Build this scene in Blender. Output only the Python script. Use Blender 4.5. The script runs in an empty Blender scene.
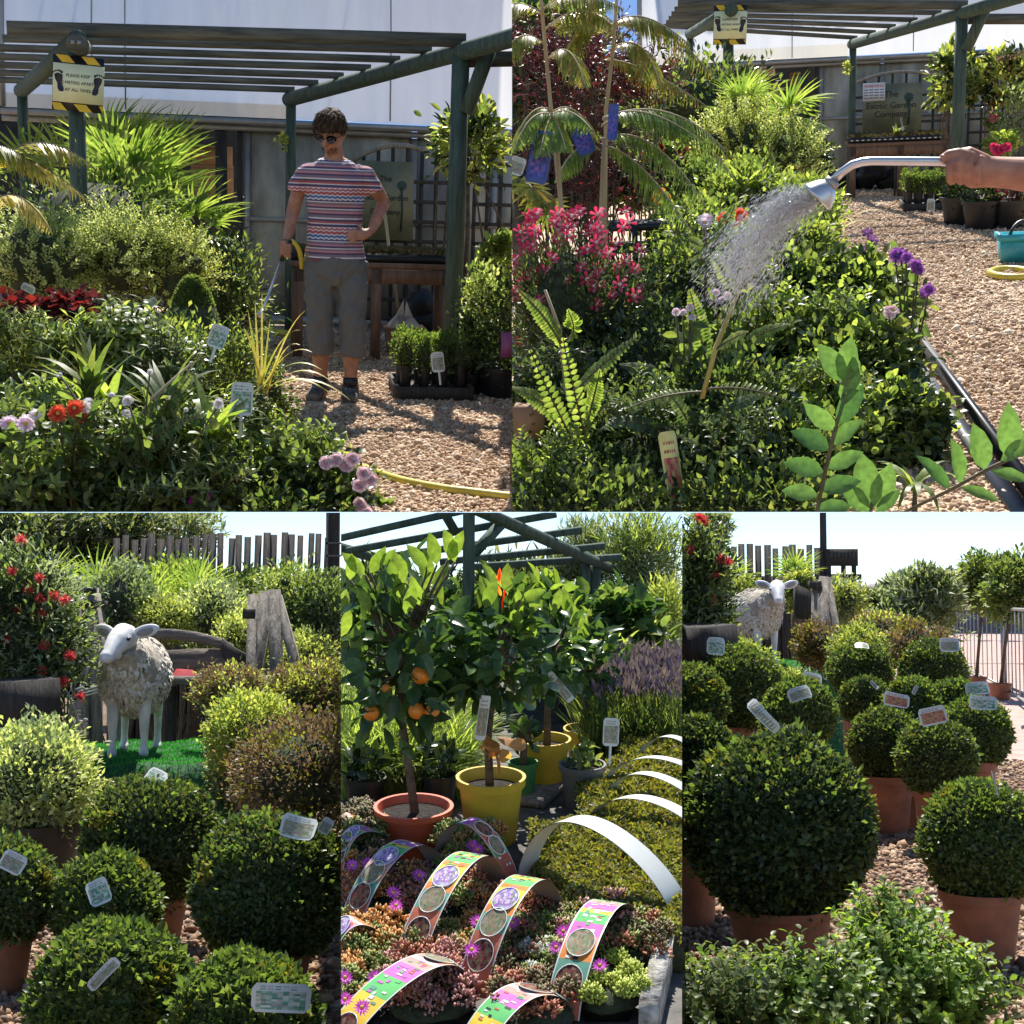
import bpy, bmesh, math, random
import numpy as np
from mathutils import Matrix, Vector
R = math.radians
rng = np.random.default_rng(11)
scene = bpy.context.scene
col = scene.collection

# ---------------------------------------------------------------- camera, sky, sun, exposure
FPX = 1500.0
S_UP, S_LOW = 4.5, 0.35
EYE = Vector((0, 0, 1.4 * S_LOW))
PITCH = math.atan((602 - 512) / FPX)
cam = bpy.data.cameras.new('camera'); camo = bpy.data.objects.new('camera', cam); col.objects.link(camo)
camo.location = EYE; camo.rotation_euler = (R(90) + PITCH, 0, 0)
cam.sensor_width = 36; cam.lens = 36 * FPX / 1024; cam.clip_start = 0.02; cam.clip_end = 3000
scene.camera = camo
SUN_EL, SUN_AZ = R(64), R(3)        # azimuth from +Y, negative is to the left
w = bpy.data.worlds.new('World'); scene.world = w; w.use_nodes = True
nt = w.node_tree
sky = nt.nodes.new('ShaderNodeTexSky'); sky.sky_type = 'NISHITA'; sky.sun_disc = False
sky.sun_elevation = SUN_EL; sky.sun_rotation = SUN_AZ
sky.air_density = 1.0; sky.dust_density = 0.0; sky.ozone_density = 3.0; sky.altitude = 3500
nt.nodes['Background'].inputs['Strength'].default_value = 0.1
nt.links.new(sky.outputs[0], nt.nodes['Background'].inputs['Color'])
sl = bpy.data.lights.new('sun', 'SUN'); sl.energy = 5.0; sl.angle = R(0.5); sl.color = (1, 0.95, 0.87)
so = bpy.data.objects.new('sun', sl); col.objects.link(so)
sdir = Vector((math.sin(SUN_AZ) * math.cos(SUN_EL), math.cos(SUN_AZ) * math.cos(SUN_EL), math.sin(SUN_EL)))
so.rotation_euler = sdir.to_track_quat('Z', 'Y').to_euler()
scene.view_settings.view_transform = 'Standard'; scene.view_settings.look = 'None'
scene.view_settings.exposure = 0.94; scene.view_settings.gamma = 1
scene.render.engine = 'CYCLES'
scene.cycles.max_bounces = 6; scene.cycles.diffuse_bounces = 3; scene.cycles.glossy_bounces = 2
scene.cycles.transmission_bounces = 4; scene.cycles.transparent_max_bounces = 6
scene.cycles.caustics_reflective = False; scene.cycles.caustics_refractive = False

# ---------------------------------------------------------------- display stages (each has its own ground and level)
CR = Vector((1, 0, 0)); CF = Vector((0, math.cos(PITCH), math.sin(PITCH))); CU = Vector((0, -math.sin(PITCH), math.cos(PITCH)))
def ray(px, py):
    return CR * ((px - 512) / FPX) + CF + CU * ((512 - py) / FPX)
class Stage:
    def __init__(s, px, py, h, sc, cuts):
        a = ray(px, py).normalized(); up = (CU - a * CU.dot(a)).normalized(); r = a.cross(up)
        m = Matrix((r, a, up)).transposed(); s.h = h; s.sc = sc
        s.M3i = m.inverted()
        s.M = Matrix.Translation(EYE) @ m.to_4x4() @ Matrix.Scale(sc, 4) @ Matrix.Translation((0, 0, -h))
        s.cuts = []
        for c in cuts:
            k, v = c
            if k == 'L': n = ray(v, 1024).cross(ray(v, 0)); n = -n if n.x < 0 else n
            if k == 'R': n = ray(v, 1024).cross(ray(v, 0)); n = -n if n.x > 0 else n
            if k == 'B': n = ray(1024, v).cross(ray(0, v)); n = -n if n.z < 0 else n
            if k == 'T': n = ray(1024, v).cross(ray(0, v)); n = -n if n.z > 0 else n
            s.cuts.append(n.normalized())
    def at(s, px, py, D):
        d = s.M3i @ ray(px, py); d = d * (D / d.y)
        return Vector((d.x, D, d.z + s.h))
    def gr(s, px, py, z=0.0):
        d = s.M3i @ ray(px, py); t = (z - s.h) / d.z
        return Vector((d.x * t, d.y * t, z))
    def m(s, px, py, D, n=1.0):        # metres spanned by n pixels there
        return (s.at(px + 1, py, D) - s.at(px, py, D)).length * n
ST1 = Stage(256, 147, 1.55, S_UP, [('R', 512), ('B', 512)])
ST2 = Stage(768, 70, 1.55, S_UP, [('L', 512), ('B', 512)])
ST3 = Stage(512, 602, 1.4, S_LOW, [('R', 341), ('T', 512.6)])
ST4 = Stage(512, 300, 1.9, S_LOW, [('L', 341), ('R', 682), ('T', 512.6)])
ST5 = Stage(512, 602, 1.4, S_LOW, [('L', 682), ('T', 512.6)])
CUR = [ST1]; STAGE_OF = {}
def use(st): CUR[0] = st
def at(px, py, D): return CUR[0].at(px, py, D)
def gr(px, py, z=0.0): return CUR[0].gr(px, py, z)
def mm(px, py, D, n=1.0): return CUR[0].m(px, py, D, n)

# ---------------------------------------------------------------- materials
def rgb(*c): return (c[0], c[1], c[2], 1)
def newmat(name):
    m = bpy.data.materials.new(name); m.use_nodes = True
    return m, m.node_tree, m.node_tree.nodes['Principled BSDF']
def plain(name, c, rough=0.6, metal=0.0, var=0.12, scale=9.0, bump=0.0, c2=None, stretch=None, spec=0.5):
    m, t, b = newmat(name)
    tc = t.nodes.new('ShaderNodeTexCoord'); mp = t.nodes.new('ShaderNodeMapping'); no = t.nodes.new('ShaderNodeTexNoise')
    no.inputs['Scale'].default_value = scale; no.inputs['Detail'].default_value = 6; no.inputs['Roughness'].default_value = 0.65
    if stretch: mp.inputs['Scale'].default_value = stretch
    t.links.new(tc.outputs['Object'], mp.inputs[0]); t.links.new(mp.outputs[0], no.inputs['Vector'])
    rp = t.nodes.new('ShaderNodeValToRGB')
    c2 = c2 or tuple(x * (1 - 2.2 * var) for x in c)
    rp.color_ramp.elements[0].position = 0.32; rp.color_ramp.elements[1].position = 0.68
    rp.color_ramp.elements[0].color = rgb(*c2); rp.color_ramp.elements[1].color = rgb(*[min(1, x * (1 + var)) for x in c])
    t.links.new(no.outputs['Fac'], rp.inputs[0]); t.links.new(rp.outputs[0], b.inputs['Base Color'])
    b.inputs['Roughness'].default_value = rough; b.inputs['Metallic'].default_value = metal
    b.inputs['Specular IOR Level'].default_value = spec
    if bump:
        bp = t.nodes.new('ShaderNodeBump'); bp.inputs['Strength'].default_value = bump; bp.inputs['Distance'].default_value = 0.01
        t.links.new(no.outputs['Fac'], bp.inputs['Height']); t.links.new(bp.outputs[0], b.inputs['Normal'])
    return m
def leafmat(name, cols, rough=0.42, trans=0.35, tcol=None, spec=0.35):
    if trans > .2: trans += .12; rough = rough * .95; cols = [tuple(min(.8, x * 1.68) for x in c) for c in cols]
    m, t, b = newmat(name)
    g = t.nodes.new('ShaderNodeNewGeometry'); rp = t.nodes.new('ShaderNodeValToRGB')
    e = rp.color_ramp.elements
    e[0].position = 0; e[0].color = rgb(*cols[0]); e[1].position = 1; e[1].color = rgb(*cols[-1])
    for i, c in enumerate(cols[1:-1]):
        x = e.new((i + 1) / (len(cols) - 1)); x.color = rgb(*c)
    t.links.new(g.outputs['Random Per Island'], rp.inputs[0])
    tc = t.nodes.new('ShaderNodeTexCoord'); no = t.nodes.new('ShaderNodeTexNoise'); no.inputs['Scale'].default_value = 55; no.inputs['Detail'].default_value = 3
    mr = t.nodes.new('ShaderNodeMapRange'); mr.inputs[1].default_value = .3; mr.inputs[2].default_value = .7; mr.inputs[3].default_value = .72; mr.inputs[4].default_value = 1.2
    hv = t.nodes.new('ShaderNodeHueSaturation'); t.links.new(tc.outputs['Object'], no.inputs['Vector']); t.links.new(no.outputs['Fac'], mr.inputs[0]); t.links.new(mr.outputs[0], hv.inputs['Value']); t.links.new(rp.outputs[0], hv.inputs['Color'])
    rp = hv; t.links.new(rp.outputs[0], b.inputs['Base Color'])
    b.inputs['Roughness'].default_value = rough; b.inputs['Specular IOR Level'].default_value = spec
    if trans > 0:
        tr = t.nodes.new('ShaderNodeBsdfTranslucent'); mx = t.nodes.new('ShaderNodeMixShader'); mx.inputs[0].default_value = trans
        hs = t.nodes.new('ShaderNodeMix'); hs.data_type = 'RGBA'; hs.blend_type = 'MULTIPLY'; hs.inputs[0].default_value = 1
        hs.inputs[7].default_value = rgb(*(tcol or (2.1, 2.1, 0.8)))
        t.links.new(rp.outputs[0], hs.inputs[6]); t.links.new(hs.outputs[2], tr.inputs['Color'])
        o = t.nodes['Material Output']
        t.links.new(b.outputs[0], mx.inputs[1]); t.links.new(tr.outputs[0], mx.inputs[2]); t.links.new(mx.outputs[0], o.inputs[0])
    return m
def gravelmat(name, cols, scale=38.0, bump=1.0, patch=None):
    m, t, b = newmat(name)
    tc = t.nodes.new('ShaderNodeTexCoord'); vo = t.nodes.new('ShaderNodeTexVoronoi'); vo.inputs['Scale'].default_value = scale
    nz = t.nodes.new('ShaderNodeTexNoise'); nz.inputs['Scale'].default_value = 0.9; nz.inputs['Detail'].default_value = 5
    t.links.new(tc.outputs['Object'], vo.inputs['Vector']); t.links.new(tc.outputs['Object'], nz.inputs['Vector'])
    sp = t.nodes.new('ShaderNodeSeparateColor'); t.links.new(vo.outputs['Color'], sp.inputs[0])
    rp = t.nodes.new('ShaderNodeValToRGB'); e = rp.color_ramp.elements
    e[0].color = rgb(*cols[0]); e[1].color = rgb(*cols[-1])
    for i, c in enumerate(cols[1:-1]):
        x = e.new((i + 1) / (len(cols) - 1)); x.color = rgb(*c)
    t.links.new(sp.outputs[0], rp.inputs[0])
    mx = t.nodes.new('ShaderNodeMix'); mx.data_type = 'RGBA'; mx.blend_type = 'MULTIPLY'; mx.inputs[0].default_value = 0.55
    r2 = t.nodes.new('ShaderNodeValToRGB'); r2.color_ramp.elements[0].position = 0.3; r2.color_ramp.elements[1].position = 0.7
    r2.color_ramp.elements[0].color = rgb(*(patch or (0.5, 0.42, 0.36))); r2.color_ramp.elements[1].color = rgb(1, 1, 1)
    t.links.new(nz.outputs['Fac'], r2.inputs[0]); t.links.new(rp.outputs[0], mx.inputs[6]); t.links.new(r2.outputs[0], mx.inputs[7])
    t.links.new(mx.outputs[2], b.inputs['Base Color']); b.inputs['Roughness'].default_value = 0.85
    bp = t.nodes.new('ShaderNodeBump'); bp.inputs['Strength'].default_value = bump; bp.inputs['Distance'].default_value = 0.02; bp.invert = True
    t.links.new(vo.outputs['Distance'], bp.inputs['Height']); t.links.new(bp.outputs[0], b.inputs['Normal'])
    return m
def wood(name, c, c2, scale=6, stretch=(1, 1, 0.12), rough=0.8, bump=0.5):
    return plain(name, c, rough, 0, 0.1, scale, bump, c2, stretch)

# ---------------------------------------------------------------- mesh builder
def unit(n): v = rng.normal(size=(n, 3)); return v / np.linalg.norm(v, axis=1)[:, None]
def nrm(v): return v / np.maximum(np.linalg.norm(v, axis=-1, keepdims=True), 1e-9)
def V3(p): return np.array((p[0], p[1], p[2]), float)
class MB:
    def __init__(s): s.v = []; s.f = []; s.n = 0
    def add(s, v, faces, mi=0):
        v = np.asarray(v, float).reshape(-1, 3)
        if not isinstance(faces, list): faces = [faces]
        for f in faces:
            f = np.asarray(f, int)
            if len(f): s.f.append((f + s.n, mi))
        s.v.append(v); s.n += len(v); return s
    def box(s, c, size, rot=None, mi=0):
        x, y, z = np.array(size) / 2
        v = np.array([(a * x, b * y, d * z) for a in (-1, 1) for b in (-1, 1) for d in (-1, 1)])
        if rot is not None: v = v @ np.array(rot.to_3x3()).T
        return s.add(v + V3(c), np.array([(0, 1, 3, 2), (4, 6, 7, 5), (0, 4, 5, 1), (2, 3, 7, 6), (0, 2, 6, 4), (1, 5, 7, 3)]), mi)
    def beam(s, p, q, w, h, up=(0, 0, 1), mi=0, w2=None, h2=None):
        p, q = V3(p), V3(q); d = nrm(q - p); sd = nrm(np.cross(d, V3(up))); u = np.cross(sd, d)
        w2 = w2 or w; h2 = h2 or h
        v = [p + sd * a * w / 2 + u * b * h / 2 for a, b in ((-1, -1), (1, -1), (1, 1), (-1, 1))] + \
            [q + sd * a * w2 / 2 + u * b * h2 / 2 for a, b in ((-1, -1), (1, -1), (1, 1), (-1, 1))]
        return s.add(v, np.array([(3, 2, 1, 0), (4, 5, 6, 7), (0, 1, 5, 4), (1, 2, 6, 5), (2, 3, 7, 6), (3, 0, 4, 7)]), mi)
    def tube(s, pts, rad, ns=8, cap=True, mi=0, sq=None):
        pts = np.array([V3(p) for p in pts]); n = len(pts)
        rad = np.broadcast_to(np.asarray(rad, float), (n,)) if np.ndim(rad) < 2 else np.asarray(rad, float)
        tg = np.zeros_like(pts); tg[1:-1] = pts[2:] - pts[:-2]; tg[0] = pts[1] - pts[0]; tg[-1] = pts[-1] - pts[-2]; tg = nrm(tg)
        a0 = V3((0, 0, 1)) if abs(tg[0][2]) < 0.9 else V3((0, 1, 0))
        a = nrm(np.cross(tg[0], a0)); V = []
        ang = np.arange(ns) * 2 * math.pi / ns
        for i in range(n):
            a = nrm(a - tg[i] * np.dot(a, tg[i])); b = np.cross(tg[i], a)
            r = rad[i] if rad.ndim == 1 else None
            if r is None: V.append(pts[i] + np.outer(np.cos(ang), a) * rad[i][0] + np.outer(np.sin(ang), b) * rad[i][1])
            else: V.append(pts[i] + (np.outer(np.cos(ang), a) + np.outer(np.sin(ang), b)) * r)
        F = [(i * ns + j, i * ns + (j + 1) % ns, (i + 1) * ns + (j + 1) % ns, (i + 1) * ns + j) for i in range(n - 1) for j in range(ns)]
        fs = [np.array(F)]
        V = np.concatenate(V)
        if cap:
            k = len(V); V = np.vstack([V, pts[0], pts[-1]])
            fs.append(np.array([(k, (j + 1) % ns, j) for j in range(ns)] + [(k + 1, (n - 1) * ns + j, (n - 1) * ns + (j + 1) % ns) for j in range(ns)]))
        return s.add(V, fs, mi)
    def rings(s, rings, mi=0, cap=True):       # rings: list of (center, rx, ry) horizontal ellipses
        ns = 20; ang = np.arange(ns) * 2 * math.pi / ns; V = []
        for c, rx, ry in rings: V.append(V3(c) + np.stack([np.cos(ang) * rx, np.sin(ang) * ry, 0 * ang], 1))
        n = len(rings); F = [(i * ns + j, i * ns + (j + 1) % ns, (i + 1) * ns + (j + 1) % ns, (i + 1) * ns + j) for i in range(n - 1) for j in range(ns)]
        fs = [np.array(F)]; V = np.concatenate(V)
        if cap:
            k = len(V); V = np.vstack([V, V3(rings[0][0]), V3(rings[-1][0])])
            fs.append(np.array([(k, (j + 1) % ns, j) for j in range(ns)] + [(k + 1, (n - 1) * ns + j, (n - 1) * ns + (j + 1) % ns) for j in range(ns)]))
        return s.add(V, fs, mi)
    def lathe(s, prof, c=(0, 0, 0), ns=32, mi=0):
        ang = np.arange(ns) * 2 * math.pi / ns
        V = np.concatenate([V3(c) + np.stack([np.cos(ang) * r, np.sin(ang) * r, 0 * ang + z], 1) for r, z in prof]); n = len(prof)
        F = [(i * ns + j, i * ns + (j + 1) % ns, (i + 1) * ns + (j + 1) % ns, (i + 1) * ns + j) for i in range(n - 1) for j in range(ns)]
        return s.add(V, np.array(F), mi)
    def ell(s, c, r, rot=None, nu=14, nv=9, mi=0, bump=0.0, seed=0):
        V = []
        for i in range(nv + 1):
            th = math.pi * i / nv
            for j in range(nu):
                ph = 2 * math.pi * j / nu; d = np.array((math.sin(th) * math.cos(ph), math.sin(th) * math.sin(ph), math.cos(th)))
                k = 1 + bump * (math.sin(5 * d[0] + seed) + math.sin(6 * d[1] + 2 * seed) + math.sin(7 * d[2] + seed * 3)) / 3
                V.append(d * k * np.array(r))
        V = np.array(V)
        if rot is not None: V = V @ np.array(rot.to_3x3()).T
        F = [(i * nu + j, (i + 1) * nu + j, (i + 1) * nu + (j + 1) % nu, i * nu + (j + 1) % nu) for i in range(nv) for j in range(nu)]
        return s.add(V + V3(c), np.array(F), mi)
    def leaves(s, tpl, P, D, N, L, W, mi=0):
        tv, tf = tpl; n = len(P)
        if n == 0: return s
        D = nrm(np.asarray(D, float)); N = nrm(N - D * np.sum(N * D, 1)[:, None]); S = np.cross(D, N)
        L = np.broadcast_to(L, (n,)); W = np.broadcast_to(W, (n,))
        V = P[:, None, :] + D[:, None, :] * (tv[None, :, 1:2] * L[:, None, None]) + S[:, None, :] * (tv[None, :, 0:1] * W[:, None, None]) + N[:, None, :] * (tv[None, :, 2:3] * L[:, None, None])
        k = len(tv)
        return s.add(V.reshape(-1, 3), [(f[None] + (np.arange(n) * k)[:, None, None]).reshape(-1, f.shape[1]) for f in tf], mi)
    def build(s, name, mats, parent=None, off=(0, 0, 0), smooth=False):
        if not s.v: return None
        v = np.concatenate(s.v) - V3(off)
        me = bpy.data.meshes.new(name); nf = sum(len(f) for f, _ in s.f)
        ls = np.concatenate([f.ravel() for f, _ in s.f]); lt = np.concatenate([np.full(len(f), f.shape[1]) for f, _ in s.f])
        mi = np.concatenate([np.full(len(f), m) for f, m in s.f])
        me.vertices.add(len(v)); me.vertices.foreach_set('co', v.astype(np.float32).ravel())
        me.loops.add(len(ls)); me.loops.foreach_set('vertex_index', ls.astype(np.int32))
        me.polygons.add(nf); st = np.concatenate([[0], np.cumsum(lt)[:-1]])
        me.polygons.foreach_set('loop_start', st.astype(np.int32))
        me.polygons.foreach_set('material_index', mi.astype(np.int32))
        if smooth: me.polygons.foreach_set('use_smooth', np.ones(nf, bool))
        for m in (mats if isinstance(mats, (list, tuple)) else [mats]): me.materials.append(m)
        me.update(calc_edges=True); me.validate()
        o = bpy.data.objects.new(name, me); col.objects.link(o)
        if parent: o.parent = parent
        return o
def thing(name, label, cat, loc=(0, 0, 0), rz=0, group=None):
    o = bpy.data.objects.new(name, None); col.objects.link(o); o.empty_display_size = 0.1
    o.matrix_world = CUR[0].M @ Matrix.Translation(loc) @ Matrix.Rotation(rz, 4, 'Z')
    o['label'] = label; o['category'] = cat
    if group: o['group'] = group
    STAGE_OF[o.name] = CUR[0]; return o
def single(mb, name, label, cat, mats, loc=(0, 0, 0), kind=None, group=None, smooth=False, local=False, rz=0):
    o = mb.build(name, mats, None, (0, 0, 0) if local else loc, smooth)
    o.matrix_world = CUR[0].M @ Matrix.Translation(loc) @ Matrix.Rotation(rz, 4, 'Z')
    if label: o['label'] = label
    if cat: o['category'] = cat
    if kind: o['kind'] = kind
    if group: o['group'] = group
    STAGE_OF[o.name] = CUR[0]; return o
def dup(root, loc, rz=0, label=None, sc=1.0, group=None):
    c = root.copy(); col.objects.link(c)
    c.matrix_world = CUR[0].M @ Matrix.Translation(loc) @ Matrix.Rotation(rz, 4, 'Z') @ Matrix.Scale(sc, 4)
    if label: c['label'] = label
    if group: c['group'] = group
    STAGE_OF[c.name] = CUR[0]
    def kids(a, b):
        for ch in [x for x in col.objects if x.parent is a]:
            d = ch.copy(); col.objects.link(d); d.parent = b; kids(ch, d)
    kids(root, c); return c

# leaf shapes (x half width 0.5, y length 1, z lift)
T_DIA = (np.array([(0, 0, 0), (.5, .5, .1), (0, 1, 0), (-.5, .5, .1)]), [np.array([(0, 1, 2), (0, 2, 3)])])
T_OVAL = (np.array([(0, 0, 0), (.36, .22, .07), (.5, .5, .07), (.33, .8, .0), (0, 1, -.14), (-.33, .8, .0), (-.5, .5, .07), (-.36, .22, .07), (0, .22, 0), (0, .5, -.01), (0, .8, -.07)]),
          [np.array([(0, 1, 8), (8, 7, 0), (10, 3, 4), (10, 4, 5)]), np.array([(8, 1, 2, 9), (9, 2, 3, 10), (8, 9, 6, 7), (9, 10, 5, 6)])])
def T_blade(droop=0.3, n=5, wmax=0.25):
    V = []; 
    for i in range(n + 1):
        t = i / n; wd = 0.5 * (min(1, t / wmax * 0.6 + 0.4) if t < wmax else ((1 - t) / (1 - wmax)) ** 0.7)
        a = t * droop * 1.6; y = math.sin(a) / (droop * 1.6) if droop > 0 else t; z = -(1 - math.cos(a)) / (droop * 1.6) if droop > 0 else 0
        V += [(wd, y, z + .04 * wd), (-wd, y, z + .04 * wd)]
    return (np.array(V), [np.array([(2 * i, 2 * i + 1, 2 * i + 3, 2 * i + 2) for i in range(n)])])
T_B0, T_B1, T_B2, T_B3 = T_blade(0.05, 3), T_blade(0.35, 4), T_blade(0.8, 6), T_blade(1.3, 8)
T_PETAL = (np.array([(0, 0, 0), (.35, .5, .06), (.5, .85, .0), (0, 1, -.05), (-.5, .85, 0), (-.35, .5, .06)]), [np.array([(0, 1, 2, 3), (0, 3, 4, 5)])])

# ---------------------------------------------------------------- shared colours
M = {}
M['box'] = leafmat('box_leaf', [(.018, .034, .013), (.03, .05, .018), (.048, .074, .026), (.085, .105, .038), (.04, .062, .025), (.09, .085, .032)], .4, .24)
M['boxlit'] = leafmat('box_young_lit_leaf', [(.04, .068, .02), (.065, .1, .03), (.1, .135, .045)], .42, .3)  # paler box leaf: new growth, and sunlit tops put into the colour
M['core'] = plain('dark_shade_core', (.042, .056, .024), .9, var=.3, scale=30, bump=.6)  # solid core blocking see-through, the crown's inner shade put into its colour
M['green'] = leafmat('green_leaf', [(.035, .06, .022), (.06, .09, .034), (.1, .13, .055), (.05, .075, .03), (.13, .14, .05)], .42, .38)
M['bright'] = leafmat('bright_leaf', [(.08, .12, .035), (.13, .17, .055), (.19, .22, .085)], .38, .4)
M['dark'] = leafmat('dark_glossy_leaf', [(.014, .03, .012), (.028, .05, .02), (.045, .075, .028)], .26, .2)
M['blue'] = leafmat('blue_green_leaf', [(.04, .062, .032), (.065, .095, .048), (.11, .14, .075)], .42, .28)
M['vari'] = leafmat('variegated_leaf', [(.16, .22, .07), (.3, .35, .13), (.45, .46, .22), (.2, .26, .08)], .5, .38, (1.3, 1.3, .8))
M['gold'] = leafmat('golden_leaf', [(.15, .18, .05), (.25, .28, .08), (.36, .38, .13)], .5, .36, (1.4, 1.4, .7))
M['bronze'] = leafmat('bronze_leaf', [(.07, .05, .035), (.12, .085, .055), (.19, .14, .085), (.1, .1, .05)], .55, .22, (1.3, 1.1, .8))
M['olive'] = leafmat('olive_leaf', [(.05, .06, .015), (.09, .1, .02), (.14, .14, .03), (.09, .06, .02)], .5, .25)
M['grey'] = leafmat('grey_leaf', [(.1, .13, .08), (.17, .21, .12), (.24, .28, .16)], .55, .35, (1.3, 1.3, .9))
M['palm'] = leafmat('palm_leaf', [(.06, .1, .03), (.1, .15, .045), (.17, .21, .07)], .33, .36)
M['palmolive'] = leafmat('olive_palm_leaf', [(.09, .12, .03), (.14, .17, .04), (.2, .2, .06), (.22, .16, .06)], .35, .4, (1.6, 1.5, .6))
M['yellow_leaf'] = leafmat('straw_leaf', [(.3, .26, .08), (.42, .36, .13), (.24, .28, .07)], .5, .35, (1.3, 1.2, .7))
M['purple'] = leafmat('purple_leaf', [(.035, .014, .018), (.06, .022, .025), (.09, .035, .035)], .42, .28, (2.0, .9, .9))
M['redleaf'] = leafmat('red_leaf', [(.035, .01, .012), (.07, .015, .015), (.13, .03, .02)], .42, .25, (2, .8, .7))
M['stem'] = plain('green_brown_stem', (.11, .09, .04), .7, var=.3, scale=20)
M['bark'] = plain('brown_bark', (.13, .095, .06), .85, var=.3, scale=25, bump=.6)
M['terra'] = plain('terracotta_plastic', (.34, .12, .06), .6, var=.1, scale=9, bump=.15, c2=(.2, .08, .045))
M['soil'] = plain('dark_compost', (.03, .022, .015), .95, var=.4, scale=45, bump=1)
M['blackpot'] = plain('black_plastic', (.012, .012, .013), .45, var=.2, scale=8)
M['gravel1'] = gravelmat('pale_gravel', [(.34, .21, .12), (.55, .39, .24), (.72, .57, .4), (.45, .3, .18)], 42)
M['gravel3'] = gravelmat('brown_gravel', [(.12, .07, .045), (.3, .18, .11), (.5, .34, .22), (.22, .15, .1)], 46, 1.0, (.45, .4, .35))
M['white'] = plain('white_paint', (.75, .75, .73), .5, var=.05, scale=12)
M['card'] = plain('white_card', (.62, .64, .6), .35, var=.05, scale=5)
M['hose'] = plain('yellow_hose', (.6, .5, .06), .4, var=.12, scale=14)
M['greenwood'] = wood('green_stained_timber', (.075, .115, .085), (.022, .04, .03), 7, (6, 6, .6))
M['rafter'] = wood('weathered_dark_timber', (.15, .145, .11), (.035, .038, .03), 5, (.5, 6, 6))
M['greywood'] = wood('silvered_timber', (.3, .27, .23), (.12, .105, .085), 7, (5, 5, .6), .85, .9)
M['darkwood'] = wood('dark_timber', (.055, .048, .042), (.02, .018, .016), 7, (5, 5, .6), .85, .6)
M['metal'] = plain('brushed_aluminium', (.6, .6, .6), .35, .8, .08, 6)
M['steel'] = plain('galvanised_steel', (.35, .35, .34), .5, .5, .1, 6)
M['orange'] = plain('orange_peel', (.75, .24, .02), .4, var=.1, scale=40, bump=.25)
def tinted(name, c, rough=.5, **k):
    if name not in M: M[name] = plain(name, c, rough, **k)
    return M[name]
def petal(name, cols, tr=.4):
    if name not in M: M[name] = leafmat(name, cols, .5, tr, (1.2, 1.1, 1.1), .2)
    return M[name]

# ---------------------------------------------------------------- plant helpers (coordinates local to the thing)
def ball_leaves(mb, c, r, n, L, W, tpl=T_DIA, squash=1.0, out=.6, mi=0, lo=.93, hi=1.05, amp=.04):
    d = unit(n); bump = 1 + amp * np.sin(d[:, 0] * 5 + r * 40) * np.sin(d[:, 1] * 4 + 1) + .35 * amp * np.sin(d[:, 2] * 9 + r * 9)
    rad = r * rng.uniform(lo, hi, n) * bump
    P = V3(c) + d * rad[:, None] * np.array((1, 1, squash))
    D = nrm(unit(n) * .8 + d * out + np.array((0, 0, .35))); N = nrm(d + unit(n) * .6)
    mb.leaves(tpl, P, D, N, rng.uniform(.7, 1.2, n) * L, rng.uniform(.8, 1.2, n) * W, mi); return mb
def crown(mb, c, Rr, K, n, L, W, tpl=T_DIA, clump=.22, shell=.55, up=.35, mi=0, lower=-1.0):
    c = V3(c); Rr = np.array(Rr, float); d = unit(K * 3); d = d[d[:, 2] > lower][:K]; K = len(d)
    cc = c + d * Rr * rng.uniform(shell, 1, K)[:, None]
    k = rng.integers(0, K, n); P = cc[k] + rng.normal(size=(n, 3)) * clump * Rr.mean()
    o = nrm((P - c) / Rr); D = nrm(o * .7 + unit(n) * .75 + np.array((0, 0, up))); N = nrm(np.array((0, 0, 1)) + unit(n) * .8 + o * .4)
    mb.leaves(tpl, P, D, N, rng.uniform(.65, 1.2, n) * L, rng.uniform(.75, 1.2, n) * W, mi); return cc
def sprays(mb, c, Rr, K, per, sl, L, W, tpl=T_DIA, mi=0, sb=None, droop=.2, lower=-.3):
    """upright leafy shoots fanning out of a crown volume"""
    c = V3(c); Rr = np.array(Rr, float); d = unit(K * 3); d = d[d[:, 2] > lower][:K]; K = len(d)
    base = c + d * Rr * rng.uniform(.3, .9, K)[:, None]; dr = nrm(d * .6 + unit(K) * .35 + np.array((0, 0, .7)))
    for i in range(K):
        t = np.linspace(0, 1, per); pts = base[i] + dr[i] * (t * sl)[:, None] - np.array((0, 0, 1)) * (droop * sl * t ** 2)[:, None]
        a = np.arange(per) * 2.4; s1 = nrm(np.cross(dr[i], (0, 0, 1.01))); s2 = np.cross(dr[i], s1)
        side = np.outer(np.cos(a), s1) + np.outer(np.sin(a), s2)
        mb.leaves(tpl, pts, side * .8 + dr[i] * .7, dr[i] - side * .3 + unit(per) * .2, L * rng.uniform(.7, 1.1, per) * (1.1 - .4 * t), W * (1.1 - .4 * t), mi)
        if sb is not None: sb.tube([pts[0], pts[per // 2], pts[-1]], [L * .06, L * .05, L * .02], 4, False)
def twigs(mb, base, tips, r0, ns=5):
    base = V3(base)
    for t in tips:
        t = V3(t); m_ = (base + t) / 2 + rng.normal(size=3) * .06 * np.linalg.norm(t - base)
        mb.tube([base + rng.normal(size=3) * r0 * .6 * np.array((1, 1, 0)), m_, t], [r0, r0 * .7, r0 * .3], ns, False)
def bez(p0, p1, p2, n=12):
    t = np.linspace(0, 1, n)[:, None]; return (1 - t) ** 2 * V3(p0) + 2 * t * (1 - t) * V3(p1) + t * t * V3(p2)
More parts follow.
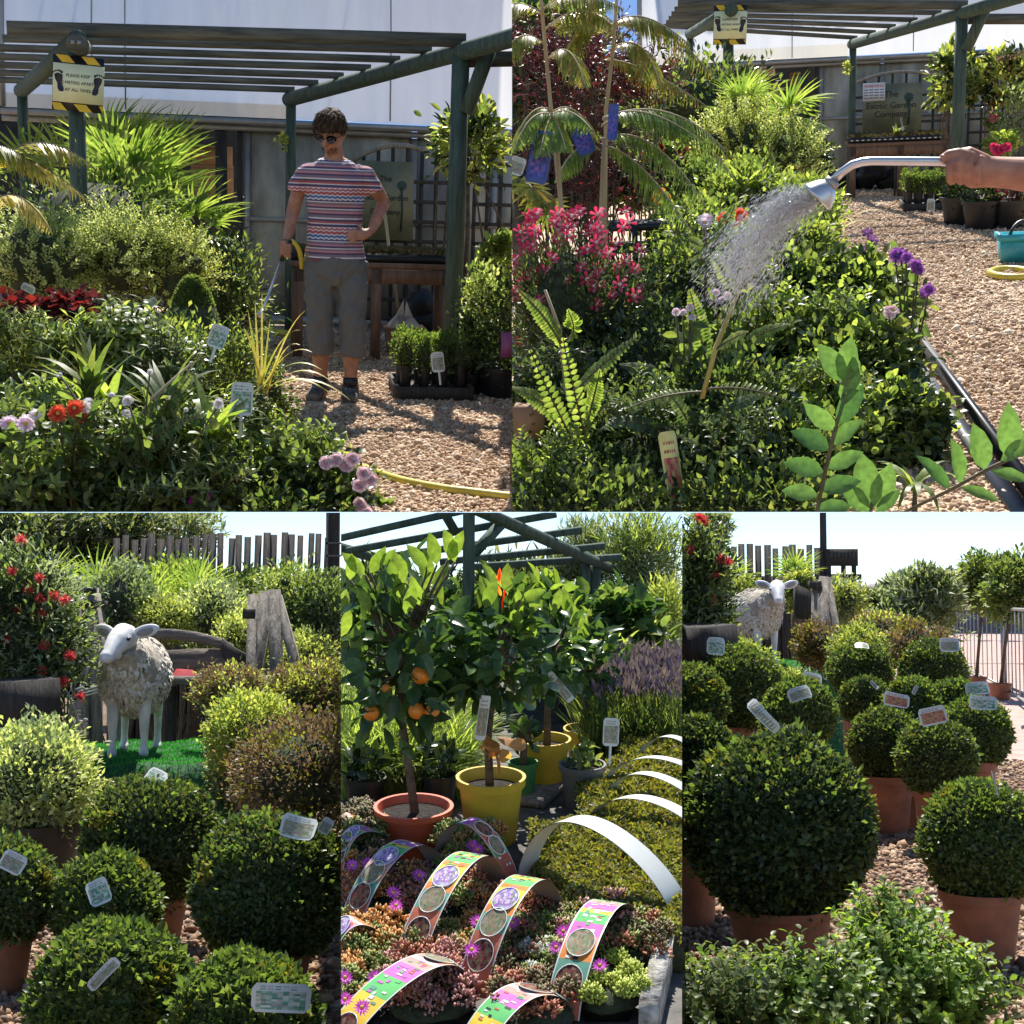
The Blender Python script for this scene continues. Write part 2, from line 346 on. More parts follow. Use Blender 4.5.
def pinnate(mb, sb, pts, n, L, W, tpl=T_B1, ang=55, rr=.004, mi=0, down=.25, taper=True, upn=(0, 0, 1)):
    """a feather leaf: leaflets in pairs along the rachis points"""
    pts = np.asarray(pts); m_ = len(pts); ts = np.linspace(.08, .99, n) * (m_ - 1); i0 = np.minimum(ts.astype(int), m_ - 2); fr = (ts - i0)[:, None]
    P = pts[i0] * (1 - fr) + pts[i0 + 1] * fr; T = nrm(pts[i0 + 1] - pts[i0]); U = np.broadcast_to(V3(upn), T.shape); S = nrm(np.cross(T, U)); Nn = np.cross(S, T)
    k = np.sin(np.linspace(.35, 2.95, n)) if taper else np.ones(n); a = R(ang)
    for sg in (1, -1):
        D = T * math.cos(a) + S * sg * math.sin(a) - np.array((0, 0, 1)) * down + unit(n) * .07
        mb.leaves(tpl, P, D, Nn + unit(n) * .12, L * k * rng.uniform(.88, 1.1, n), W * (.5 + .5 * k), mi)
    if sb is not None: sb.tube(pts, np.linspace(rr, rr * .35, m_), 5, False)
def fan(mb, sb, base, hub, dirn, n, L, W, spread=150, tpl=T_B1, mi=0, rr=.006):
    """a fan palm leaf: petiole and radiating segments"""
    base, hub = V3(base), V3(hub); d = nrm(V3(dirn)); s_ = nrm(np.cross(d, (0, 0, 1.0))); up = np.cross(s_, d)
    a = np.radians(np.linspace(-spread, spread, n) * .95 + rng.normal(size=n) * 2)
    D = np.outer(np.cos(a), d) + np.outer(np.sin(a), s_) + up * .18 * np.cos(a * .5)[:, None]
    mb.leaves(tpl, np.tile(hub, (n, 1)), D, np.tile(up, (n, 1)) + unit(n) * .25, L * (.72 + .28 * np.cos(a * .5)) * rng.uniform(.9, 1.06, n), W, mi)
    if sb is not None: sb.tube(bez(base, (base + hub) / 2 + np.array((0, 0, .05)), hub, 5), [rr * 1.3, rr * 1.1, rr, rr, rr * .8], 5, False)
def pot(parent, r, h, mat, z=0.0, c=(0, 0), rim=True, soil=True, name='pot'):
    b = MB(); x, y = c; k = .76
    b.lathe([(0.001, z), (r * k, z), (r * k * 1.02, z + .02 * h), (r * .97, z + h * .86), (r * (1.06 if rim else .98), z + h * .87), (r * (1.08 if rim else 1), z + h),
             (r * .98, z + h), (r * .92, z + h * .86), (r * .9, z + h * .8)], (x, y, 0), 32)
    o = b.build(name, mat, parent, smooth=False)
    for p in o.data.polygons: p.use_smooth = True
    o.data.set_sharp_from_angle(angle=R(40))
    if soil:
        s_ = MB(); s_.lathe([(.001, z + h * .84), (r * .3, z + h * .85), (r * .6, z + h * .835), (r * .925, z + h * .82)], (x, y, 0), 24); s_.build('soil', M['soil'], parent)
    return o
M['print_green'] = leafmat('printed_green_picture', [(.08, .22, .12), (.14, .32, .2), (.3, .42, .3), (.6, .62, .55), (.35, .25, .2)], .3, 0)
M['print_red'] = leafmat('printed_red_picture', [(.35, .03, .05), (.5, .2, .1), (.3, .3, .1)], .3, 0)
M['print_grey'] = leafmat('printed_faded_picture', [(.22, .27, .17), (.42, .38, .3), (.16, .24, .14), (.4, .22, .18)], .3, 0)
def tag(px, py, D, wpx, hpx, roll, label, kind='print_green', yaw=0, pitch=15, stake=True, group='plant labels', D2=None):
    """a printed plastic plant label standing at its picked point"""
    c = at(px, py, D); wd = mm(px, py, D, wpx); h = mm(px, py, D, hpx)
    t = thing('plant_label', label, 'plant label', c, 0, group)
    rot = Matrix.Rotation(R(yaw), 4, 'Z') @ Matrix.Rotation(R(-pitch), 4, 'X') @ Matrix.Rotation(R(roll), 4, 'Y')
    R3 = np.array(rot.to_3x3()).T; th = min(wd, h) * .012; nc = 12; e = min(wd, h) * .2; bend = rng.choice((-1, 1)) * rng.uniform(.25, .6) * wd; tw = rng.uniform(-.25, .25)
    def cv(x, z, lift=0.0):       # gently curled plastic
        return (x, -lift + bend * (x / wd) ** 2 + tw * x * z / h, z)
    def top(x): d = abs(x) - (wd / 2 - e); return h / 2 - (e - math.sqrt(max(e * e - d * d, 0)) if d > 0 else 0)
    b = MB(); xs = [(-.5 + k / nc) * wd for k in range(nc + 1)]
    for sgn in (1, -1):
        V = [cv(x, -top(x), sgn * th) for x in xs] + [cv(x, top(x), sgn * th) for x in xs]; F = [(k, k + 1, nc + 2 + k, nc + 1 + k) for k in range(nc)]
        b.add(np.array(V) @ R3, np.array(F)[:, ::sgn])
    if stake:
        b.add(np.array([(x, y, z) for x in (-wd * .08, wd * .08) for y in (-th, th) for z in (-h * 1.15, -h / 2 + .001)]) @ R3,
              np.array([(0, 1, 3, 2), (4, 6, 7, 5), (0, 4, 5, 1), (2, 3, 7, 6)]))
    b.build('card', M['card'], t)
    p = MB(); nx, nz = 9, 9          # mottled printed picture with two text lines above
    def q4(x0, x1, z0, z1): p.add(np.array([cv(x0, z0, th * 1.6), cv(x1, z0, th * 1.6), cv(x1, z1, th * 1.6), cv(x0, z1, th * 1.6)]) @ R3, np.array([(0, 1, 2, 3)]))
    for i in range(nx):
        for j in range(nz): q4((-.42 + .84 * i / nx) * wd, (-.42 + .84 * (i + 1) / nx) * wd, (-.4 + .62 * j / nz) * h, (-.4 + .62 * (j + 1) / nz) * h)
    for j in range(2):
        z0 = (.27 + .09 * j) * h
        for k in range(5): q4((-.35 + k * .13) * wd, (-.35 + k * .13 + .1) * wd, z0, z0 + .035 * h)
    p.build('printed_picture', M[kind], t)
    return t
def flower_heads(mb, P, N, npet, L, W, mi=0, tpl=T_PETAL, open_=.35):
    """open daisy-like flowers at points P facing N"""
    P = np.asarray(P, float); N = nrm(np.asarray(N, float))
    for k in range(npet):
        a = 2 * math.pi * k / npet
        s1 = nrm(np.cross(N, np.array((.3, .2, 1.03)))); s2 = np.cross(N, s1)
        d = s1 * math.cos(a) + s2 * math.sin(a)
        mb.leaves(tpl, P, d + N * open_, N - d * .3, L * rng.uniform(.85, 1.1, len(P)), W, mi)

def bush(name, label, cat, px, py, D, rx, ry, mat, n, L, W, mode='crown', K=40, depth=None, potr=0, potmat='blackpot', group=None, tpl=T_DIA, clump=.22, shell=.55, sl=.25, per=9, up=.35,
         stem='stem', nst=9, r0=.008, core=False, ground=0.0, lower=-1.0, potname='pot', droop=.2, base=None):
    """a bush whose crown is picked at (px, py) and whose foot stands straight below it"""
    c = at(px, py, D); Rx = mm(px, py, D, rx); Rz = mm(px, py, D, ry); Ry = depth or Rx
    t = thing(name, label, cat, (c.x, c.y, ground), 0, group); z = c.z - ground
    f = MB(); s_ = MB(); cc = None
    m2 = mat if isinstance(mat, (list, tuple)) else [mat]
    for i, m_ in enumerate(m2):
        k = n // len(m2)
        if mode == 'crown': q = crown(f, (0, 0, z), (Rx, Ry, Rz), K, k, L, W, tpl, clump, shell, up, i, lower)
        else: q = None; sprays(f, (0, 0, z), (Rx, Ry, Rz), K // len(m2), per, sl, L, W, tpl, i, s_, droop, lower)
        if q is not None: cc = q if cc is None else np.vstack([cc, q])
    if cc is None: cc = unit(16) * np.array((Rx, Ry, Rz)) * .6 + np.array((0, 0, z))
    ph = potr * 1.5 if potr else 0
    twigs(s_, (0, 0, ph * .8), cc[rng.permutation(len(cc))[:nst]], r0)
    f.build('foliage', [M[m_] for m_ in m2], t); s_.build('stems', M[stem], t)
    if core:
        b = MB(); b.ell((0, 0, z), (Rx * .68, Ry * .68, Rz * .68), bump=.3, seed=rng.uniform(0, 9)); b.build('shade_core', M['core'], t, smooth=True)
    if potr: pot(t, potr, ph, M[potmat])
    return t, np.array((0, 0, z)), np.array((Rx, Ry, Rz))
def flower(t, p, nv, mat, L, W, npet=8, centre=None, open_=.35, layers=1, tpl=T_PETAL):
    b = MB()
    for k in range(layers): flower_heads(b, [p], [nv], max(4, npet - 2 * k), L * (1 - .22 * k), W, 0, tpl, open_ + .4 * k)
    if centre: b.ell(V3(p) + nrm(V3(nv)) * L * .12, (L * .22,) * 3, nu=8, nv=5, mi=1)
    return b.build('flower', [M[mat]] + ([M[centre]] if centre else []), t)

def pebbles(label, poly_px, n, size, mat, avoid=None):
    """loose stones lying on the ground inside a quadrilateral picked on the ground"""
    q = [gr(*p) for p in poly_px]; b = MB()
    u = rng.uniform(0, 1, n); v = rng.uniform(0, 1, n); A, B_, C_, D_ = [V3(x) for x in q]
    P = (A[None] * (1 - u)[:, None] + B_[None] * u[:, None]) * (1 - v)[:, None] + (D_[None] * (1 - u)[:, None] + C_[None] * u[:, None]) * v[:, None]
    ph = (1 + 5 ** .5) / 2; iv = nrm(np.array([(-1, ph, 0), (1, ph, 0), (-1, -ph, 0), (1, -ph, 0), (0, -1, ph), (0, 1, ph), (0, -1, -ph), (0, 1, -ph), (ph, 0, -1), (ph, 0, 1), (-ph, 0, -1), (-ph, 0, 1)]))
    fi = np.array([(0, 11, 5), (0, 5, 1), (0, 1, 7), (0, 7, 10), (0, 10, 11), (1, 5, 9), (5, 11, 4), (11, 10, 2), (10, 7, 6), (7, 1, 8), (3, 9, 4), (3, 4, 2), (3, 2, 6), (3, 6, 8), (3, 8, 9), (4, 9, 5), (2, 4, 11), (6, 2, 10), (8, 6, 7), (9, 8, 1)])
    s_ = size * rng.lognormal(0, .35, n); X = unit(n); Y = nrm(np.cross(X, unit(n))); Z = np.cross(X, Y); X *= (s_ * rng.uniform(.8, 1.3, n))[:, None]; Y *= (s_ * rng.uniform(.6, 1, n))[:, None]; Z *= (s_ * rng.uniform(.45, .7, n))[:, None]
    V = P[:, None] + iv[None, :, 0:1] * X[:, None] + iv[None, :, 1:2] * Y[:, None] + iv[None, :, 2:3] * Z[:, None]; V[:, :, 2] += (s_ * .25)[:, None]
    b.add(V.reshape(-1, 3), (fi[None] + (np.arange(n) * 12)[:, None, None]).reshape(-1, 3)); o = single(b, 'loose_gravel', label, 'gravel', mat, kind='stuff')
    for p in o.data.polygons: pass
    return o
M['peb1'] = leafmat('pale_pebble', [(.22, .13, .07), (.5, .33, .2), (.62, .46, .3), (.4, .24, .14), (.72, .6, .45)], .8, 0)
M['peb3'] = leafmat('brown_pebble', [(.1, .06, .04), (.32, .19, .11), (.48, .32, .2), (.2, .13, .09), (.58, .44, .31)], .8, 0)
# ================================================================ STAGE 1: man watering under the pergola
use(ST1)
def ground_sheet(name, corners, mat, z=0.0, label=None):
    b = MB(); b.add([V3(c) + np.array((0, 0, z)) for c in corners], np.array([(0, 1, 2, 3)]))
    return single(b, name, None, None, mat, kind='structure')
def greenhouse(DW, xs, eave_y, base_x0, label, seams, top=8.5, left_open=True):
    """polythene tunnel seen side-on: curved cover, gutter, wall sheets"""
    e = at(xs[0], eave_y, DW); e2 = at(xs[1], eave_y, DW); z = (e.z + e2.z) / 2
    g = thing('greenhouse', label, 'greenhouse', (e.x, DW, 0))
    def prof(t):       # t 0..1 up the curve
        return DW + (4.6 * (1 - math.cos(t * 1.35))), z + 4.0 * math.sin(t * 1.35)
    x0, x1 = e.x, e2.x + .6
    b = MB(); nu, nv = 90, 14; v = []
    for i in range(nu + 1):
        for j in range(nv + 1):
            y, zz = prof(j / nv); x = x0 + (x1 - x0) * i / nu
            wv = .018 * math.sin(i * 1.7 + math.sin(j * .8 + i * .3) * 2) * (1 - .5 * j / nv) + .012 * math.sin(i * .53 + j * .5)
            v.append((x, y + wv, zz))
    b.add(v, np.array([(i * (nv + 1) + j, (i + 1) * (nv + 1) + j, (i + 1) * (nv + 1) + j + 1, i * (nv + 1) + j + 1) for i in range(nu) for j in range(nv)]))
    b.build('polythene_cover', tinted_poly, g, (e.x, DW, 0), smooth=True)
    for sx in seams:
        p = at(sx, eave_y, DW); b = MB(); b.tube([(p.x, prof(t)[0] - .02, prof(t)[1] + .02) for t in np.linspace(0, 1, 9)], .007, 6)
        b.build('cover_seam', M['steel'], g, (e.x, DW, 0))
    b = MB(); b.tube([(x0, prof(t)[0], prof(t)[1] + .01) for t in np.linspace(-.0, 1, 12)], .035, 8); b.build('end_hoop', M['steel'], g, (e.x, DW, 0))
    b = MB(); b.box(((x0 + x1) / 2, DW - .03, z - .035), (x1 - x0, .1, .05)); b.box(((x0 + x1) / 2, DW + .01, z - .09), (x1 - x0, .06, .05))
    b.build('gutter', M['steel'], g, (e.x, DW, 0))
    w0 = at(base_x0, 200, DW).x; b = MB(); n = 4; wd = (x1 - w0) / n
    for i in range(n):
        xa = w0 + wd * i; b.box((xa + wd / 2, DW + .05, z / 2 - .02), (wd - .05, .02, z - .06))
    b.build('wall_sheet', M['gh_wall'], g, (e.x, DW, 0))
    b = MB()
    for i in range(n + 1): b.box((w0 + wd * i, DW + .045, z / 2 - .06), (.05, .05, z - .12))
    b.box(((w0 + x1) / 2, DW + .03, z * .52), (x1 - w0, .03, .04)); b.box(((w0 + x1) / 2, DW + .03, .05), (x1 - w0, .03, .08))
    b.build('wall_frame', M['steel'], g, (e.x, DW, 0))
    b = MB(); b.box(((x0 + w0) / 2 - 1, DW + 3.2, z / 2), (w0 - x0 + 3, .1, z + .4)); b.box(((x0 + w0) / 2, DW + .8, z - .02), (w0 - x0, 1.5, .03)); b.build('dark_interior_sheet', M['shed_dark'], g, (e.x, DW, 0))  # near-black sheets, the open interior's shade put into their colour
    b = MB(); b.box((w0 - .22, DW + .04, z / 2 - .05), (.1, .09, z - .1)); b.box((w0 - .06, DW + .05, z / 2 - .05), (.05, .09, z - .1)); b.build('door_post', M['darkwood'], g, (e.x, DW, 0))
    return g, z
tinted_poly, _t, _b = newmat('milky_polythene')
_b.inputs['Base Color'].default_value = rgb(.62, .63, .66); _b.inputs['Roughness'].default_value = .35
_tc = _t.nodes.new('ShaderNodeTexCoord'); _mp = _t.nodes.new('ShaderNodeMapping'); _mp.inputs['Scale'].default_value = (2.2, .7, .5); _no = _t.nodes.new('ShaderNodeTexNoise'); _no.inputs['Scale'].default_value = 2; _no.inputs['Detail'].default_value = 5; _no.inputs['Distortion'].default_value = 1.2
_t.links.new(_tc.outputs['Object'], _mp.inputs[0]); _t.links.new(_mp.outputs[0], _no.inputs[0])
_r = _t.nodes.new('ShaderNodeValToRGB'); _r.color_ramp.elements[0].position = .3; _r.color_ramp.elements[1].position = .65; _r.color_ramp.elements[0].color = rgb(.4, .39, .36); _r.color_ramp.elements[1].color = rgb(.66, .65, .61)
_t.links.new(_no.outputs['Fac'], _r.inputs[0]); _t.links.new(_r.outputs[0], _b.inputs['Base Color'])
_bp = _t.nodes.new('ShaderNodeBump'); _bp.inputs['Strength'].default_value = .7; _bp.inputs['Distance'].default_value = .14; _t.links.new(_no.outputs['Fac'], _bp.inputs['Height']); _t.links.new(_bp.outputs[0], _b.inputs['Normal'])
_tr = _t.nodes.new('ShaderNodeBsdfTranslucent'); _tr.inputs[0].default_value = rgb(.76, .74, .68); _mx = _t.nodes.new('ShaderNodeMixShader'); _mx.inputs[0].default_value = .6
_t.links.new(_b.outputs[0], _mx.inputs[1]); _t.links.new(_tr.outputs[0], _mx.inputs[2]); _m2 = _t.nodes.new('ShaderNodeMixShader'); _tp = _t.nodes.new('ShaderNodeBsdfTransparent'); _m2.inputs[0].default_value = .26; _t.links.new(_mx.outputs[0], _m2.inputs[1]); _t.links.new(_tp.outputs[0], _m2.inputs[2]); _t.links.new(_m2.outputs[0], _t.nodes['Material Output'].inputs[0])
M['gh_wall'] = plain('dull_polycarbonate_sheet', (.42, .4, .34), .5, var=.18, scale=3, c2=(.17, .165, .13), stretch=(1.5, 1, .45), bump=.3)
M['shed_dark'] = plain('shed_interior_dark', (.03, .028, .025), .9, var=.3, scale=4)

def base_ground(st, D0, D1, half0, half1, mat):
    b = MB(); n = 40; v = []
    for i in range(n + 1):
        t = i / n; D = D0 + (D1 - D0) * t
        for j in range(n + 1):
            s = j / n * 2 - 1; h = half0 + (half1 - half0) * t
            v.append((s * h, D, .004 * math.sin(i * .5 + j * .3) + .003 * math.sin(j * .6 - i * .25)))
    b.add(v, np.array([(i * (n + 1) + j, i * (n + 1) + j + 1, (i + 1) * (n + 1) + j + 1, (i + 1) * (n + 1) + j) for i in range(n) for j in range(n)]))
    return single(b, 'gravel_ground', None, None, mat, kind='structure', smooth=True)
base_ground(ST1, 5.6, 18, 2.4, 6, M['gravel1'])

greenhouse(13.6, (2, 512), 118, 247, 'long milky polythene greenhouse behind the man in sunglasses', (93, 126, 390), left_open=True)

# ---- pergola
def pergola(label, FL, FR, BL, BR, zoff, nr, side_ext, zext, post_r=.062, left_over=.35, right_over=.1, rafter_h=.05, brace=None, missing_left=False):
    c = (FL + FR) / 2; c = Vector((c.x, c.y, 0)); g = thing('pergola', label, 'pergola', c)
    for p, r in ((FL, 1.2), (FR, 1.35), (BL, .95), (BR, .95)):
        b = MB(); b.tube([(p.x, p.y, 0), (p.x, p.y, p.z * .5), (p.x, p.y, p.z - .03)], [post_r * r * .78, post_r * r * .75, post_r * r * .72], 14)
        b.build('post', M['greenwood'], g, c, smooth=True)
    for a, b_, ext in ((FL, BL, side_ext[0]), (FR, BR, side_ext[1])):
        d = (a - b_).normalized(); b = MB(); b.tube([b_ - d * .05, (a + b_) / 2, a + d * ext], .062, 12); b.build('side_beam', M['greenwood'], g, c, smooth=True)
    for i in range(nr):
        t = i / (nr - 1); l = FL.lerp(BL, t); r = FR.lerp(BR, t); d = (r - l).normalized()
        p = l - d * (left_over * (1 - .35 * t)); q = r + d * (right_over if i else right_over)
        up = Vector((0, 0, .075))
        b = MB(); b.beam(p + up, q + up, .05, rafter_h * (1.8 if i == 0 else 1.0)); b.build('rafter', M['rafter'], g, c)
    return g, c
FL, FR = at(75, 42, 10.5), at(461, 52, 10.5); BL, BR = at(22, 90, 13.2), at(291, 99, 13.2)
pg, pc = pergola('dark green pergola over the gravel path beside the man watering', FL, FR, BL, BR, 0, 7, (.12, 1.9), 0, left_over=.42, right_over=.03)
b = MB(); b.beam(at(492, 42, 10.4), at(466, 113, 10.45), .07, .09); b.build('brace', M['greenwood'], pg, pc)
b = MB(); b.beam(at(455, 60, 10.52), at(560, 58, 10.52), .06, .1); b.build('rafter', M['rafter'], pg, pc)
b = MB(); p = at(76, 44, 10.28); b.tube([p, p + Vector((0, .3, 0))], .062, 18); b.build('beam_end', M['rafter'], pg, pc)
b = MB(); b.box(p + Vector((-.02, -.006, .01)), (.022, .006, .022)); b.box(p + Vector((.02, -.006, .01)), (.022, .006, .022)); b.build('end_plate', M['steel'], pg, pc)

# ---- distance sign: black and yellow striped board with a pale panel, two footprints and three lines
M['signyellow'] = plain('sign_yellow', (.75, .5, .03), .4, var=.06); M['signblack'] = plain('sign_black', (.015, .015, .018), .4, var=.1)
M['signcream'] = plain('sign_cream', (.78, .8, .5), .4, var=.03); M['ink'] = plain('dark_ink', (.03, .03, .05), .6, var=.1)
def text(s, size, loc, mat, parent, extrude=.0008, rot=(R(90), 0, 0), name='lettering', align='CENTER', shear=0):
    cu = bpy.data.curves.new(name, 'FONT'); cu.body = s; cu.size = size; cu.extrude = extrude; cu.align_x = align; cu.align_y = 'CENTER'
    t_ = bpy.data.objects.new(name + '_source', cu); me = bpy.data.meshes.new_from_object(t_); me.name = name
    bpy.data.objects.remove(t_); bpy.data.curves.remove(cu)
    o = bpy.data.objects.new(name, me); col.objects.link(o); me.materials.clear(); me.materials.append(mat); o.parent = parent; o.location = loc; o.rotation_euler = rot; return o
def foot_shape(b, cx, cz, s, mir, y):
    prof = [(-.10, -.5), (.09, -.5), (.15, -.35), (.1, -.05), (.2, .2), (.22, .36), (-.02, .42), (-.2, .34), (-.2, .12), (-.13, -.1), (-.17, -.36)]
    v = [(cx + mir * (x + z * -.22) * s, y, cz + z * s) for x, z in prof]; n = len(v)
    b.add(v + [(x, y + .004, z) for x, _, z in v], [np.array([range(n)]), np.array([(i, (i + 1) % n, n + (i + 1) % n, n + i) for i in range(n)])])
    for k, (tx, tz, r) in enumerate(((-.22, .44, .055), (-.12, .5, .05), (-.01, .53, .05), (.1, .53, .055), (.2, .47, .075))):
        a = np.arange(8) * math.pi / 4
        b.add([(cx + mir * (tx - .11) * s + math.cos(t) * r * s, y, cz + tz * s + math.sin(t) * r * s) for t in a], np.array([range(8)]))
def distance_sign(px, py, D, wpx, hpx, label, rz=0):
    c = at(px, py, D); W = mm(px, py, D, wpx); H = mm(px, py, D, hpx); g = thing('distance_sign', label, 'sign', c, rz)
    b = MB(); b.box((0, .008, 0), (W * 1.0, .012, H)); b.build('board', M['signblack'], g)
    for z0, z1 in ((.37, .5), (-.5, -.37)):
        for k in range(-1, 3):
            x0 = -.5 + k * .5 + (.05 if z0 > 0 else -.08); w_ = .25
            P = [(x0 + .0, z1), (x0 + w_, z1), (x0 + w_ + .13, z0), (x0 + .13, z0)]
            P = [(min(max(x, -.5), .5), z) for x, z in P]
            if P[1][0] - P[0][0] < .02 and P[2][0] - P[3][0] < .02: continue
            b = MB(); b.add([(x * W, -.001, z * H) for x, z in P][::-1], np.array([(3, 2, 1, 0)])); b.build('stripe', M['signyellow'], g)
    b = MB(); b.box((.01 * W, -.004, 0), (W * 1.0, .006, H * .7)); b.build('panel', M['signcream'], g)
    b = MB(); foot_shape(b, -.36 * W, .02 * H, H * .36, 1, -.0085); b.build('footprint', M['ink'], g); b = MB(); foot_shape(b, .37 * W, -.0 * H, H * .36, -1, -.0085); b.build('footprint', M['ink'], g)
    text('PLEASE KEEP', W * .085, (0, -.0085, .14 * H), M['ink'], g); text('2 METRES APART', W * .085, (0, -.0085, .01 * H), M['ink'], g); text('AT ALL TIMES', W * .085, (0, -.0085, -.12 * H), M['ink'], g)
    return g
sg = distance_sign(78, 84, 10.38, 51, 55, 'yellow and black striped distancing sign with two footprints above the palms'); sg.rotation_euler.rotate_axis('Y', R(3.0))

# ---- trellis panels, board and bench behind the man
def trellis(x0, x1, ytop, arch, D, label, n=7, step=.17):
    a, b_ = at(x0, 300, D), at(x1, 300, D); W = b_.x - a.x; c = Vector(((a.x + b_.x) / 2, D, 0)); g = thing('trellis_panel', label, 'trellis', c)
    zt = at((x0 + x1) / 2, ytop, D).z; b = MB(); hs = []
    for i in range(n + 1):
        x = -W / 2 + W * i / n; h = zt - arch * (2 * x / W) ** 2; hs.append((x, h)); b.box((x, 0, h / 2 + .02), (.032, .02, h - .02))
    z = .12
    while z < zt - arch - .02: b.box((0, -.021, z), (W, .018, .032)); z += step
    b.build('lattice', M['darkwood'], g)
    b = MB(); b.tube([(x, -.01, h) for x, h in hs], .02, 8); b.build('top_rail', M['greywood'], g); return g
trellis(347, 447, 145, .17, 13.3, 'arched brown trellis panel behind the man with his hand on his hip')
trellis(471, 560, 146, .1, 13.25, 'brown trellis panel against the greenhouse beyond the green pergola post')
def company_board(x0, x1, y0, y1, D, label, warn=None):
    c = at((x0 + x1) / 2, y1, D); W = mm(x0, y0, D, x1 - x0); H = mm(x0, y0, D, y1 - y0); g = thing('name_board', label, 'sign', c)
    b = MB(); b.box((0, 0, H / 2), (W, .02, H)); b.build('board', M['boardgreen'], g)
    b = MB(); x = .28 * W       # painted palm on the board
    b.tube([(x, -.013, .12 * H), (x + .02 * W, -.013, .4 * H), (x, -.013, .68 * H)], .018 * W, 5)
    for a in range(0, 360, 30):
        d = np.array([(math.cos(R(a)), 0, math.sin(R(a)))]); b.leaves(T_B1, np.array([(x, -.014, .7 * H)]), d, np.array([(0, -1., .2)]), .2 * W, .05 * W)
    b.build('painted_palm', M['boardpalm'], g)
    for s, z in (('The', .78), ('Exotic Garden', .54), ('Company', .36)): text(s, W * .145, (-.02 * W, -.016, z * H), M['boardtext'], g)
    return g
M['boardgreen'] = plain('green_and_sand_board', (.2, .19, .11), .5, var=.2, scale=2.5, c2=(.08, .1, .06)); M['boardpalm'] = plain('board_palm_paint', (.02, .05, .04), .5); M['boardtext'] = plain('board_lettering', (.01, .012, .02), .5)
company_board(358, 413, 162, 240, 13.22, 'green name board with painted palm partly hidden behind the man')

def bench(x0, x1, ytop, D, dep, label, nl=2):
    a = at(x0, ytop, D); b_ = at(x1, ytop, D); W = b_.x - a.x; z = a.z * .5 + b_.z * .5; c = Vector(((a.x + b_.x) / 2, D, 0)); g = thing('potting_bench', label, 'bench', c)
    b = MB(); b.box((0, dep / 2, z - .02), (W, dep, .04)); b.build('bench_top', M['benchwood'], g)
    b = MB(); b.box((0, .02, z - .1), (W - .06, .03, .11)); b.build('apron', M['benchwood'], g)
    for x in (-W / 2 + .06, W / 2 - .06, .02 * W):
        for y in (.04, dep - .05):
            if x == .02 * W and y > .1: continue
            b = MB(); b.box((x, y, (z - .045) / 2), (.075, .07, z - .045)); b.build('leg', M['benchwood'], g)
    return g, c, z, W
M['benchwood'] = wood('reddish_bench_timber', (.22, .13, .085), (.1, .06, .04), 6, (5, 5, .8))
def seed_trays(c, z, W, dep, label, seedcols):
    g = thing('seed_tray', label, 'tray', c + Vector((0, 0, z)))
    b = MB(); b.box((0, dep / 2, .03), (W * .98, dep * .9, .05)); b.build('tray', M['blackpot'], g)
    b = MB()
    for i in range(18): b.box((-W * .46 + W * .92 * i / 17, .015 + .02, .035), (.03, .004, .012))
    b.build('tray_rim', M['white'], g)
    b = MB(); n = 1500; P = np.stack([rng.uniform(-W * .48, W * .48, n), rng.uniform(.05, dep * .88, n), np.full(n, .055)], 1)
    P[:, 2] += .02 * np.abs(np.sin(P[:, 0] * 25)); D_ = nrm(unit(n) + np.array((0, 0, 1.2))); b.leaves(T_DIA, P, D_, unit(n), .045, .03); b.build('seedlings', M[seedcols], g)
bg, bc, bz, bw = bench(290, 456, 263, 11.45, .6, 'reddish timber potting bench behind the man holding the lance')
M['seedl'] = leafmat('mixed_seedling_leaf', [(.06, .07, .025), (.12, .11, .04), (.14, .07, .05), (.06, .09, .03)], .6, .15)
seed_trays(bc, bz, bw, .6, 'row of black seedling trays on the bench behind the man', 'seedl')

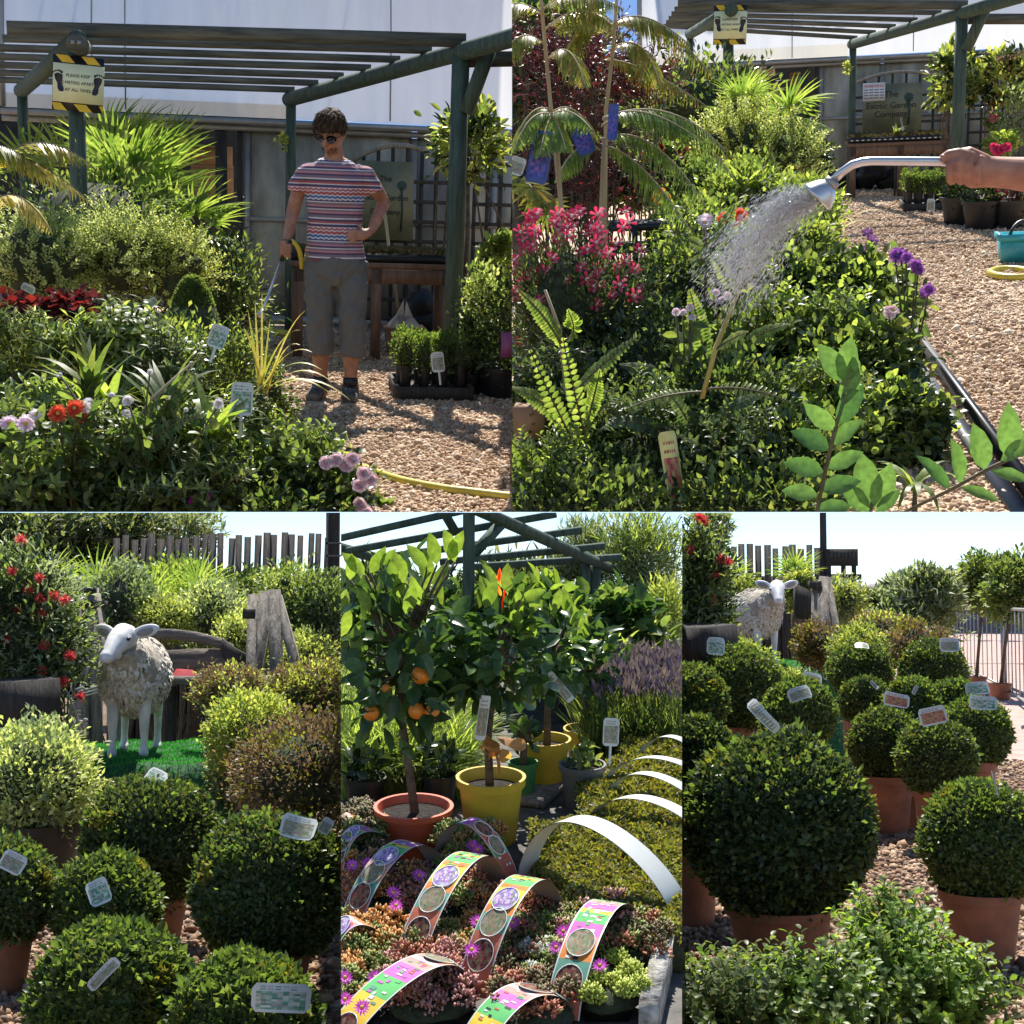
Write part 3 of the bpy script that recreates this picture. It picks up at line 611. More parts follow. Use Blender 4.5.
# ---- rake, terracotta pot with white cover
def rake(px, py0, py1, D, label, lean=.12):
    f = gr(px, py1); f = at(px, py1, D); g = thing('leaf_rake', label, 'rake', (f.x, D, 0)); top = at(px - 6, py0, D); H = top.z
    b = MB(); b.tube([(0, 0, .26), (-lean * .5, .1, H * .6), (-lean, .2, H)], .013, 8); b.build('handle', M['palewood'], g)
    b = MB()
    for i in range(13):
        s = (i - 6) / 6; b.tube([(0, 0, .27), (s * .1, -.02, .12), (s * .17, -.06, .02)], .004, 4)
    b.tube([(-.1, -.02, .13), (.1, -.02, .13)], .005, 4); b.build('tines', M['white'], g); return g
M['palewood'] = wood('pale_handle_wood', (.5, .4, .25), (.35, .26, .15), 5)
rake(398, 212, 350, 12.4, 'leaf rake with pale handle leaning behind the bench by the man')
def covered_pot(px, py, D, wpx, label):
    c = at(px, py, D); c = Vector((c.x, D, 0)); W = mm(px, py, D, wpx) / 2; g = thing('square_planter', label, 'planter', c)
    b = MB(); b.add([(-W * .8, -W * .8, 0), (W * .8, -W * .8, 0), (W * .8, W * .8, 0), (-W * .8, W * .8, 0), (-W, -W, W * 1.3), (W, -W, W * 1.3), (W, W, W * 1.3), (-W, W, W * 1.3)],
                    np.array([(0, 1, 5, 4), (1, 2, 6, 5), (2, 3, 7, 6), (3, 0, 4, 7), (3, 2, 1, 0)])); b.box((0, 0, W * 1.32), (W * 2.12, W * 2.12, W * .14)); b.build('planter_body', M['terrap'], g)
    t = thing('scoop_funnel', 'pale grey cone shaped cover standing on the terracotta planter' + (' by the man' if CUR[0] is ST1 else ' past the lance'), 'cover', c + Vector((0, 0, W * 1.4)))
    b = MB(); v = [(-W * .85, -W * .8, 0), (W * .85, -W * .8, 0), (W * .85, W * .8, 0), (-W * .85, W * .8, 0), (-W * .4, -W * .38, W * .55), (W * .4, -W * .38, W * .55), (W * .4, W * .38, W * .55), (-W * .4, W * .38, W * .55), (0, 0, W * 1.5)]
    b.add(v, [np.array([(0, 1, 5, 4), (1, 2, 6, 5), (2, 3, 7, 6), (3, 0, 4, 7)]), np.array([(4, 5, 8), (5, 6, 8), (6, 7, 8), (7, 4, 8)])]); b.build('cone', M['grey_cone'], t)
    b = MB(); b.tube([(0, -W * .12, W * .9), (0, -W * .05, W * 1.9)], W * .06, 6); b.build('handle', M['signblack'], t)
M['terrap'] = plain('faded_terracotta', (.36, .19, .13), .8, var=.15, scale=6); M['grey_cone'] = plain('pale_grey_plastic', (.45, .42, .4), .6, var=.08)
covered_pot(404, 335, 11.9, 38, 'square faded terracotta planter under the bench beside the man')

# ---- black sacks under bench
b = MB(); p = at(445, 322, 12.6); 
for i in range(9): b.ell((p.x + rng.uniform(-.2, .2), 12.6 + rng.uniform(-.1, .1), .12 + rng.uniform(0, .2)), (.16, .12, .14), bump=.35, seed=i)
single(b, 'rubble_sack', 'crumpled black sack in the shade under the potting bench', 'sack', M['blackpot'], (p.x, 12.6, 0), smooth=True)

# ---- cardboard boxes and shop shelf in the open side
M['cardboard'] = plain('brown_cardboard', (.36, .2, .11), .8, var=.08)
def cbox(x0, y0, x1, y1, D, label, stick=True):
    a = at(x0, y1, D); b_ = at(x1, y0, D); W = b_.x - a.x; H = b_.z - a.z; g = thing('cardboard_box', label, 'box', ((a.x + b_.x) / 2, D, a.z))
    b = MB(); b.box((0, .15, H / 2), (W, .3, H)); b.build('carton', M['cardboard'], g)
    b = MB(); b.box((0, -.003, H * .97), (W * .98, .004, H * .03)); b.box((0, .15, H + .002), (.06, .3, .003)); b.build('tape', M['tape'], g)
    if stick: b = MB(); b.box((W * .25, -.004, H * .75), (W * .28, .004, H * .3)); b.build('sticker', M['sticker'], g)
    return g
M['tape'] = plain('parcel_tape', (.45, .3, .18), .3); M['sticker'] = plain('blue_sticker', (.12, .25, .32), .4, var=.5, scale=20)
cbox(191, 166, 233, 196, 14.2, 'lower cardboard box of the stack in the dark shed opening', False)
cbox(192, 147, 232, 165.5, 14.2, 'upper cardboard box with blue sticker in the dark shed opening')
sh = thing('shop_shelf', 'dark shop shelving behind the palms in the shed opening', 'shelf', at(120, 240, 14.6)); 
b = MB()
for yy in (196, 240, 290): p = at(165, yy, 14.55); b.box(p - at(120, 240, 14.6), (2.1, .4, .03))
b.build('shelf_board', M['darkwood'], sh)
# printed garden product pack with pink oval
g = thing('product_box', 'white and black printed pack with pink oval on the shed shelf', 'box', at(137, 155, 14.1))
b = MB(); W = mm(137, 140, 14.1, 50); H = mm(137, 140, 14.1, 24); b.box((0, .06, H / 2), (W, .12, H)); b.build('carton', M['card'], g)
b = MB(); b.box((-.02 * W, -.002, H * .38), (W * .95, .006, H * .5)); b.build('band', M['signblack'], g)
b = MB(); b.ell((W * .28, -.004, H * .42), (W * .18, .008, H * .36)); b.build('oval', tinted('pink_print', (.55, .22, .26)), g)
g = thing('goods_bag', 'small blue grey packet on the shed shelf behind the palms', 'packet', at(106, 190, 14.1))
b = MB(); W = mm(106, 180, 14.1, 14); b.box((0, .03, W * .7), (W, .05, W * 1.4)); b.build('packet', tinted('blue_pack', (.16, .2, .3)), g)
b = MB(); [b.box((0, -.002, W * (.3 + .25 * i)), (W * .6, .004, W * .1)) for i in range(4)]; b.build('print_lines', M['card'], g)

# ---------------------------------------------------------------- the man
def skin_mat(name, c):
    m, t, b = newmat(name); b.inputs['Base Color'].default_value = rgb(*c); b.inputs['Roughness'].default_value = .55
    no = t.nodes.new('ShaderNodeTexNoise'); no.inputs['Scale'].default_value = 22; no.inputs['Detail'].default_value = 6; tc = t.nodes.new('ShaderNodeTexCoord'); rp = t.nodes.new('ShaderNodeValToRGB')
    rp.color_ramp.elements[0].position = .35; rp.color_ramp.elements[1].position = .65; rp.color_ramp.elements[0].color = rgb(c[0] * .8, c[1] * .68, c[2] * .66); rp.color_ramp.elements[1].color = rgb(c[0] * 1.08, c[1] * 1.08, c[2] * 1.05)
    t.links.new(tc.outputs['Object'], no.inputs[0]); t.links.new(no.outputs['Fac'], rp.inputs[0]); t.links.new(rp.outputs[0], b.inputs['Base Color'])
    n2 = t.nodes.new('ShaderNodeTexNoise'); n2.inputs['Scale'].default_value = 160; bp = t.nodes.new('ShaderNodeBump'); bp.inputs['Strength'].default_value = .35; bp.inputs['Distance'].default_value = .003
    t.links.new(tc.outputs['Object'], n2.inputs[0]); t.links.new(n2.outputs['Fac'], bp.inputs['Height']); t.links.new(bp.outputs[0], b.inputs['Normal'])
    b.inputs['Subsurface Weight'].default_value = .15; b.inputs['Subsurface Radius'].default_value = (.02, .008, .004); b.inputs['Subsurface Scale'].default_value = .3; return m
M['skin'] = skin_mat('tanned_skin', (.42, .21, .135))
def remesh(o, vox, sm=6, fac=.6):
    m = o.modifiers.new('body', 'REMESH'); m.mode = 'VOXEL'; m.voxel_size = vox; m.use_smooth_shade = True
    s = o.modifiers.new('smooth', 'SMOOTH'); s.iterations = sm; s.factor = fac
def folds(o, st, sz):
    tx = bpy.data.textures.new('cloth_folds', 'CLOUDS'); tx.noise_scale = sz; tx.noise_depth = 2
    m = o.modifiers.new('folds', 'DISPLACE'); m.texture = tx; m.strength = st; m.mid_level = .5; m.texture_coords = 'LOCAL'
Dm = 9.0
foot = gr(334, 402); Dm = foot.y
man = thing('person', 'man in striped T-shirt, grey shorts and sunglasses holding a watering lance, hand on hip', 'person', (foot.x, Dm, 0))
def mp(px, py, dy=0.0): p = at(px, py, Dm + dy); return Vector((p.x - foot.x, dy, p.z))
B = MB()
# legs
for hip, knee, calf, ank, toe, dy in (((321, 262), (320, 322), (320.5, 350), (320.5, 386), (312, 402), .03), ((351, 262), (352, 325), (351.5, 350), (350.5, 380), (348, 402), -.03)):
    h_, k_, c_, a_ = mp(*hip, 0), mp(*knee, -.02 + dy), mp(*calf, dy + .03), mp(*ank, dy + .04)
    f = Vector((a_.x, a_.y - .02, .05)); tp = Vector((mp(*toe).x, a_.y - .16, .035))
    B.tube([h_ + Vector((0, 0, .02)), h_, (h_ + k_) / 2, k_, c_, (c_ * .4 + a_ * .6), a_, Vector((a_.x, a_.y + .01, .05))], [.075, .085, .08, .06, .058, .046, .038, .045], 14)
    B.tube([f + Vector((0, .05, 0)), f, (f + tp) / 2, tp], [.04, .045, .043, .03], 10)
# torso
tor = [((335, 262), .155, .1), ((335, 246), .15, .1), ((335, 228), .142, .095), ((335, 205), .155, .105), ((335, 185), .175, .112), ((335, 173), .16, .098), ((335, 166), .125, .078), ((334, 158), .08, .06)]
B.rings([(mp(*p), rx, ry) for p, rx, ry in tor])
B.tube([mp(335, 163, 0), mp(334, 155, -.01), mp(333, 145, -.03)], [.062, .056, .055], 14)
# arms
sL, eL, wL = mp(302, 175), mp(293, 212, .02), mp(287, 240, -.07)
B.tube([mp(311, 173), sL, (sL + eL) / 2, eL, (eL + wL * 2) / 3, wL], [.045, .05, .045, .041, .034, .027], 12)
sR, eR, wR = mp(368, 176), mp(384, 203, .08), mp(371, 231, -.08)
B.tube([mp(359, 173), sR, (sR + eR) / 2, eR, (eR + wR * 2) / 3, wR], [.045, .05, .046, .043, .036, .028], 12)
# hand gripping the lance: palm and curled fingers
pm = mp(286, 249, -.1); B.ell(pm, (.036, .03, .045))
B.tube([wL, pm], [.027, .032], 10)
for i in range(4):
    z = pm.z + .03 - i * .022; l = (.95, 1, .95, .8)[i]
    B.tube([(pm.x + .02, pm.y - .01, z), (pm.x + .022, pm.y - .045 * l, z - .004), (pm.x - .012, pm.y - .062 * l, z - .006), (pm.x - .038, pm.y - .038 * l, z - .004)], [.012, .0115, .0105, .009], 8)
B.tube([(pm.x - .02, pm.y, pm.z + .03), (pm.x - .03, pm.y - .04, pm.z + .045), (pm.x - .005, pm.y - .065, pm.z + .048)], [.013, .012, .01], 8)
# hand on hip: palm on the side of the waist, fingers pointing inwards
ph = mp(362, 235, -.12); B.tube([wR, ph], [.027, .03], 10); B.ell(ph, (.045, .022, .035))
for i, (dx, dz, l) in enumerate(((-.085, .028, 1), (-.095, .008, 1), (-.088, -.012, 1), (-.07, -.03, 1))):
    B.tube([ph + Vector((-.02, -.006, dz * .7)), ph + Vector((dx * .65, -.016, dz * .95)), ph + Vector((dx, -.002, dz * 1.1 - .008))], [.012, .011, .009], 8)
B.tube([ph + Vector((0, 0, .025)), ph + Vector((-.01, .03, .05)), ph + Vector((-.03, .045, .06))], [.013, .012, .01], 8)
# head: skull, face, nose, chin, ears, turned down and to one side
hc = mp(331.5, 131, -.06); hr = Matrix.Rotation(R(-27), 4, 'Z') @ Matrix.Rotation(R(30), 4, 'X') @ Matrix.Rotation(R(5), 4, 'Y')
def H(x, y, z): return hc + hr @ Vector((x, y, z))
B.ell(hc, (.08, .098, .108), hr, 20, 14); B.ell(H(0, -.035, -.05), (.056, .056, .072), hr, 16, 12); B.ell(H(0, -.068, -.098), (.026, .024, .022), hr)
B.tube([H(0, -.094, .012), H(0, -.122, -.024), H(0, -.1, -.038)], [.011, .0175, .015], 10)
B.ell(H(0, -.088, .03), (.05, .016, .013), hr); B.ell(H(0, -.087, -.062), (.024, .012, .006), hr); B.ell(H(0, -.085, -.073), (.02, .012, .0065), hr)
for s in (-1, 1):
    B.ell(H(.078 * s, .005, -.012), (.01, .022, .034), hr); B.ell(H(.045 * s, -.06, -.03), (.022, .022, .02), hr)
o = B.build('body', M['skin'], man); remesh(o, .0062, 5, .5)
# hair: swept locks over a close cap
hb = MB(); hb.ell(H(0, .014, .034), (.089, .1, .094), hr, 20, 14, bump=.08)
n = 2600; d = unit(n); d = d[(d[:, 2] > -.25)]; d = d[~((d[:, 1] < -.35) & (d[:, 2] < .25))]; n = len(d)
P = np.array([H(x * .09, y * .102 + .01, z * .096 + .034) for x, y, z in d]); fw = np.array(hr.to_3x3()) @ np.array((-.35, -.75, -.35))
DD = nrm(d @ np.array(hr.to_3x3()).T * .55 + fw + unit(n) * .42); hb.leaves(T_B2, P, DD, d @ np.array(hr.to_3x3()).T, rng.uniform(.035, .065, n), .011)
M['hair'] = leafmat('brown_hair', [(.03, .018, .01), (.06, .035, .02), (.12, .07, .04)], .75, 0, None, .15); hb.build('hair', M['hair'], man)
bd = MB(); n = 170; th = rng.uniform(-1.2, 1.2, n); P = np.array([H(.052 * math.sin(a), -.04 - .048 * math.cos(a), -.085 - rng.uniform(-.022, .02)) for a in th])
bd.leaves(T_DIA, P, unit(n) + np.array((0, -.5, -1.2)), unit(n), .009, .003); bd.build('beard', M['hair'], man)
# sunglasses
gl = MB()
for s in (-1, 1):
    c = [(.036 * s + .031 * math.cos(a) * (1 + .1 * s * math.cos(a)), -.112 + .006 * abs(math.cos(a)) + .01 * (s * math.cos(a) > 0), .004 + .024 * math.sin(a)) for a in np.arange(16) * math.pi / 8]
    f = [H(*p) for p in c]; bk = [H(x, y + .006, z) for x, y, z in c]; gl.add(f + bk, [np.array([range(16)]), np.array([(i, (i + 1) % 16, 16 + (i + 1) % 16, 16 + i) for i in range(16)])])
sg_ = gl.build('sunglasses', tinted('black_lens', (.008, .008, .01), .08), man); fr = MB()
for s in (-1, 1): fr.tube([H(.056 * s, -.105, .012), H(.084 * s, -.06, .008), H(.086 * s, .0, -.002)], .003, 6)
fr.tube([H(-.006, -.115, .01), H(.006, -.115, .01)], .004, 6); fr.build('glasses_frame', M['signblack'], sg_)
# T-shirt
def stripes():
    m, t, b = newmat('striped_cotton'); L = t.links.new
    tc = t.nodes.new('ShaderNodeTexCoord'); sx = t.nodes.new('ShaderNodeSeparateXYZ'); L(tc.outputs['Object'], sx.inputs[0])
    pp = t.nodes.new('ShaderNodeMath'); pp.operation = 'PINGPONG'; pp.inputs[1].default_value = .016; L(sx.outputs['X'], pp.inputs[0])
    ml = t.nodes.new('ShaderNodeMath'); ml.operation = 'MULTIPLY_ADD'; ml.inputs[1].default_value = .5; L(pp.outputs[0], ml.inputs[0]); L(sx.outputs['Z'], ml.inputs[2])
    # zigzag only in two bands: choose by a wave of height
    def scaled(src):
        a = t.nodes.new('ShaderNodeMapRange'); a.inputs[1].default_value = 0; a.inputs[2].default_value = .235; a.clamp = False; L(src, a.inputs[0])
        f = t.nodes.new('ShaderNodeMath'); f.operation = 'FRACT'; L(a.outputs[0], f.inputs[0]); r = t.nodes.new('ShaderNodeValToRGB'); r.color_ramp.interpolation = 'CONSTANT'
        r.color_ramp.elements[0].position = 0; L(f.outputs[0], r.inputs[0]); return r
    def fill(r, st):
        e = r.color_ramp.elements; e[0].color = rgb(*st[0][1]); e[1].position = st[1][0]; e[1].color = rgb(*st[1][1])
        for p, c in st[2:]: x = e.new(p); x.color = rgb(*c)
    Rd, Bl, Wh, Pk, Gy, Nv = (.42, .09, .09), (.07, .14, .32), (.62, .57, .58), (.5, .22, .24), (.2, .15, .2), (.09, .06, .12)
    r1 = scaled(sx.outputs['Z']); fill(r1, [(0, Pk), (.05, Gy), (.09, Wh), (.12, Nv), (.17, Pk), (.21, Gy), (.27, Wh), (.3, Nv), (.35, Wh), (.39, Gy), (.44, Pk), (.48, Nv), (.53, Wh), (.56, Gy), (.62, Pk), (.66, Nv), (.72, Wh), (.75, Rd), (.8, Nv), (.85, Wh), (.89, Gy), (.95, Nv)])
    r2 = scaled(ml.outputs[0]); fill(r2, [(0, Wh), (.3, Bl), (.36, Wh), (.4, Bl), (.46, Wh), (.49, Rd), (.56, Wh), (.59, Rd), (.64, Wh)])
    a = t.nodes.new('ShaderNodeMapRange'); a.inputs[2].default_value = .235; a.clamp = False; L(sx.outputs['Z'], a.inputs[0]); f = t.nodes.new('ShaderNodeMath'); f.operation = 'FRACT'; L(a.outputs[0], f.inputs[0])
    s1 = t.nodes.new('ShaderNodeMath'); s1.operation = 'COMPARE'; s1.inputs[1].default_value = .49; s1.inputs[2].default_value = .16; L(f.outputs[0], s1.inputs[0])
    mx = t.nodes.new('ShaderNodeMix'); mx.data_type = 'RGBA'; L(s1.outputs[0], mx.inputs[0]); L(r1.outputs[0], mx.inputs[6]); L(r2.outputs[0], mx.inputs[7]); L(mx.outputs[2], b.inputs['Base Color'])
    b.inputs['Roughness'].default_value = .9
    no = t.nodes.new('ShaderNodeTexNoise'); no.inputs['Scale'].default_value = 9; no.inputs['Detail'].default_value = 3; no.inputs['Distortion'].default_value = .8; L(tc.outputs['Object'], no.inputs[0])
    bp = t.nodes.new('ShaderNodeBump'); bp.inputs['Strength'].default_value = .8; bp.inputs['Distance'].default_value = .03; L(no.outputs['Fac'], bp.inputs['Height']); L(bp.outputs[0], b.inputs['Normal']); return m
def cloth(name, c, bump=.9, sc=11):
    m, t, b = newmat(name); b.inputs['Base Color'].default_value = rgb(*c); b.inputs['Roughness'].default_value = .9
    tc = t.nodes.new('ShaderNodeTexCoord'); mp_ = t.nodes.new('ShaderNodeMapping'); mp_.inputs['Scale'].default_value = (1, 1, .45); no = t.nodes.new('ShaderNodeTexNoise'); no.inputs['Scale'].default_value = sc; no.inputs['Detail'].default_value = 3; no.inputs['Distortion'].default_value = 1
    bp = t.nodes.new('ShaderNodeBump'); bp.inputs['Strength'].default_value = bump; bp.inputs['Distance'].default_value = .03
    t.links.new(tc.outputs['Object'], mp_.inputs[0]); t.links.new(mp_.outputs[0], no.inputs[0]); t.links.new(no.outputs['Fac'], bp.inputs['Height']); t.links.new(bp.outputs[0], b.inputs['Normal']); return m
S_ = MB()
S_.rings([(mp(335, 259.5), .185, .135), (mp(335, 254), .183, .134), (mp(335, 240), .174, .125), (mp(335, 222), .168, .115), (mp(335, 205), .178, .12), (mp(335, 190), .19, .127), (mp(335.5, 178), .19, .12), (mp(335.5, 170), .168, .108), (mp(335, 164), .135, .09), (mp(334, 159.5), .095, .075)])
S_.tube([mp(315, 171), mp(304, 175.5), mp(299, 184), mp(297, 192)], [.055, .062, .06, .058], 14); S_.tube([mp(355, 171), mp(366, 176), mp(371, 185), mp(374.5, 193)], [.055, .062, .06, .058], 14)
o = S_.build('t_shirt', stripes(), man); remesh(o, .008, 4, .5); folds(o, .034, .1)
S_ = MB()
S_.rings([(mp(335.5, 285), .1, .09), (mp(335, 275), .182, .13), (mp(335, 262), .185, .132), (mp(335, 254), .178, .128), (mp(335, 250), .17, .12)])
S_.tube([mp(321, 262), mp(320, 290, 0), mp(320, 322, .01), mp(321, 353, .03)], [.1, .096, .084, .078], 16); S_.tube([mp(351, 262), mp(352, 290, -.02), mp(352.5, 325, -.04), mp(352, 354, -.01)], [.1, .097, .085, .079], 16)
o = S_.build('shorts', cloth('grey_brown_cotton', (.13, .128, .124)), man); remesh(o, .009, 4, .5); folds(o, .042, .08)
for (ax, ay, tx, dy) in ((320.5, 386, 311, .03), (350.5, 380, 347, -.03)):
    a_ = mp(ax, ay, dy + .04); tx_ = mp(tx, 402).x
    S_ = MB(); S_.tube([(a_.x, a_.y, .16), (a_.x, a_.y, .1)], [.046, .05], 14); S_.build('sock', M['signblack'], man)
    S_ = MB(); S_.tube([(a_.x, a_.y + .01, .115), (a_.x, a_.y, .07), (a_.x, a_.y, .05)], [.053, .056, .055], 14)
    hx = Vector((a_.x, a_.y + .05, .05)); tp = Vector((tx_, a_.y - .2, .045)); S_.tube([hx, hx.lerp(tp, .3), hx.lerp(tp, .7), tp], [(.05, .05), (.052, .052), (.054, .044), (.042, .034)], 14)
    so_ = S_.build('shoe', M['shoe'] if 'shoe' in M else M.setdefault('shoe', plain('dark_grey_canvas', (.12, .11, .1), .85, var=.4, scale=25, bump=.5)), man); remesh(so_, .008, 3, .5)
    S_ = MB(); S_.tube([hx - Vector((0, 0, .037)), hx.lerp(tp, .3) - Vector((0, 0, .037)), hx.lerp(tp, .7) - Vector((0, 0, .037)), tp + Vector((0, -.01, -.032))], [(.052, .014), (.055, .014), (.058, .014), (.046, .014)], 14); S_.build('sole', tinted('pale_rubber', (.35, .3, .24)), so_)
    S_ = MB()
    for q in range(4): m_ = hx.lerp(tp, .38 + q * .11) + Vector((0, 0, .05 - q * .004)); S_.tube([m_ - Vector((.028, 0, .008)), m_, m_ + Vector((.028, 0, -.008))], .004, 5)
    S_.build('laces', M['card'], so_)
b = MB(); b.tube([wL + Vector((.028 * math.cos(a), .028 * math.sin(a), 0)) for a in np.linspace(0, 6.28, 14)], .004, 5); b.build('bracelet', M['signblack'], man)
# watering lance in the man's hand
la = thing('watering_lance', 'aluminium watering lance held low in the man\'s hand', 'watering lance', (foot.x + pm.x, Dm + pm.y, pm.z)); O = Vector((foot.x, Dm, 0)) + pm
tip = at(262, 312, Dm - .35) - O
b = MB(); b.tube([Vector((.03, -.02, .05)), Vector((0, -.035, 0)), tip * .2], .014, 10); b.build('grip', M['signblack'], la)
b = MB(); b.tube([tip * .18, tip * .8, tip], [.009, .009, .009], 10); b.build('tube', M['metal'], la)
b = MB(); b.tube([tip * .97, tip * 1.0, tip * 1.06], [.012, .014, .03], 12); b.build('rose', M['metal'], la)
b = MB(); b.tube(bez((.03, -.02, .05), (.09, 0, .03), (.1, .12, -.12)), .015, 8); b.build('hose_tail', M['hose'], la)
# yellow hoses on the gravel
def hose(pts, label, r=.017):
    P = [gr(*p, r) for p in pts]; n = len(P); q = []
    for i in range(n - 1):
        p0, p1, p2, p3 = P[max(i - 1, 0)], P[i], P[i + 1], P[min(i + 2, n - 1)]
        for k in range(8):
            t = k / 8; q.append(.5 * ((2 * p1) + (p2 - p0) * t + (2 * p0 - 5 * p1 + 4 * p2 - p3) * t * t + (3 * p1 - p0 - 3 * p2 + p3) * t ** 3))
    q.append(P[-1]); b = MB(); b.tube(q, r, 10); return single(b, 'garden_hose', label, 'hose', M['hose'], P[0], smooth=True)
hose([(345, 462), (366, 469), (400, 480), (440, 488), (480, 493), (530, 499), (580, 505)], 'yellow garden hose lying across the gravel in front of the man', .021)
hose([(282, 402), (292, 418), (295, 432), (286, 440), (270, 446), (262, 452)], 'looped yellow hose beside the bed edge near the man\'s feet', .02)
hose([(256, 331), (268, 332), (284, 333), (292, 336)], 'short yellow hose end by the foot of the greenhouse wall', .03)
# ================================================================ plants of stage 1
use(ST1)
def fan_palm(label, px, py, D, fronds, L, n=26, mat='palm', trunk=True, W=.03, group='fan palms'):
    """fronds: list of (px, py, dD, angle in the picture plane)"""
    c = at(px, py, D); t = thing('fan_palm', label, 'palm', (c.x, c.y, 0), 0, group); O = Vector((c.x, c.y, 0)); base = Vector((0, 0, c.z))
    for fx, fy, dd, ang in fronds:
        h = at(fx, fy, D + dd) - O; d = (math.cos(R(ang)), -.35, math.sin(R(ang)))
        f = MB(); s_ = MB(); fan(f, s_, base, h, d, n, L * rng.uniform(.9, 1.1), W * L / .4, 115)
        fo = f.build('frond', M[mat], t); s_.build('petiole', M['stem'], fo)
    b = MB(); b.tube([(0, 0, 0), (.01, 0, base.z * .5), (0, 0, base.z)], [.07, .06, .055], 10); b.build('trunk', M['bark'], t, smooth=True); return t
fan_palm('tall fan palm with upright spiky fronds right of the striped sign post', 133, 215, 11.6, [(128, 178, 0, 78), (140, 168, .1, 62), (118, 180, -.1, 118), (165, 196, .2, 35), (100, 200, .1, 150), (145, 205, -.3, 10), (120, 220, -.3, 190), (160, 180, .3, 70), (106, 160, .4, 100)], .5, 24)
fan_palm('bright fan palm reaching towards the greenhouse wall near the cardboard boxes', 205, 250, 11.2, [(196, 214, -.2, 68), (206, 213, 0, 22), (186, 226, .1, 130), (210, 236, -.2, -15), (192, 240, -.1, -70), (226, 242, .1, -40), (170, 205, .3, 110), (215, 225, .2, 45)], .34, 20)
fan_palm('half hidden fan palm deep in the shed opening behind the sign', 60, 180, 13.0, [(110, 140, 0, 70), (90, 150, 0, 110), (135, 138, 0, 60), (60, 160, 0, 100), (170, 150, 0, 75), (30, 165, .1, 90)], .45, 22)
# drooping feather palm at the left edge
c = at(-30, 150, 8.4); t = thing('feather_palm', 'feather palm with arching yellow tinged frond entering from the left edge', 'palm', (c.x, c.y, 0)); O = Vector((c.x, c.y, 0)); f = MB(); g2 = MB(); s_ = MB()
for p0, p1, p2, b_ in (((-20, 190), (20, 110), (92, 165), f), ((-25, 170), (10, 130), (88, 200), g2), ((-30, 160), (-5, 125), (45, 175), f), ((-30, 230), (10, 160), (50, 230), g2)):
    pts = bez(at(*p0, 8.5) - O, at(*p1, 8.4) - O, at(*p2, 8.2) - O, 16); pinnate(b_, s_, pts, 34, .2, .02, T_B1, 30, .007, down=.3)
f.build('fronds', M['palmolive'], t); g2.build('dry_frond', M['yellow_leaf'], t); s_.build('petioles', M['stem'], t); b = MB(); b.tube([(0, 0, 0), (0, 0, c.z * .6), (0, 0, c.z)], .05, 8); b.build('trunk', M['bark'], t)
# variegated shrubs
G = 'variegated shrubs under the sign'
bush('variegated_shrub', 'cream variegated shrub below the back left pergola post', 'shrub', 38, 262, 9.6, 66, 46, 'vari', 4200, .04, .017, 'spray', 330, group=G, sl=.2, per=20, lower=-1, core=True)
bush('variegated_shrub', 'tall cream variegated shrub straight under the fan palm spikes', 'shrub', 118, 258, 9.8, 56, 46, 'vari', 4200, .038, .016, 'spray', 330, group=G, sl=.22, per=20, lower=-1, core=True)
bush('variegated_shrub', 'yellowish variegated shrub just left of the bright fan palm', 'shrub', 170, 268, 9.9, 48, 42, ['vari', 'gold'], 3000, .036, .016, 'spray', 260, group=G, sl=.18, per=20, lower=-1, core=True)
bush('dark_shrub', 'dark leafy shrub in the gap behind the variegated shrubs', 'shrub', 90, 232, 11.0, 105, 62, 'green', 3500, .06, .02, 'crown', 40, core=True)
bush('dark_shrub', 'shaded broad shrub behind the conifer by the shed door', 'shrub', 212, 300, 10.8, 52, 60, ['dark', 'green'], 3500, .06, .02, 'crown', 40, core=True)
# red heuchera
bush('red_heuchera', 'dark red ruffled leaf plant on the left edge of the bed', 'bedding plant', 22, 322, 8.9, 32, 22, ['redleaf', 'purple'], 1300, .05, .05, 'crown', 30, tpl=T_OVAL, potr=.1)
bush('red_heuchera', 'dark red ruffled leaf plant beside the tall green leaves', 'bedding plant', 66, 320, 8.95, 30, 22, ['redleaf', 'purple'], 1300, .05, .05, 'crown', 30, tpl=T_OVAL, potr=.1)
# clipped box cone
c = at(193, 350, 8.6); t = thing('clipped_cone', 'tall clipped small leaved cone with yellow green edge behind the bed', 'topiary', (c.x, c.y, 0)); f = MB(); n = 6500; zz = rng.uniform(0, 1, n) ** .8; top = at(186, 278, 8.6).z
a = rng.uniform(0, 6.283, n); rr = .2 * (1 - zz) ** .55 * rng.uniform(.85, 1.08, n) + .01; P = np.stack([np.cos(a) * rr, np.sin(a) * rr, zz * (top - .15) + .15], 1); o_ = np.stack([np.cos(a), np.sin(a), 0 * a + .3], 1)
f.leaves(T_DIA, P, nrm(o_ + unit(n) * .7 + np.array((0, 0, .5))), o_ + unit(n) * .5, .03, .018); f.build('foliage', M['green'], t); b = MB(); b.lathe([(.17, .15), (.165, .5), (.13, .8 * top), (.01, .95 * top)], ns=16); b.build('shade_core', M['core'], t); pot(t, .15, .22, M['blackpot'])
tag(108 / 4 + 1, 288, 8.5, 14, 8, 25, 'small white label lying in the pale shrub above the red leaves', group='plant labels', stake=False, kind='print_grey')
tag(151, 303, 8.7, 13, 8, -35, 'small white label tilted in the shrub left of the clipped cone', stake=False, kind='print_grey')
tag(219, 337, 7.0, 20, 24, 14, 'green picture label half turned beside the clipped cone', yaw=-25)
tag(242, 399, 6.45, 22, 34, 3, 'upright green picture label standing in the bed left of the man\'s feet', yaw=0)
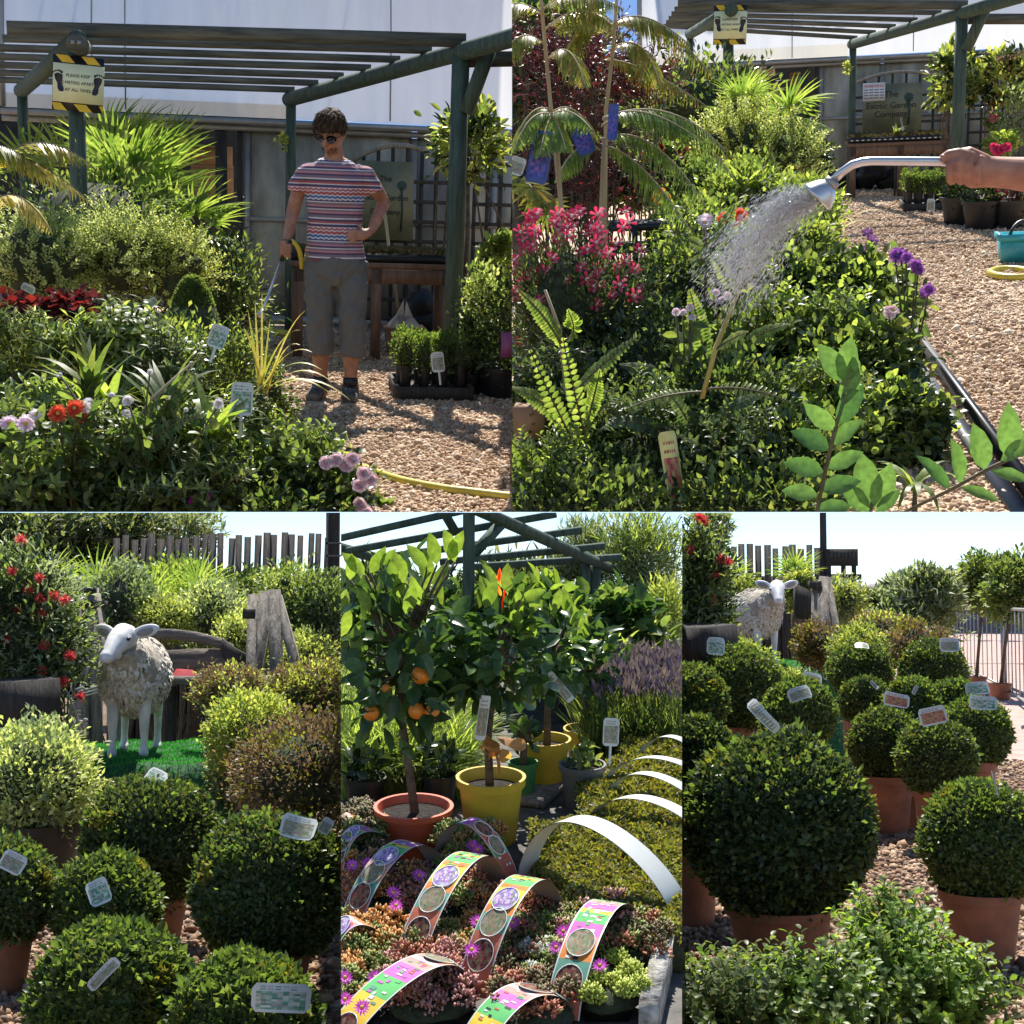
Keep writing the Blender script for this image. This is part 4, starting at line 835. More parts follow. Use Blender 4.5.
# left green mass
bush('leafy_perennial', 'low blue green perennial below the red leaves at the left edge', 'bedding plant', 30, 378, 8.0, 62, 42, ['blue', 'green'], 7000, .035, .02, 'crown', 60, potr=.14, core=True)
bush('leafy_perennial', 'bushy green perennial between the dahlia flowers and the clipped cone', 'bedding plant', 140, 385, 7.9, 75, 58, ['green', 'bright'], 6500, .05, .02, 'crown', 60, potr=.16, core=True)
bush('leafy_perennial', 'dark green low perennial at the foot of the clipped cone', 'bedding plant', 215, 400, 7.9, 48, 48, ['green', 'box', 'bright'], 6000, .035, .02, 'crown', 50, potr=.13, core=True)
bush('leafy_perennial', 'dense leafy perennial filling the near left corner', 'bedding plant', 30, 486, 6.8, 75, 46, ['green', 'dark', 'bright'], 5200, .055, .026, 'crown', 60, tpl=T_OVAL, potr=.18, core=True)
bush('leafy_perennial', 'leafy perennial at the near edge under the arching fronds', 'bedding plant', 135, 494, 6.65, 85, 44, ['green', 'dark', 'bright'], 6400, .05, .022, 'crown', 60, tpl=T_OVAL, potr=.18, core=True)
# tall broad lance leaves
def rosette(name, label, cat, px, py, D, n, L, W, mat, base_z=None, up=.9, group=None, tpls=(T_B1, T_B2), stems=True, spread=.6, nlev=1, H=0):
    c = at(px, py, D); t = thing(name, label, cat, (c.x, c.y, 0), 0, group); z = c.z if base_z is None else base_z; f = MB()
    a = rng.uniform(0, 6.283, n); e = rng.uniform(.2, 1, n); D_ = np.stack([np.cos(a) * spread * e, np.sin(a) * spread * e, np.full(n, up)], 1) + unit(n) * .08
    P = np.stack([0 * a, 0 * a, z + H * rng.uniform(0, 1, n)], 1) + unit(n) * .012
    N_ = np.stack([-np.cos(a) * up, -np.sin(a) * up, e], 1)
    h = n // 2
    f.leaves(tpls[0], P[:h], D_[:h], N_[:h], L * rng.uniform(.6, 1.1, h), W * rng.uniform(.8, 1.1, h)); f.leaves(tpls[1], P[h:], D_[h:], N_[h:], L * rng.uniform(.7, 1.15, n - h), W * rng.uniform(.8, 1.1, n - h))
    f.build('foliage', M[mat], t)
    if z + H > .08: b = MB(); b.tube([(0, 0, 0), (0, 0, (z + H) * .5), (0, 0, z + H)], [.012, .01, .006], 6); b.build('stem', M['stem'], t)
    return t
rosette('lance_leaf_plant', 'tall bright plant with long broad upright leaves in the middle of the bed', 'bedding plant', 108, 430, 7.15, 26, .5, .07, 'bright', spread=.5)
rosette('lance_leaf_plant', 'taller lance leaved plant just right of the orange red flowers', 'bedding plant', 90, 400, 6.7, 18, .36, .05, 'green', spread=.55)
rosette('lance_leaf_plant', 'lance leaved plant in front of the clipped cone', 'bedding plant', 165, 425, 6.5, 26, .36, .055, 'green', spread=.7)
rosette('lance_leaf_plant', 'broad leaved plant leaning over the near bed edge left of the pink roses', 'bedding plant', 212, 440, 6.4, 24, .32, .06, 'bright', spread=.9, up=.6)
rosette('grass_clump', 'feathery drooping grass clump beside the red leaves', 'ornamental grass', 52, 400, 7.8, 60, .5, .009, 'grey', spread=.5, tpls=(T_B2, T_B3), H=.05)
rosette('grass_clump', 'feathery drooping grass clump hanging in from the left edge', 'ornamental grass', -5, 395, 7.9, 50, .5, .01, 'grey', spread=.5, tpls=(T_B2, T_B3))
# sophora: pinnate fronds near the viewer
def sophora(label, D, arcs, n=24, L=.062, W=.026, mat='green', group='ferny leaved plants', ang=75, tp=T_OVAL, cane=None, canemat='palewood'):
    p0 = arcs[0][0]; c = at(*p0, D); t = thing('sophora', label, 'shrub', (c.x, c.y, 0), 0, group); O = Vector((c.x, c.y, 0))
    for a in arcs:
        f = MB(); s_ = MB()
        d2 = a[3] if len(a) > 3 else 0
        pts = bez(at(*a[0], D) - O, at(*a[1], D - .05 + d2) - O, at(*a[2], D - .1 + d2) - O, 14); pinnate(f, s_, pts, n, L, W, tp, ang, .005, down=.05, upn=(0, -.7, .8)); fo = f.build('frond', M[mat], t); s_.build('leaf_stalk', M['stem'], fo)
    b = MB()
    if cane: b.tube([at(*q, D) - O for q in cane], [.009, .008, .007, .006][:len(cane)], 6)
    if cane: b.build('cane', M[canemat], t)
    return t
sophora('ferny shrub with pale leaning cane crossing the near bed', 6.42, [((100, 470), (150, 420), (205, 445)), ((105, 485), (170, 465), (245, 505)), ((130, 450), (175, 395), (225, 430)), ((95, 478), (60, 440), (30, 470)), ((120, 440), (165, 410), (190, 375)), ((100, 500), (150, 470), (240, 520), .0)], cane=[(78, 515), (105, 470), (150, 400), (193, 362)])
# flowers
petal('pinkpetal', [(.72, .28, .3), (.8, .45, .46), (.76, .36, .38)]); petal('redpetal', [(.6, .05, .03), (.75, .12, .05)]); petal('whitepetal', [(.75, .74, .68), (.8, .78, .62)])
petal('lilacpetal', [(.6, .35, .5), (.7, .5, .62)]); petal('magentapetal', [(.5, .02, .32), (.65, .05, .45)]); petal('crimson', [(.4, .01, .06), (.6, .03, .12), (.68, .12, .2)]); tinted('yellow_centre', (.6, .45, .05), .7); tinted('purplepet', (.2, .05, .25), .7)
def flower_plant(label, D, heads, mat, L, W, npet=10, layers=2, centre='yellow_centre', name='flowering_plant', group=None, cat='flower', nv=(0, -.8, .6), leaf='green', nl=60, Ll=.09, foot_=None):
    """heads: list of pixel positions; stems run down to one foot"""
    mx = sum(h[0] for h in heads) / len(heads); c = at(mx, heads[0][1], D); t = thing(name, label, cat, (c.x, c.y, 0), 0, group); O = Vector((c.x, c.y, 0)); s_ = MB(); f = MB()
    for h in heads:
        p = at(*h, D + rng.uniform(-.06, .06)) - O; s_.tube([(0, 0, 0), p * .5 + Vector((0, 0, p.z * .1)), p], [.006, .005, .004], 5)
        flower(t, p, V3(nv) + unit(1)[0] * .3, mat, L * rng.uniform(.85, 1.15), W, npet, centre, .25, layers)
        k = nl // len(heads); tt = rng.uniform(.3, .92, k)[:, None]; P = V3(p) * tt; P[:, 2] += 0; f.leaves(T_OVAL, P, unit(k) + np.array((0, -.3, .2)), unit(k) + np.array((0, 0, 1)), Ll * rng.uniform(.6, 1.1, k), Ll * .45)
    s_.build('stems', M['stem'], t); f.build('foliage', M[leaf], t); return t
flower_plant('orange red double flowers standing above the near bed on the left', 6.2, [(58, 414), (75, 409), (80, 415)], 'redpetal', .04, .02, 12, 3, group='cut flower heads in the bed')
flower_plant('lilac pink flowers with a brown centre on the left edge', 6.2, [(9, 424), (26, 424)], 'lilacpetal', .042, .018, 12, 2, group='cut flower heads in the bed')
flower_plant('white flowers beside the orange red ones', 6.25, [(36, 415), (88, 403), (84, 407)], 'whitepetal', .028, .018, 8, 2, group='cut flower heads in the bed')
flower_plant('creamy white blooms behind the pale leaning cane', 6.25, [(128, 401), (127, 414), (219, 404)], 'whitepetal', .026, .02, 9, 3, group='cut flower heads in the bed')
flower_plant('small magenta flower low at the bottom of the bed', 6.1, [(196, 500), (203, 497)], 'magentapetal', .032, .02, 8, 2)
t, cc, RR = bush('rose_bush', 'pink rose bush at the near corner of the bed before the hose', 'rose', 292, 492, 6.65, 70, 42, ['green', 'dark'], 4600, .042, .03, 'crown', 60, tpl=T_OVAL, core=True); O = t.matrix_world.translation
O = at(285, 478, 6.9); O = Vector((O.x, O.y, 0))
for h in ((318, 452), (328, 449), (337, 454), (354, 462), (350, 473), (360, 468), (350, 492), (356, 500), (343, 448)): p = at(*h, 6.6) - O; flower(t, p, (rng.uniform(-.3, .3), -.8, .5), 'pinkpetal', .036, .028, 12, None, .2, 3)
flower_plant('magenta flower at the near edge under the pink roses', 6.6, [(375, 508), (382, 511)], 'magentapetal', .035, .022, 9, 2)
bush('rose_bush', 'low green foliage of the rose bed at the near bottom centre', 'rose', 228, 492, 6.6, 62, 44, ['green', 'dark', 'bright'], 4000, .04, .03, 'crown', 40, tpl=T_OVAL, core=True)
b_, _, _ = bush('dark_box_plant', 'small dark box plant at the bed corner beside the yellow hose', 'shrub', 268, 410, 7.7, 20, 52, 'box', 3600, .024, .016, 'crown', 50, core=True)
# phormium with striped straps
c = at(262, 372, 7.0); t = thing('striped_flax', 'yellow striped strap leaved plant arching towards the man', 'ornamental grass', (c.x, c.y, 0)); O = Vector((c.x, c.y, 0)); f = MB(); z = c.z - .1
for p2, w_ in (((255, 300), 0), ((262, 292), 0), ((248, 310), 0), ((270, 320), 0), ((312, 352), 1), ((332, 382), 1), ((350, 400), 1), ((300, 345), 1), ((322, 370), 1), ((310, 308), 1), ((335, 398), 1), ((240, 330), 1), ((300, 330), 1)):
    e = at(*p2, 6.9) - O; b0 = Vector((rng.uniform(-.02, .02), rng.uniform(-.02, .02), z)); mid = (b0 + e) / 2 + Vector((0, 0, .16 if w_ else .02)); P = bez(b0, mid, e, 10)
    tt = np.linspace(0, 1, 10); wv = .013 * (1 - tt) ** .6 + .001; side = np.array((.5, .8, .2)); side = side / 1; V = np.concatenate([P + side * wv[:, None], P - side * wv[:, None]]); f.add(V, np.array([(i, i + 1, 11 + i, 10 + i) for i in range(9)]))
f.build('strap_leaves', M['yellow_leaf'], t); b = MB(); b.tube([(0, 0, 0), (0, 0, z)], .03, 8); b.build('crown_base', M['stem'], t)
flower_plant('small red and green tulip like bloom by the hose loop', 7.75, [(270, 405), (272, 399)], 'redpetal', .035, .02, 5, 1, None)
# climbing shrub by the post, box tray, dark potted plants at the right
t, _, _ = bush('standard_magnolia', 'glossy leaved standard shrub behind the green pergola post', 'shrub', 468, 145, 11.6, 34, 36, ['dark', 'green', 'gold'], 700, .1, .04, 'crown', 30, tpl=T_OVAL, stem='bark', r0=.014)
b = MB(); c = at(468, 145, 11.6); b.tube([(0, 0, 0), (.02, 0, c.z * .6), (0, 0, c.z)], [.02, .018, .014], 8); tp = at(478, 85, 11.6) - Vector((c.x, c.y, 0)); b.tube([(0, 0, c.z), tp], [.012, .006], 6); b.leaves(T_OVAL, np.array([V3(tp) - (0, 0, .05 * i) for i in range(9)]), unit(9) + np.array((0, 0, .3)), unit(9), .1, .035, 1); b.build('leader', [M['bark'], M['olive']], t)
bush('yellow_flower_head', 'dried yellow flower head hanging on the back pergola post', 'flower', 283, 143, 13.1, 6, 7, 'gold', 160, .035, .02, 'crown', 12, ground=at(283, 150, 13.1).z, nst=3)
def box_tray(px, py, D, wpx, hpx, label, lab2):
    c = at(px, py, D); W = mm(px, py, D, wpx); g = thing('plant_tray', label, 'tray', (c.x, D, 0)); b = MB()
    b.box((0, .28, .03), (W, .62, .04)); 
    for x in (-W / 2, W / 2): b.box((x, .28, .05), (.02, .62, .08))
    for y in (-.03, .59): b.box((0, y, .05), (W, .02, .08))
    b.build('tray', M['darkwood'], g); k = 0
    for iy in range(2):
        for ix in range(4):
            x = (-.375 + .25 * ix) * W; y = .12 + .3 * iy; t = thing('box_seedling', '%s box plant from left, %s row, in the tray %s' % (('first', 'second', 'third', 'fourth')[ix], ('front', 'back')[iy], lab2), 'box plant', (c.x + x, D + y, .05), 0, 'young box plants in the wooden tray ' + lab2)
            r = W / 8 * .82; pot(t, r * .85, .16, M['blackpot']); f = MB(); crown(f, (0, 0, .25), (r * 1.25, r * 1.25, .11), 24, 850, .026, .015, clump=.25, up=.6); f.build('foliage', [M['boxlit' if (ix + iy) % 3 else 'green']], t)
            b = MB(); b.ell((0, 0, .23), (r * .95, r * .95, .08), bump=.2); b.build('shade_core', M['core'], t, smooth=True)
    return g
box_tray(435, 387, 9.55, 74, 40, 'wooden tray of young box plants standing on the gravel by the green post', 'by the green post')
tag(438, 362, 9.4, 13, 20, -6, 'pink and green picture label in the tray of box plants', 'print_grey')
G = 'dark potted shrubs by the right post'
bush('potted_shrub', 'loose pale green shrub in a black pot right of the green post', 'shrub', 482, 310, 9.9, 20, 44, ['green', 'vari'], 1300, .04, .022, 'crown', 34, potr=.13, group=G)
bush('potted_shrub', 'dark upright shrub in a black pot at the right of the gravel', 'shrub', 503, 330, 9.7, 18, 50, ['dark', 'green'], 1400, .045, .025, 'crown', 34, potr=.14, group=G)
bush('potted_shrub', 'large leaved plant raised on the staging behind the dark pots', 'shrub', 503, 262, 11.2, 22, 22, ['bright', 'green'], 500, .09, .06, 'crown', 20, tpl=T_OVAL, potr=.12, group=G)
bush('potted_shrub', 'low dark shrub in a black pot nearest the tray of box plants', 'shrub', 470, 345, 9.8, 14, 24, ['dark', 'green'], 700, .04, .022, 'crown', 24, potr=.1, group=G)
b = MB(); p = at(500, 300, 11.4); b.box((p.x + .3, 11.4, .3), (1.2, .4, .04)); b.box((p.x - .2, 11.4, .14), (.06, .3, .28)); b.box((p.x + .7, 11.4, .14), (.06, .3, .28))
single(b, 'plant_stand', 'low dark staging behind the potted shrubs at the right', 'stand', M['darkwood'], (p.x, 11.4, 0))
b = MB(); p = at(508, 345, 9.5); b.box((0, 0, .0), (.09, .01, .16)); single(b, 'seed_packet', 'magenta picture card on the dark pot at the right edge', 'plant label', tinted('magenta_print', (.3, .08, .2)), p, local=True)

bush('leafy_perennial', 'dark ground hugging foliage along the very front of the bed', 'bedding plant', 90, 520, 6.3, 130, 26, ['dark', 'green'], 4200, .045, .026, 'crown', 80, tpl=T_OVAL, core=True, depth=.25)
bush('leafy_perennial', 'glossy low foliage along the front of the bed under the roses', 'bedding plant', 270, 522, 6.3, 90, 24, ['dark', 'green'], 3200, .045, .026, 'crown', 80, tpl=T_OVAL, core=True, depth=.25)
pebbles('pale loose gravel of the path around the man', [(225, 560), (640, 560), (620, 332), (235, 332)], 60000, .0115, M['peb1'])

G = 'loose mixed plants in the near bed'
for (x, y, D, rx, ry, mt, L, W, tp, lb) in (
    (18, 352, 7.7, 34, 26, ['bright', 'vari'], .07, .016, T_B1, 'pale narrow leaved plant under the red leaves at the left edge'),
    (72, 362, 7.6, 30, 26, ['green', 'bright'], .1, .022, T_B1, 'willowy green plant right under the red ruffled leaves'),
    (120, 352, 7.5, 34, 30, ['bright', 'green'], .12, .03, T_B2, 'leafy plant with long drooping leaves beside the clipped cone'),
    (165, 378, 7.3, 32, 30, ['green', 'blue'], .08, .02, T_B1, 'thin leaved plant at the foot of the clipped cone'),
    (228, 372, 7.5, 24, 34, ['box', 'bright'], .05, .02, T_DIA, 'small leaved upright plant by the half turned label'),
    (35, 432, 6.75, 46, 26, ['green', 'bright', 'blue'], .09, .03, T_OVAL, 'open leafy plant under the orange red flowers'),
    (105, 452, 6.5, 44, 24, ['bright', 'green'], .1, .02, T_B2, 'arching strap leaved plant under the pale leaning cane'),
    (180, 455, 6.5, 40, 28, ['green', 'bright'], .08, .026, T_OVAL, 'loose green plant left of the upright label foot'),
    (235, 440, 6.9, 34, 28, ['bright', 'green'], .09, .024, T_B2, 'light green plant around the upright picture label'),
    (45, 485, 6.3, 50, 26, ['green', 'bright'], .075, .024, T_OVAL, 'tangled green plant in the bottom left corner'),
    (190, 492, 6.25, 48, 24, ['bright', 'green', 'blue'], .08, .02, T_B1, 'narrow leaved plant at the bottom of the near bed'),
    (300, 468, 6.6, 36, 22, ['green', 'bright'], .06, .03, T_OVAL, 'rose shoots rising beside the pink roses')):
    bush('mixed_plant', lb, 'bedding plant', x, y, D, rx, ry, mt, 500, L, W, 'spray', 70, group=G, sl=.2, per=11, lower=-.6, tpl=tp, droop=.25)
flower_plant('cream seed heads scattered through the middle of the bed', 6.3, [(112, 395), (150, 372), (168, 398), (186, 410), (60, 375)], 'whitepetal', .014, .01, 7, 2)
flower_plant('tiny orange buds low in the bed under the arching fronds', 6.3, [(66, 475), (72, 480), (150, 492), (146, 486), (120, 500)], 'redpetal', .018, .012, 6, 1)
sophora('second ferny shrub with long arching fronds at the near bottom', 6.3, [((120, 505), (180, 440), (262, 478)), ((115, 505), (150, 470), (215, 520)), ((110, 500), (70, 460), (20, 490)), ((118, 500), (140, 430), (200, 415)), ((112, 500), (90, 440), (45, 445))], n=26, L=.06, W=.022)
# ================================================================ STAGE 2: the lance over the flower bed
use(ST2)
base_ground(ST2, 4.6, 26, 2.2, 9, M['gravel1'])
greenhouse(21.6, (640, 1024), 57, 820, 'milky polythene greenhouse beyond the bed and the outstretched arm', (792, 913), left_open=True)
FL, FR = at(728, 12, 16), at(962, 13, 16); BL, BR = at(690, 34, 19.6), at(853, 44, 19.6)
pg, pc = pergola('green pergola with striped sign behind the bed of red flowers', FL, FR, BL, BR, 0, 6, (.3, 1.7), 0, left_over=.5, right_over=.05)
b = MB(); b.beam(at(988, 3, 15.8), at(966, 50, 15.9), .07, .09); b.build('brace', M['greenwood'], pg, pc)
b = MB(); b.beam(at(958, 19, 16.1), at(1060, 19, 16.1), .06, .1); b.build('rafter', M['rafter'], pg, pc)
distance_sign(730, 25, 15.8, 33, 38, 'striped distancing sign with footprints seen small beyond the tall canes').rotation_euler.rotate_axis('Y', R(2))
trellis(848, 941, 72, .14, 21.2, 'arched brown trellis panel carrying the warning notice and name board')
trellis(962, 1050, 78, .1, 21.2, 'brown trellis panel with pots before it beside the outstretched arm')
company_board(862, 921, 84, 131, 21.0, 'green and sand name board with painted palm and dark lettering above the bench')
M['redink'] = plain('red_ink', (.6, .03, .06), .5); M['blueink'] = plain('blue_ink', (.1, .15, .4), .5)
c = at(874, 92, 20.9); g = thing('warning_notice', 'white warning notice with red heading hung on the name board', 'sign', c); W = mm(874, 92, 20.9, 22); H_ = mm(874, 92, 20.9, 18)
b = MB(); b.box((0, .005, 0), (W, .01, H_)); b.build('notice', M['white'], g)
text('WARNING', W * .19, (0, -.002, H_ * .32), M['redink'], g); b = MB()
for k, z in enumerate((.12, -.03, -.18, -.33)):
    for q in range(4): b.box(((-.36 + .24 * q) * W, -.002, H_ * z), (W * .19, .003, H_ * .05))
b.build('print_lines', M['blueink'], g)
bg, bc, bz, bw = bench(848, 951, 142, 19.0, .7, 'reddish timber potting bench seen beyond the lance under the name board')
seed_trays(bc, bz, bw, .7, 'row of pinkish seedling trays on the bench under the name board', 'seedl')
rosette('small_plant', 'single taller seedling standing in the trays under the name board', 'seedling', 896, 136, 19.1, 14, .16, .04, 'green', up=1.2, spread=.4)
rake(910, 118, 188, 20.4, 'leaf rake with pale handle behind the bench beyond the lance')
covered_pot(911, 193, 19.6, 23, 'square faded terracotta planter under the far bench beyond the lance')
b = MB(); p = at(866, 182, 20.3)
for i in range(10): b.ell((p.x + rng.uniform(-.5, .35), 20.3 + rng.uniform(-.1, .1), .1 + rng.uniform(0, .22)), (.2, .14, .15), bump=.35, seed=i)
single(b, 'rubble_sack', 'crumpled black sacks heaped under the far bench', 'sack', M['blackpot'], (p.x, 20.3, 0), smooth=True)
cbox(790, 72, 803, 98, 22.3, 'cardboard box stack seen small past the striped sign')
g = thing('product_box', 'white printed pack with pink oval seen small in the far shed', 'box', at(760, 76, 22.3)); b = MB(); W = mm(760, 70, 22.3, 30); b.box((0, .06, W * .2), (W, .12, W * .4)); b.build('carton', M['card'], g); b = MB(); b.ell((W * .28, -.004, W * .18), (W * .16, .008, W * .15)); b.build('oval', M['pink_print'], g)
box_tray(925, 222, 17.0, 42, 40, 'wooden tray of young box plants on gravel below the outstretched hand', 'below the hand')
tag(931, 205, 16.7, 8, 13, 2, 'small pale picture label in the tray below the hand', 'print_grey')
bush('yellow_flower_head', 'dried yellow flower head on the far back pergola post', 'flower', 847, 68, 19.5, 4, 5, 'gold', 120, .04, .022, 'crown', 12, ground=at(847, 72, 19.5).z, nst=3)
# standard magnolias on the trellis
G = 'glossy standards against the trellis'
bush('standard_magnolia', 'glossy leaved standard partly behind the green pergola post past the sign board', 'shrub', 957, 78, 17.6, 24, 30, ['dark', 'green', 'gold'], 700, .12, .05, 'crown', 30, tpl=T_OVAL, stem='bark', r0=.014, group=G)
bush('standard_magnolia', 'bronze green standard at the right edge above the forearm', 'shrub', 1003, 80, 17.8, 24, 28, ['dark', 'bronze', 'gold'], 700, .12, .05, 'crown', 30, tpl=T_OVAL, stem='bark', r0=.014, group=G)
bush('standard_magnolia', 'pale leafy shrub on the staging at the right edge above the wrist', 'shrub', 1016, 118, 17.2, 20, 30, ['green', 'grey'], 700, .07, .03, 'crown', 30, group=G)
t, _, _ = bush('red_geranium', 'red flowering pot plant on the staging just above the wrist', 'pot plant', 1003, 143, 16.8, 14, 9, 'bright', 260, .08, .06, 'crown', 18, tpl=T_OVAL); O = at(1003, 143, 16.8); O = Vector((O.x, O.y, 0))
for h in ((994, 148), (1000, 150), (1006, 148), (997, 152)): flower(t, at(*h, 16.5) - O, (0, -.8, .5), 'crimson', .06, .05, 9, None, .3, 2)
t, _, _ = bush('pink_pot_plant', 'small pink flowering plant on the staging by the trellis', 'pot plant', 993, 122, 17.4, 6, 6, 'green', 120, .06, .04, 'crown', 10); O = at(993, 122, 17.4); O = Vector((O.x, O.y, 0)); flower(t, at(994, 119, 17.3) - O, (0, -.8, .5), 'crimson', .06, .05, 9)
G = 'dark pots behind the blue tub'
bush('potted_shrub', 'dark potted shrub on gravel under the knuckles', 'shrub', 960, 196, 15.5, 14, 20, ['dark', 'green'], 600, .06, .03, 'crown', 26, potr=.18, group=G)
bush('potted_shrub', 'dark potted shrub on gravel beneath the wrist', 'shrub', 982, 200, 15.0, 14, 22, ['dark', 'green'], 600, .06, .03, 'crown', 26, potr=.18, group=G)
bush('potted_shrub', 'dark potted shrub behind the blue tub at the right edge', 'shrub', 1010, 205, 15.0, 16, 20, ['dark', 'purple'], 600, .06, .03, 'crown', 26, potr=.18, group=G)
# blue tub + yellow hose ring
c = gr(1024, 262); g = thing('blue_tub', 'turquoise plastic tub standing on the gravel at the right edge', 'tub', c); W = mm(1024, 250, c.y, 26)
b = MB(); H_ = W * 1.15; b.add([(-W * .9, -W * .6, 0), (W * .9, -W * .6, 0), (W * .9, W * .6, 0), (-W * .9, W * .6, 0), (-W, -W * .7, H_), (W, -W * .7, H_), (W, W * .7, H_), (-W, W * .7, H_), (-W * .88, -W * .6, H_), (W * .88, -W * .6, H_), (W * .88, W * .6, H_), (-W * .88, W * .6, H_), (-W * .84, -W * .55, .06), (W * .84, -W * .55, .06), (W * .84, W * .55, .06), (-W * .84, W * .55, .06)],
   np.array([(3, 2, 1, 0), (12, 13, 14, 15)] + [(i + o, (i + 1) % 4 + o, (i + 1) % 4 + o + 4, i + o + 4) for o in (0, 4, 8) for i in range(4)])); b.box((0, -W * .72, H_ - .02), (W * 2.08, .03, .05)); b.box((-W * 1.02, 0, H_ - .02), (.03, W * 1.45, .05))
b.build('tub_body', tinted('turquoise_plastic', (.04, .36, .46), .35), g); b = MB(); b.tube(bez((-W * .7, -W * .7, H_), (-.3 * W, 0, H_ + W * 1.0), (W * .9, W * .2, H_), 10), .014, 6); b.build('handle', M['blackpot'], g)
c = gr(1012, 274, .02); b = MB(); r = mm(1012, 274, c.y, 22); b.tube([(r * math.cos(a), r * 1.9 * math.sin(a), .0 + .012 * (a > 3)) for a in np.linspace(.4, 6.5, 40)], .028, 8); single(b, 'garden_hose', 'coiled yellow hose end lying on gravel near the blue tub', 'hose', M['hose'], c, smooth=True, local=True)

# ---------------------------------------------------------------- arm with the lance
Da = 3.4
c = at(975, 170, Da); arm = thing('person', 'bare arm reaching in from the right, hand closed round the lance grip', 'person', c); O = c
def ap(px, py, dy=0.0): return at(px, py, Da + dy) - O
B = MB()
B.tube([ap(1120, 180, .03), ap(1040, 176, .02), ap(1010, 173, .01), ap(992, 172, .005), ap(976, 171)], [(.05, .046), (.043, .04), (.034, .034), (.03, .033), (.03, .036)], 18)
B.ell(ap(968, 168, .004), (.036, .022, .031)); B.ell(ap(974, 178, .0), (.026, .02, .022))
B.tube([ap(985, 163, .0), ap(968, 156, -.002), ap(956, 157, -.004)], [.019, .021, .017], 12)
for i in range(4):    # fingers closed round the tube, knuckles up, tips tucked under
    x = 951 + i * 9.6; y0 = (157, 154, 155, 158)[i]; r_ = (.0086, .0092, .009, .0082)[i]; k = (0, 3, 2, 0)[i]
    B.tube([ap(x + 8, y0 + 4, .002), ap(x + 1, y0 + 1, -.018), ap(x - 1.5, y0 + 9, -.031), ap(x - 1.5, y0 + 18, -.031), ap(x, y0 + 25 + k, -.022), ap(x + 2, y0 + 24, -.006)], [r_ * 1.15, r_ * 1.12, r_, r_ * 1.03, r_ * .95, r_ * .8], 12)
B.tube([ap(972, 158, -.012), ap(958, 153.5, -.014), ap(949, 155, -.014), ap(941, 159, -.014)], [.0145, .0125, .0115, .0085], 12)
o = B.build('body', M['skin'], arm); remesh(o, .0026, 3, .5)
b = MB(); N_ = [ap(944, 155.2, -.019)]; b.ell(N_[0], (.0065, .004, .002)); b.build('thumb_nail', tinted('nail', (.55, .33, .26), .35), arm)
la = thing('watering_lance', 'silver watering lance with bent neck spraying over the bed', 'watering lance', ap(862, 161) + O); O2 = ap(862, 161) + O
def lp(px, py, dy=0.0): return at(px, py, Da + dy) - O2
b = MB(); b.tube([lp(1000, 166, .01), lp(940, 161.5), lp(872, 161), lp(862, 162), lp(852, 165), lp(842, 172), lp(833, 181)], [.01, .01, .0095, .0095, .0095, .0095, .0095], 14); b.build('tube', M['metal'], la, smooth=True)
b = MB(); b.tube([lp(834, 180), lp(830, 185)], [.016, .018], 14); b.build('collar', M['steel'], la)
b = MB(); b.tube([lp(832, 182), lp(826, 189), lp(819, 196), lp(817, 198)], [.011, .028, .038, .04], 24); b.build('rose', M['metal'], la)
# water
m, t_, b_ = newmat('water_drops'); b_.inputs['Base Color'].default_value = rgb(.9, .93, .96); b_.inputs['Roughness'].default_value = .1; b_.inputs['Alpha'].default_value = .75; b_.inputs['Transmission Weight'].default_value = .3
n = 9500; P0 = V3(at(818, 197, Da)); tgt = V3(at(738, 262, Da + .1)); ax = tgt - P0; Lw = np.linalg.norm(ax); tt = rng.uniform(0.02, 1.12, n) ** .8
sp = rng.normal(size=(n, 3)) * (.01 + .03 * tt)[:, None]; P = P0 + ax * tt[:, None] + sp; P[:, 2] += .035 * np.sin(np.minimum(tt, 1) * 3.1) - .05 * np.maximum(tt - .6, 0)
vel = ax / Lw + sp * 3 + np.array((0, 0, -.5)) * tt[:, None]; b = MB(); b.leaves((np.array([(0, 0, 0), (.5, .5, .0), (0, 1, 0), (-.5, .5, 0), (0, .5, .06), (0, .5, -.06)]), [np.array([(0, 1, 4), (1, 2, 4), (2, 3, 4), (3, 0, 4), (1, 0, 5), (2, 1, 5), (3, 2, 5), (0, 3, 5)])]), P, vel, unit(n), rng.uniform(.005, .02, n), .0009)
single(b, 'water_spray', 'fine white spray of water falling from the lance rose', 'water', m, P0, kind='stuff')

# ---------------------------------------------------------------- tall palms on canes, top left
def cane_palm(label, cane, D, fronds, mat='palmolive', L=.17, W=.013, n=40, group='feather palms on canes'):
    c = at(*cane[0], D); t = thing('cane_palm', label, 'palm', (c.x, c.y, 0), 0, group); O = Vector((c.x, c.y, 0)); s_ = MB(); f = MB()
    pts = [at(*q, D) - O for q in cane]; s_.tube([Vector((0, 0, 0))] + pts, [.012] + list(np.linspace(.0115, .008, len(pts))), 8); s_.build('cane', M['palewood'], t)
    for fr in fronds:
        f = MB(); s_ = MB(); pinnate(f, s_, bez(at(*fr[0], D) - O, at(*fr[1], D - .1) - O, at(*fr[2], D - .25) - O, 16), n, L * (fr[3] if len(fr) > 3 else 1), W, T_B1, 42, .006, down=.45)
        fo = f.build('frond', M[mat], t); s_.build('petiole', M['palewood'], fo)
    return t
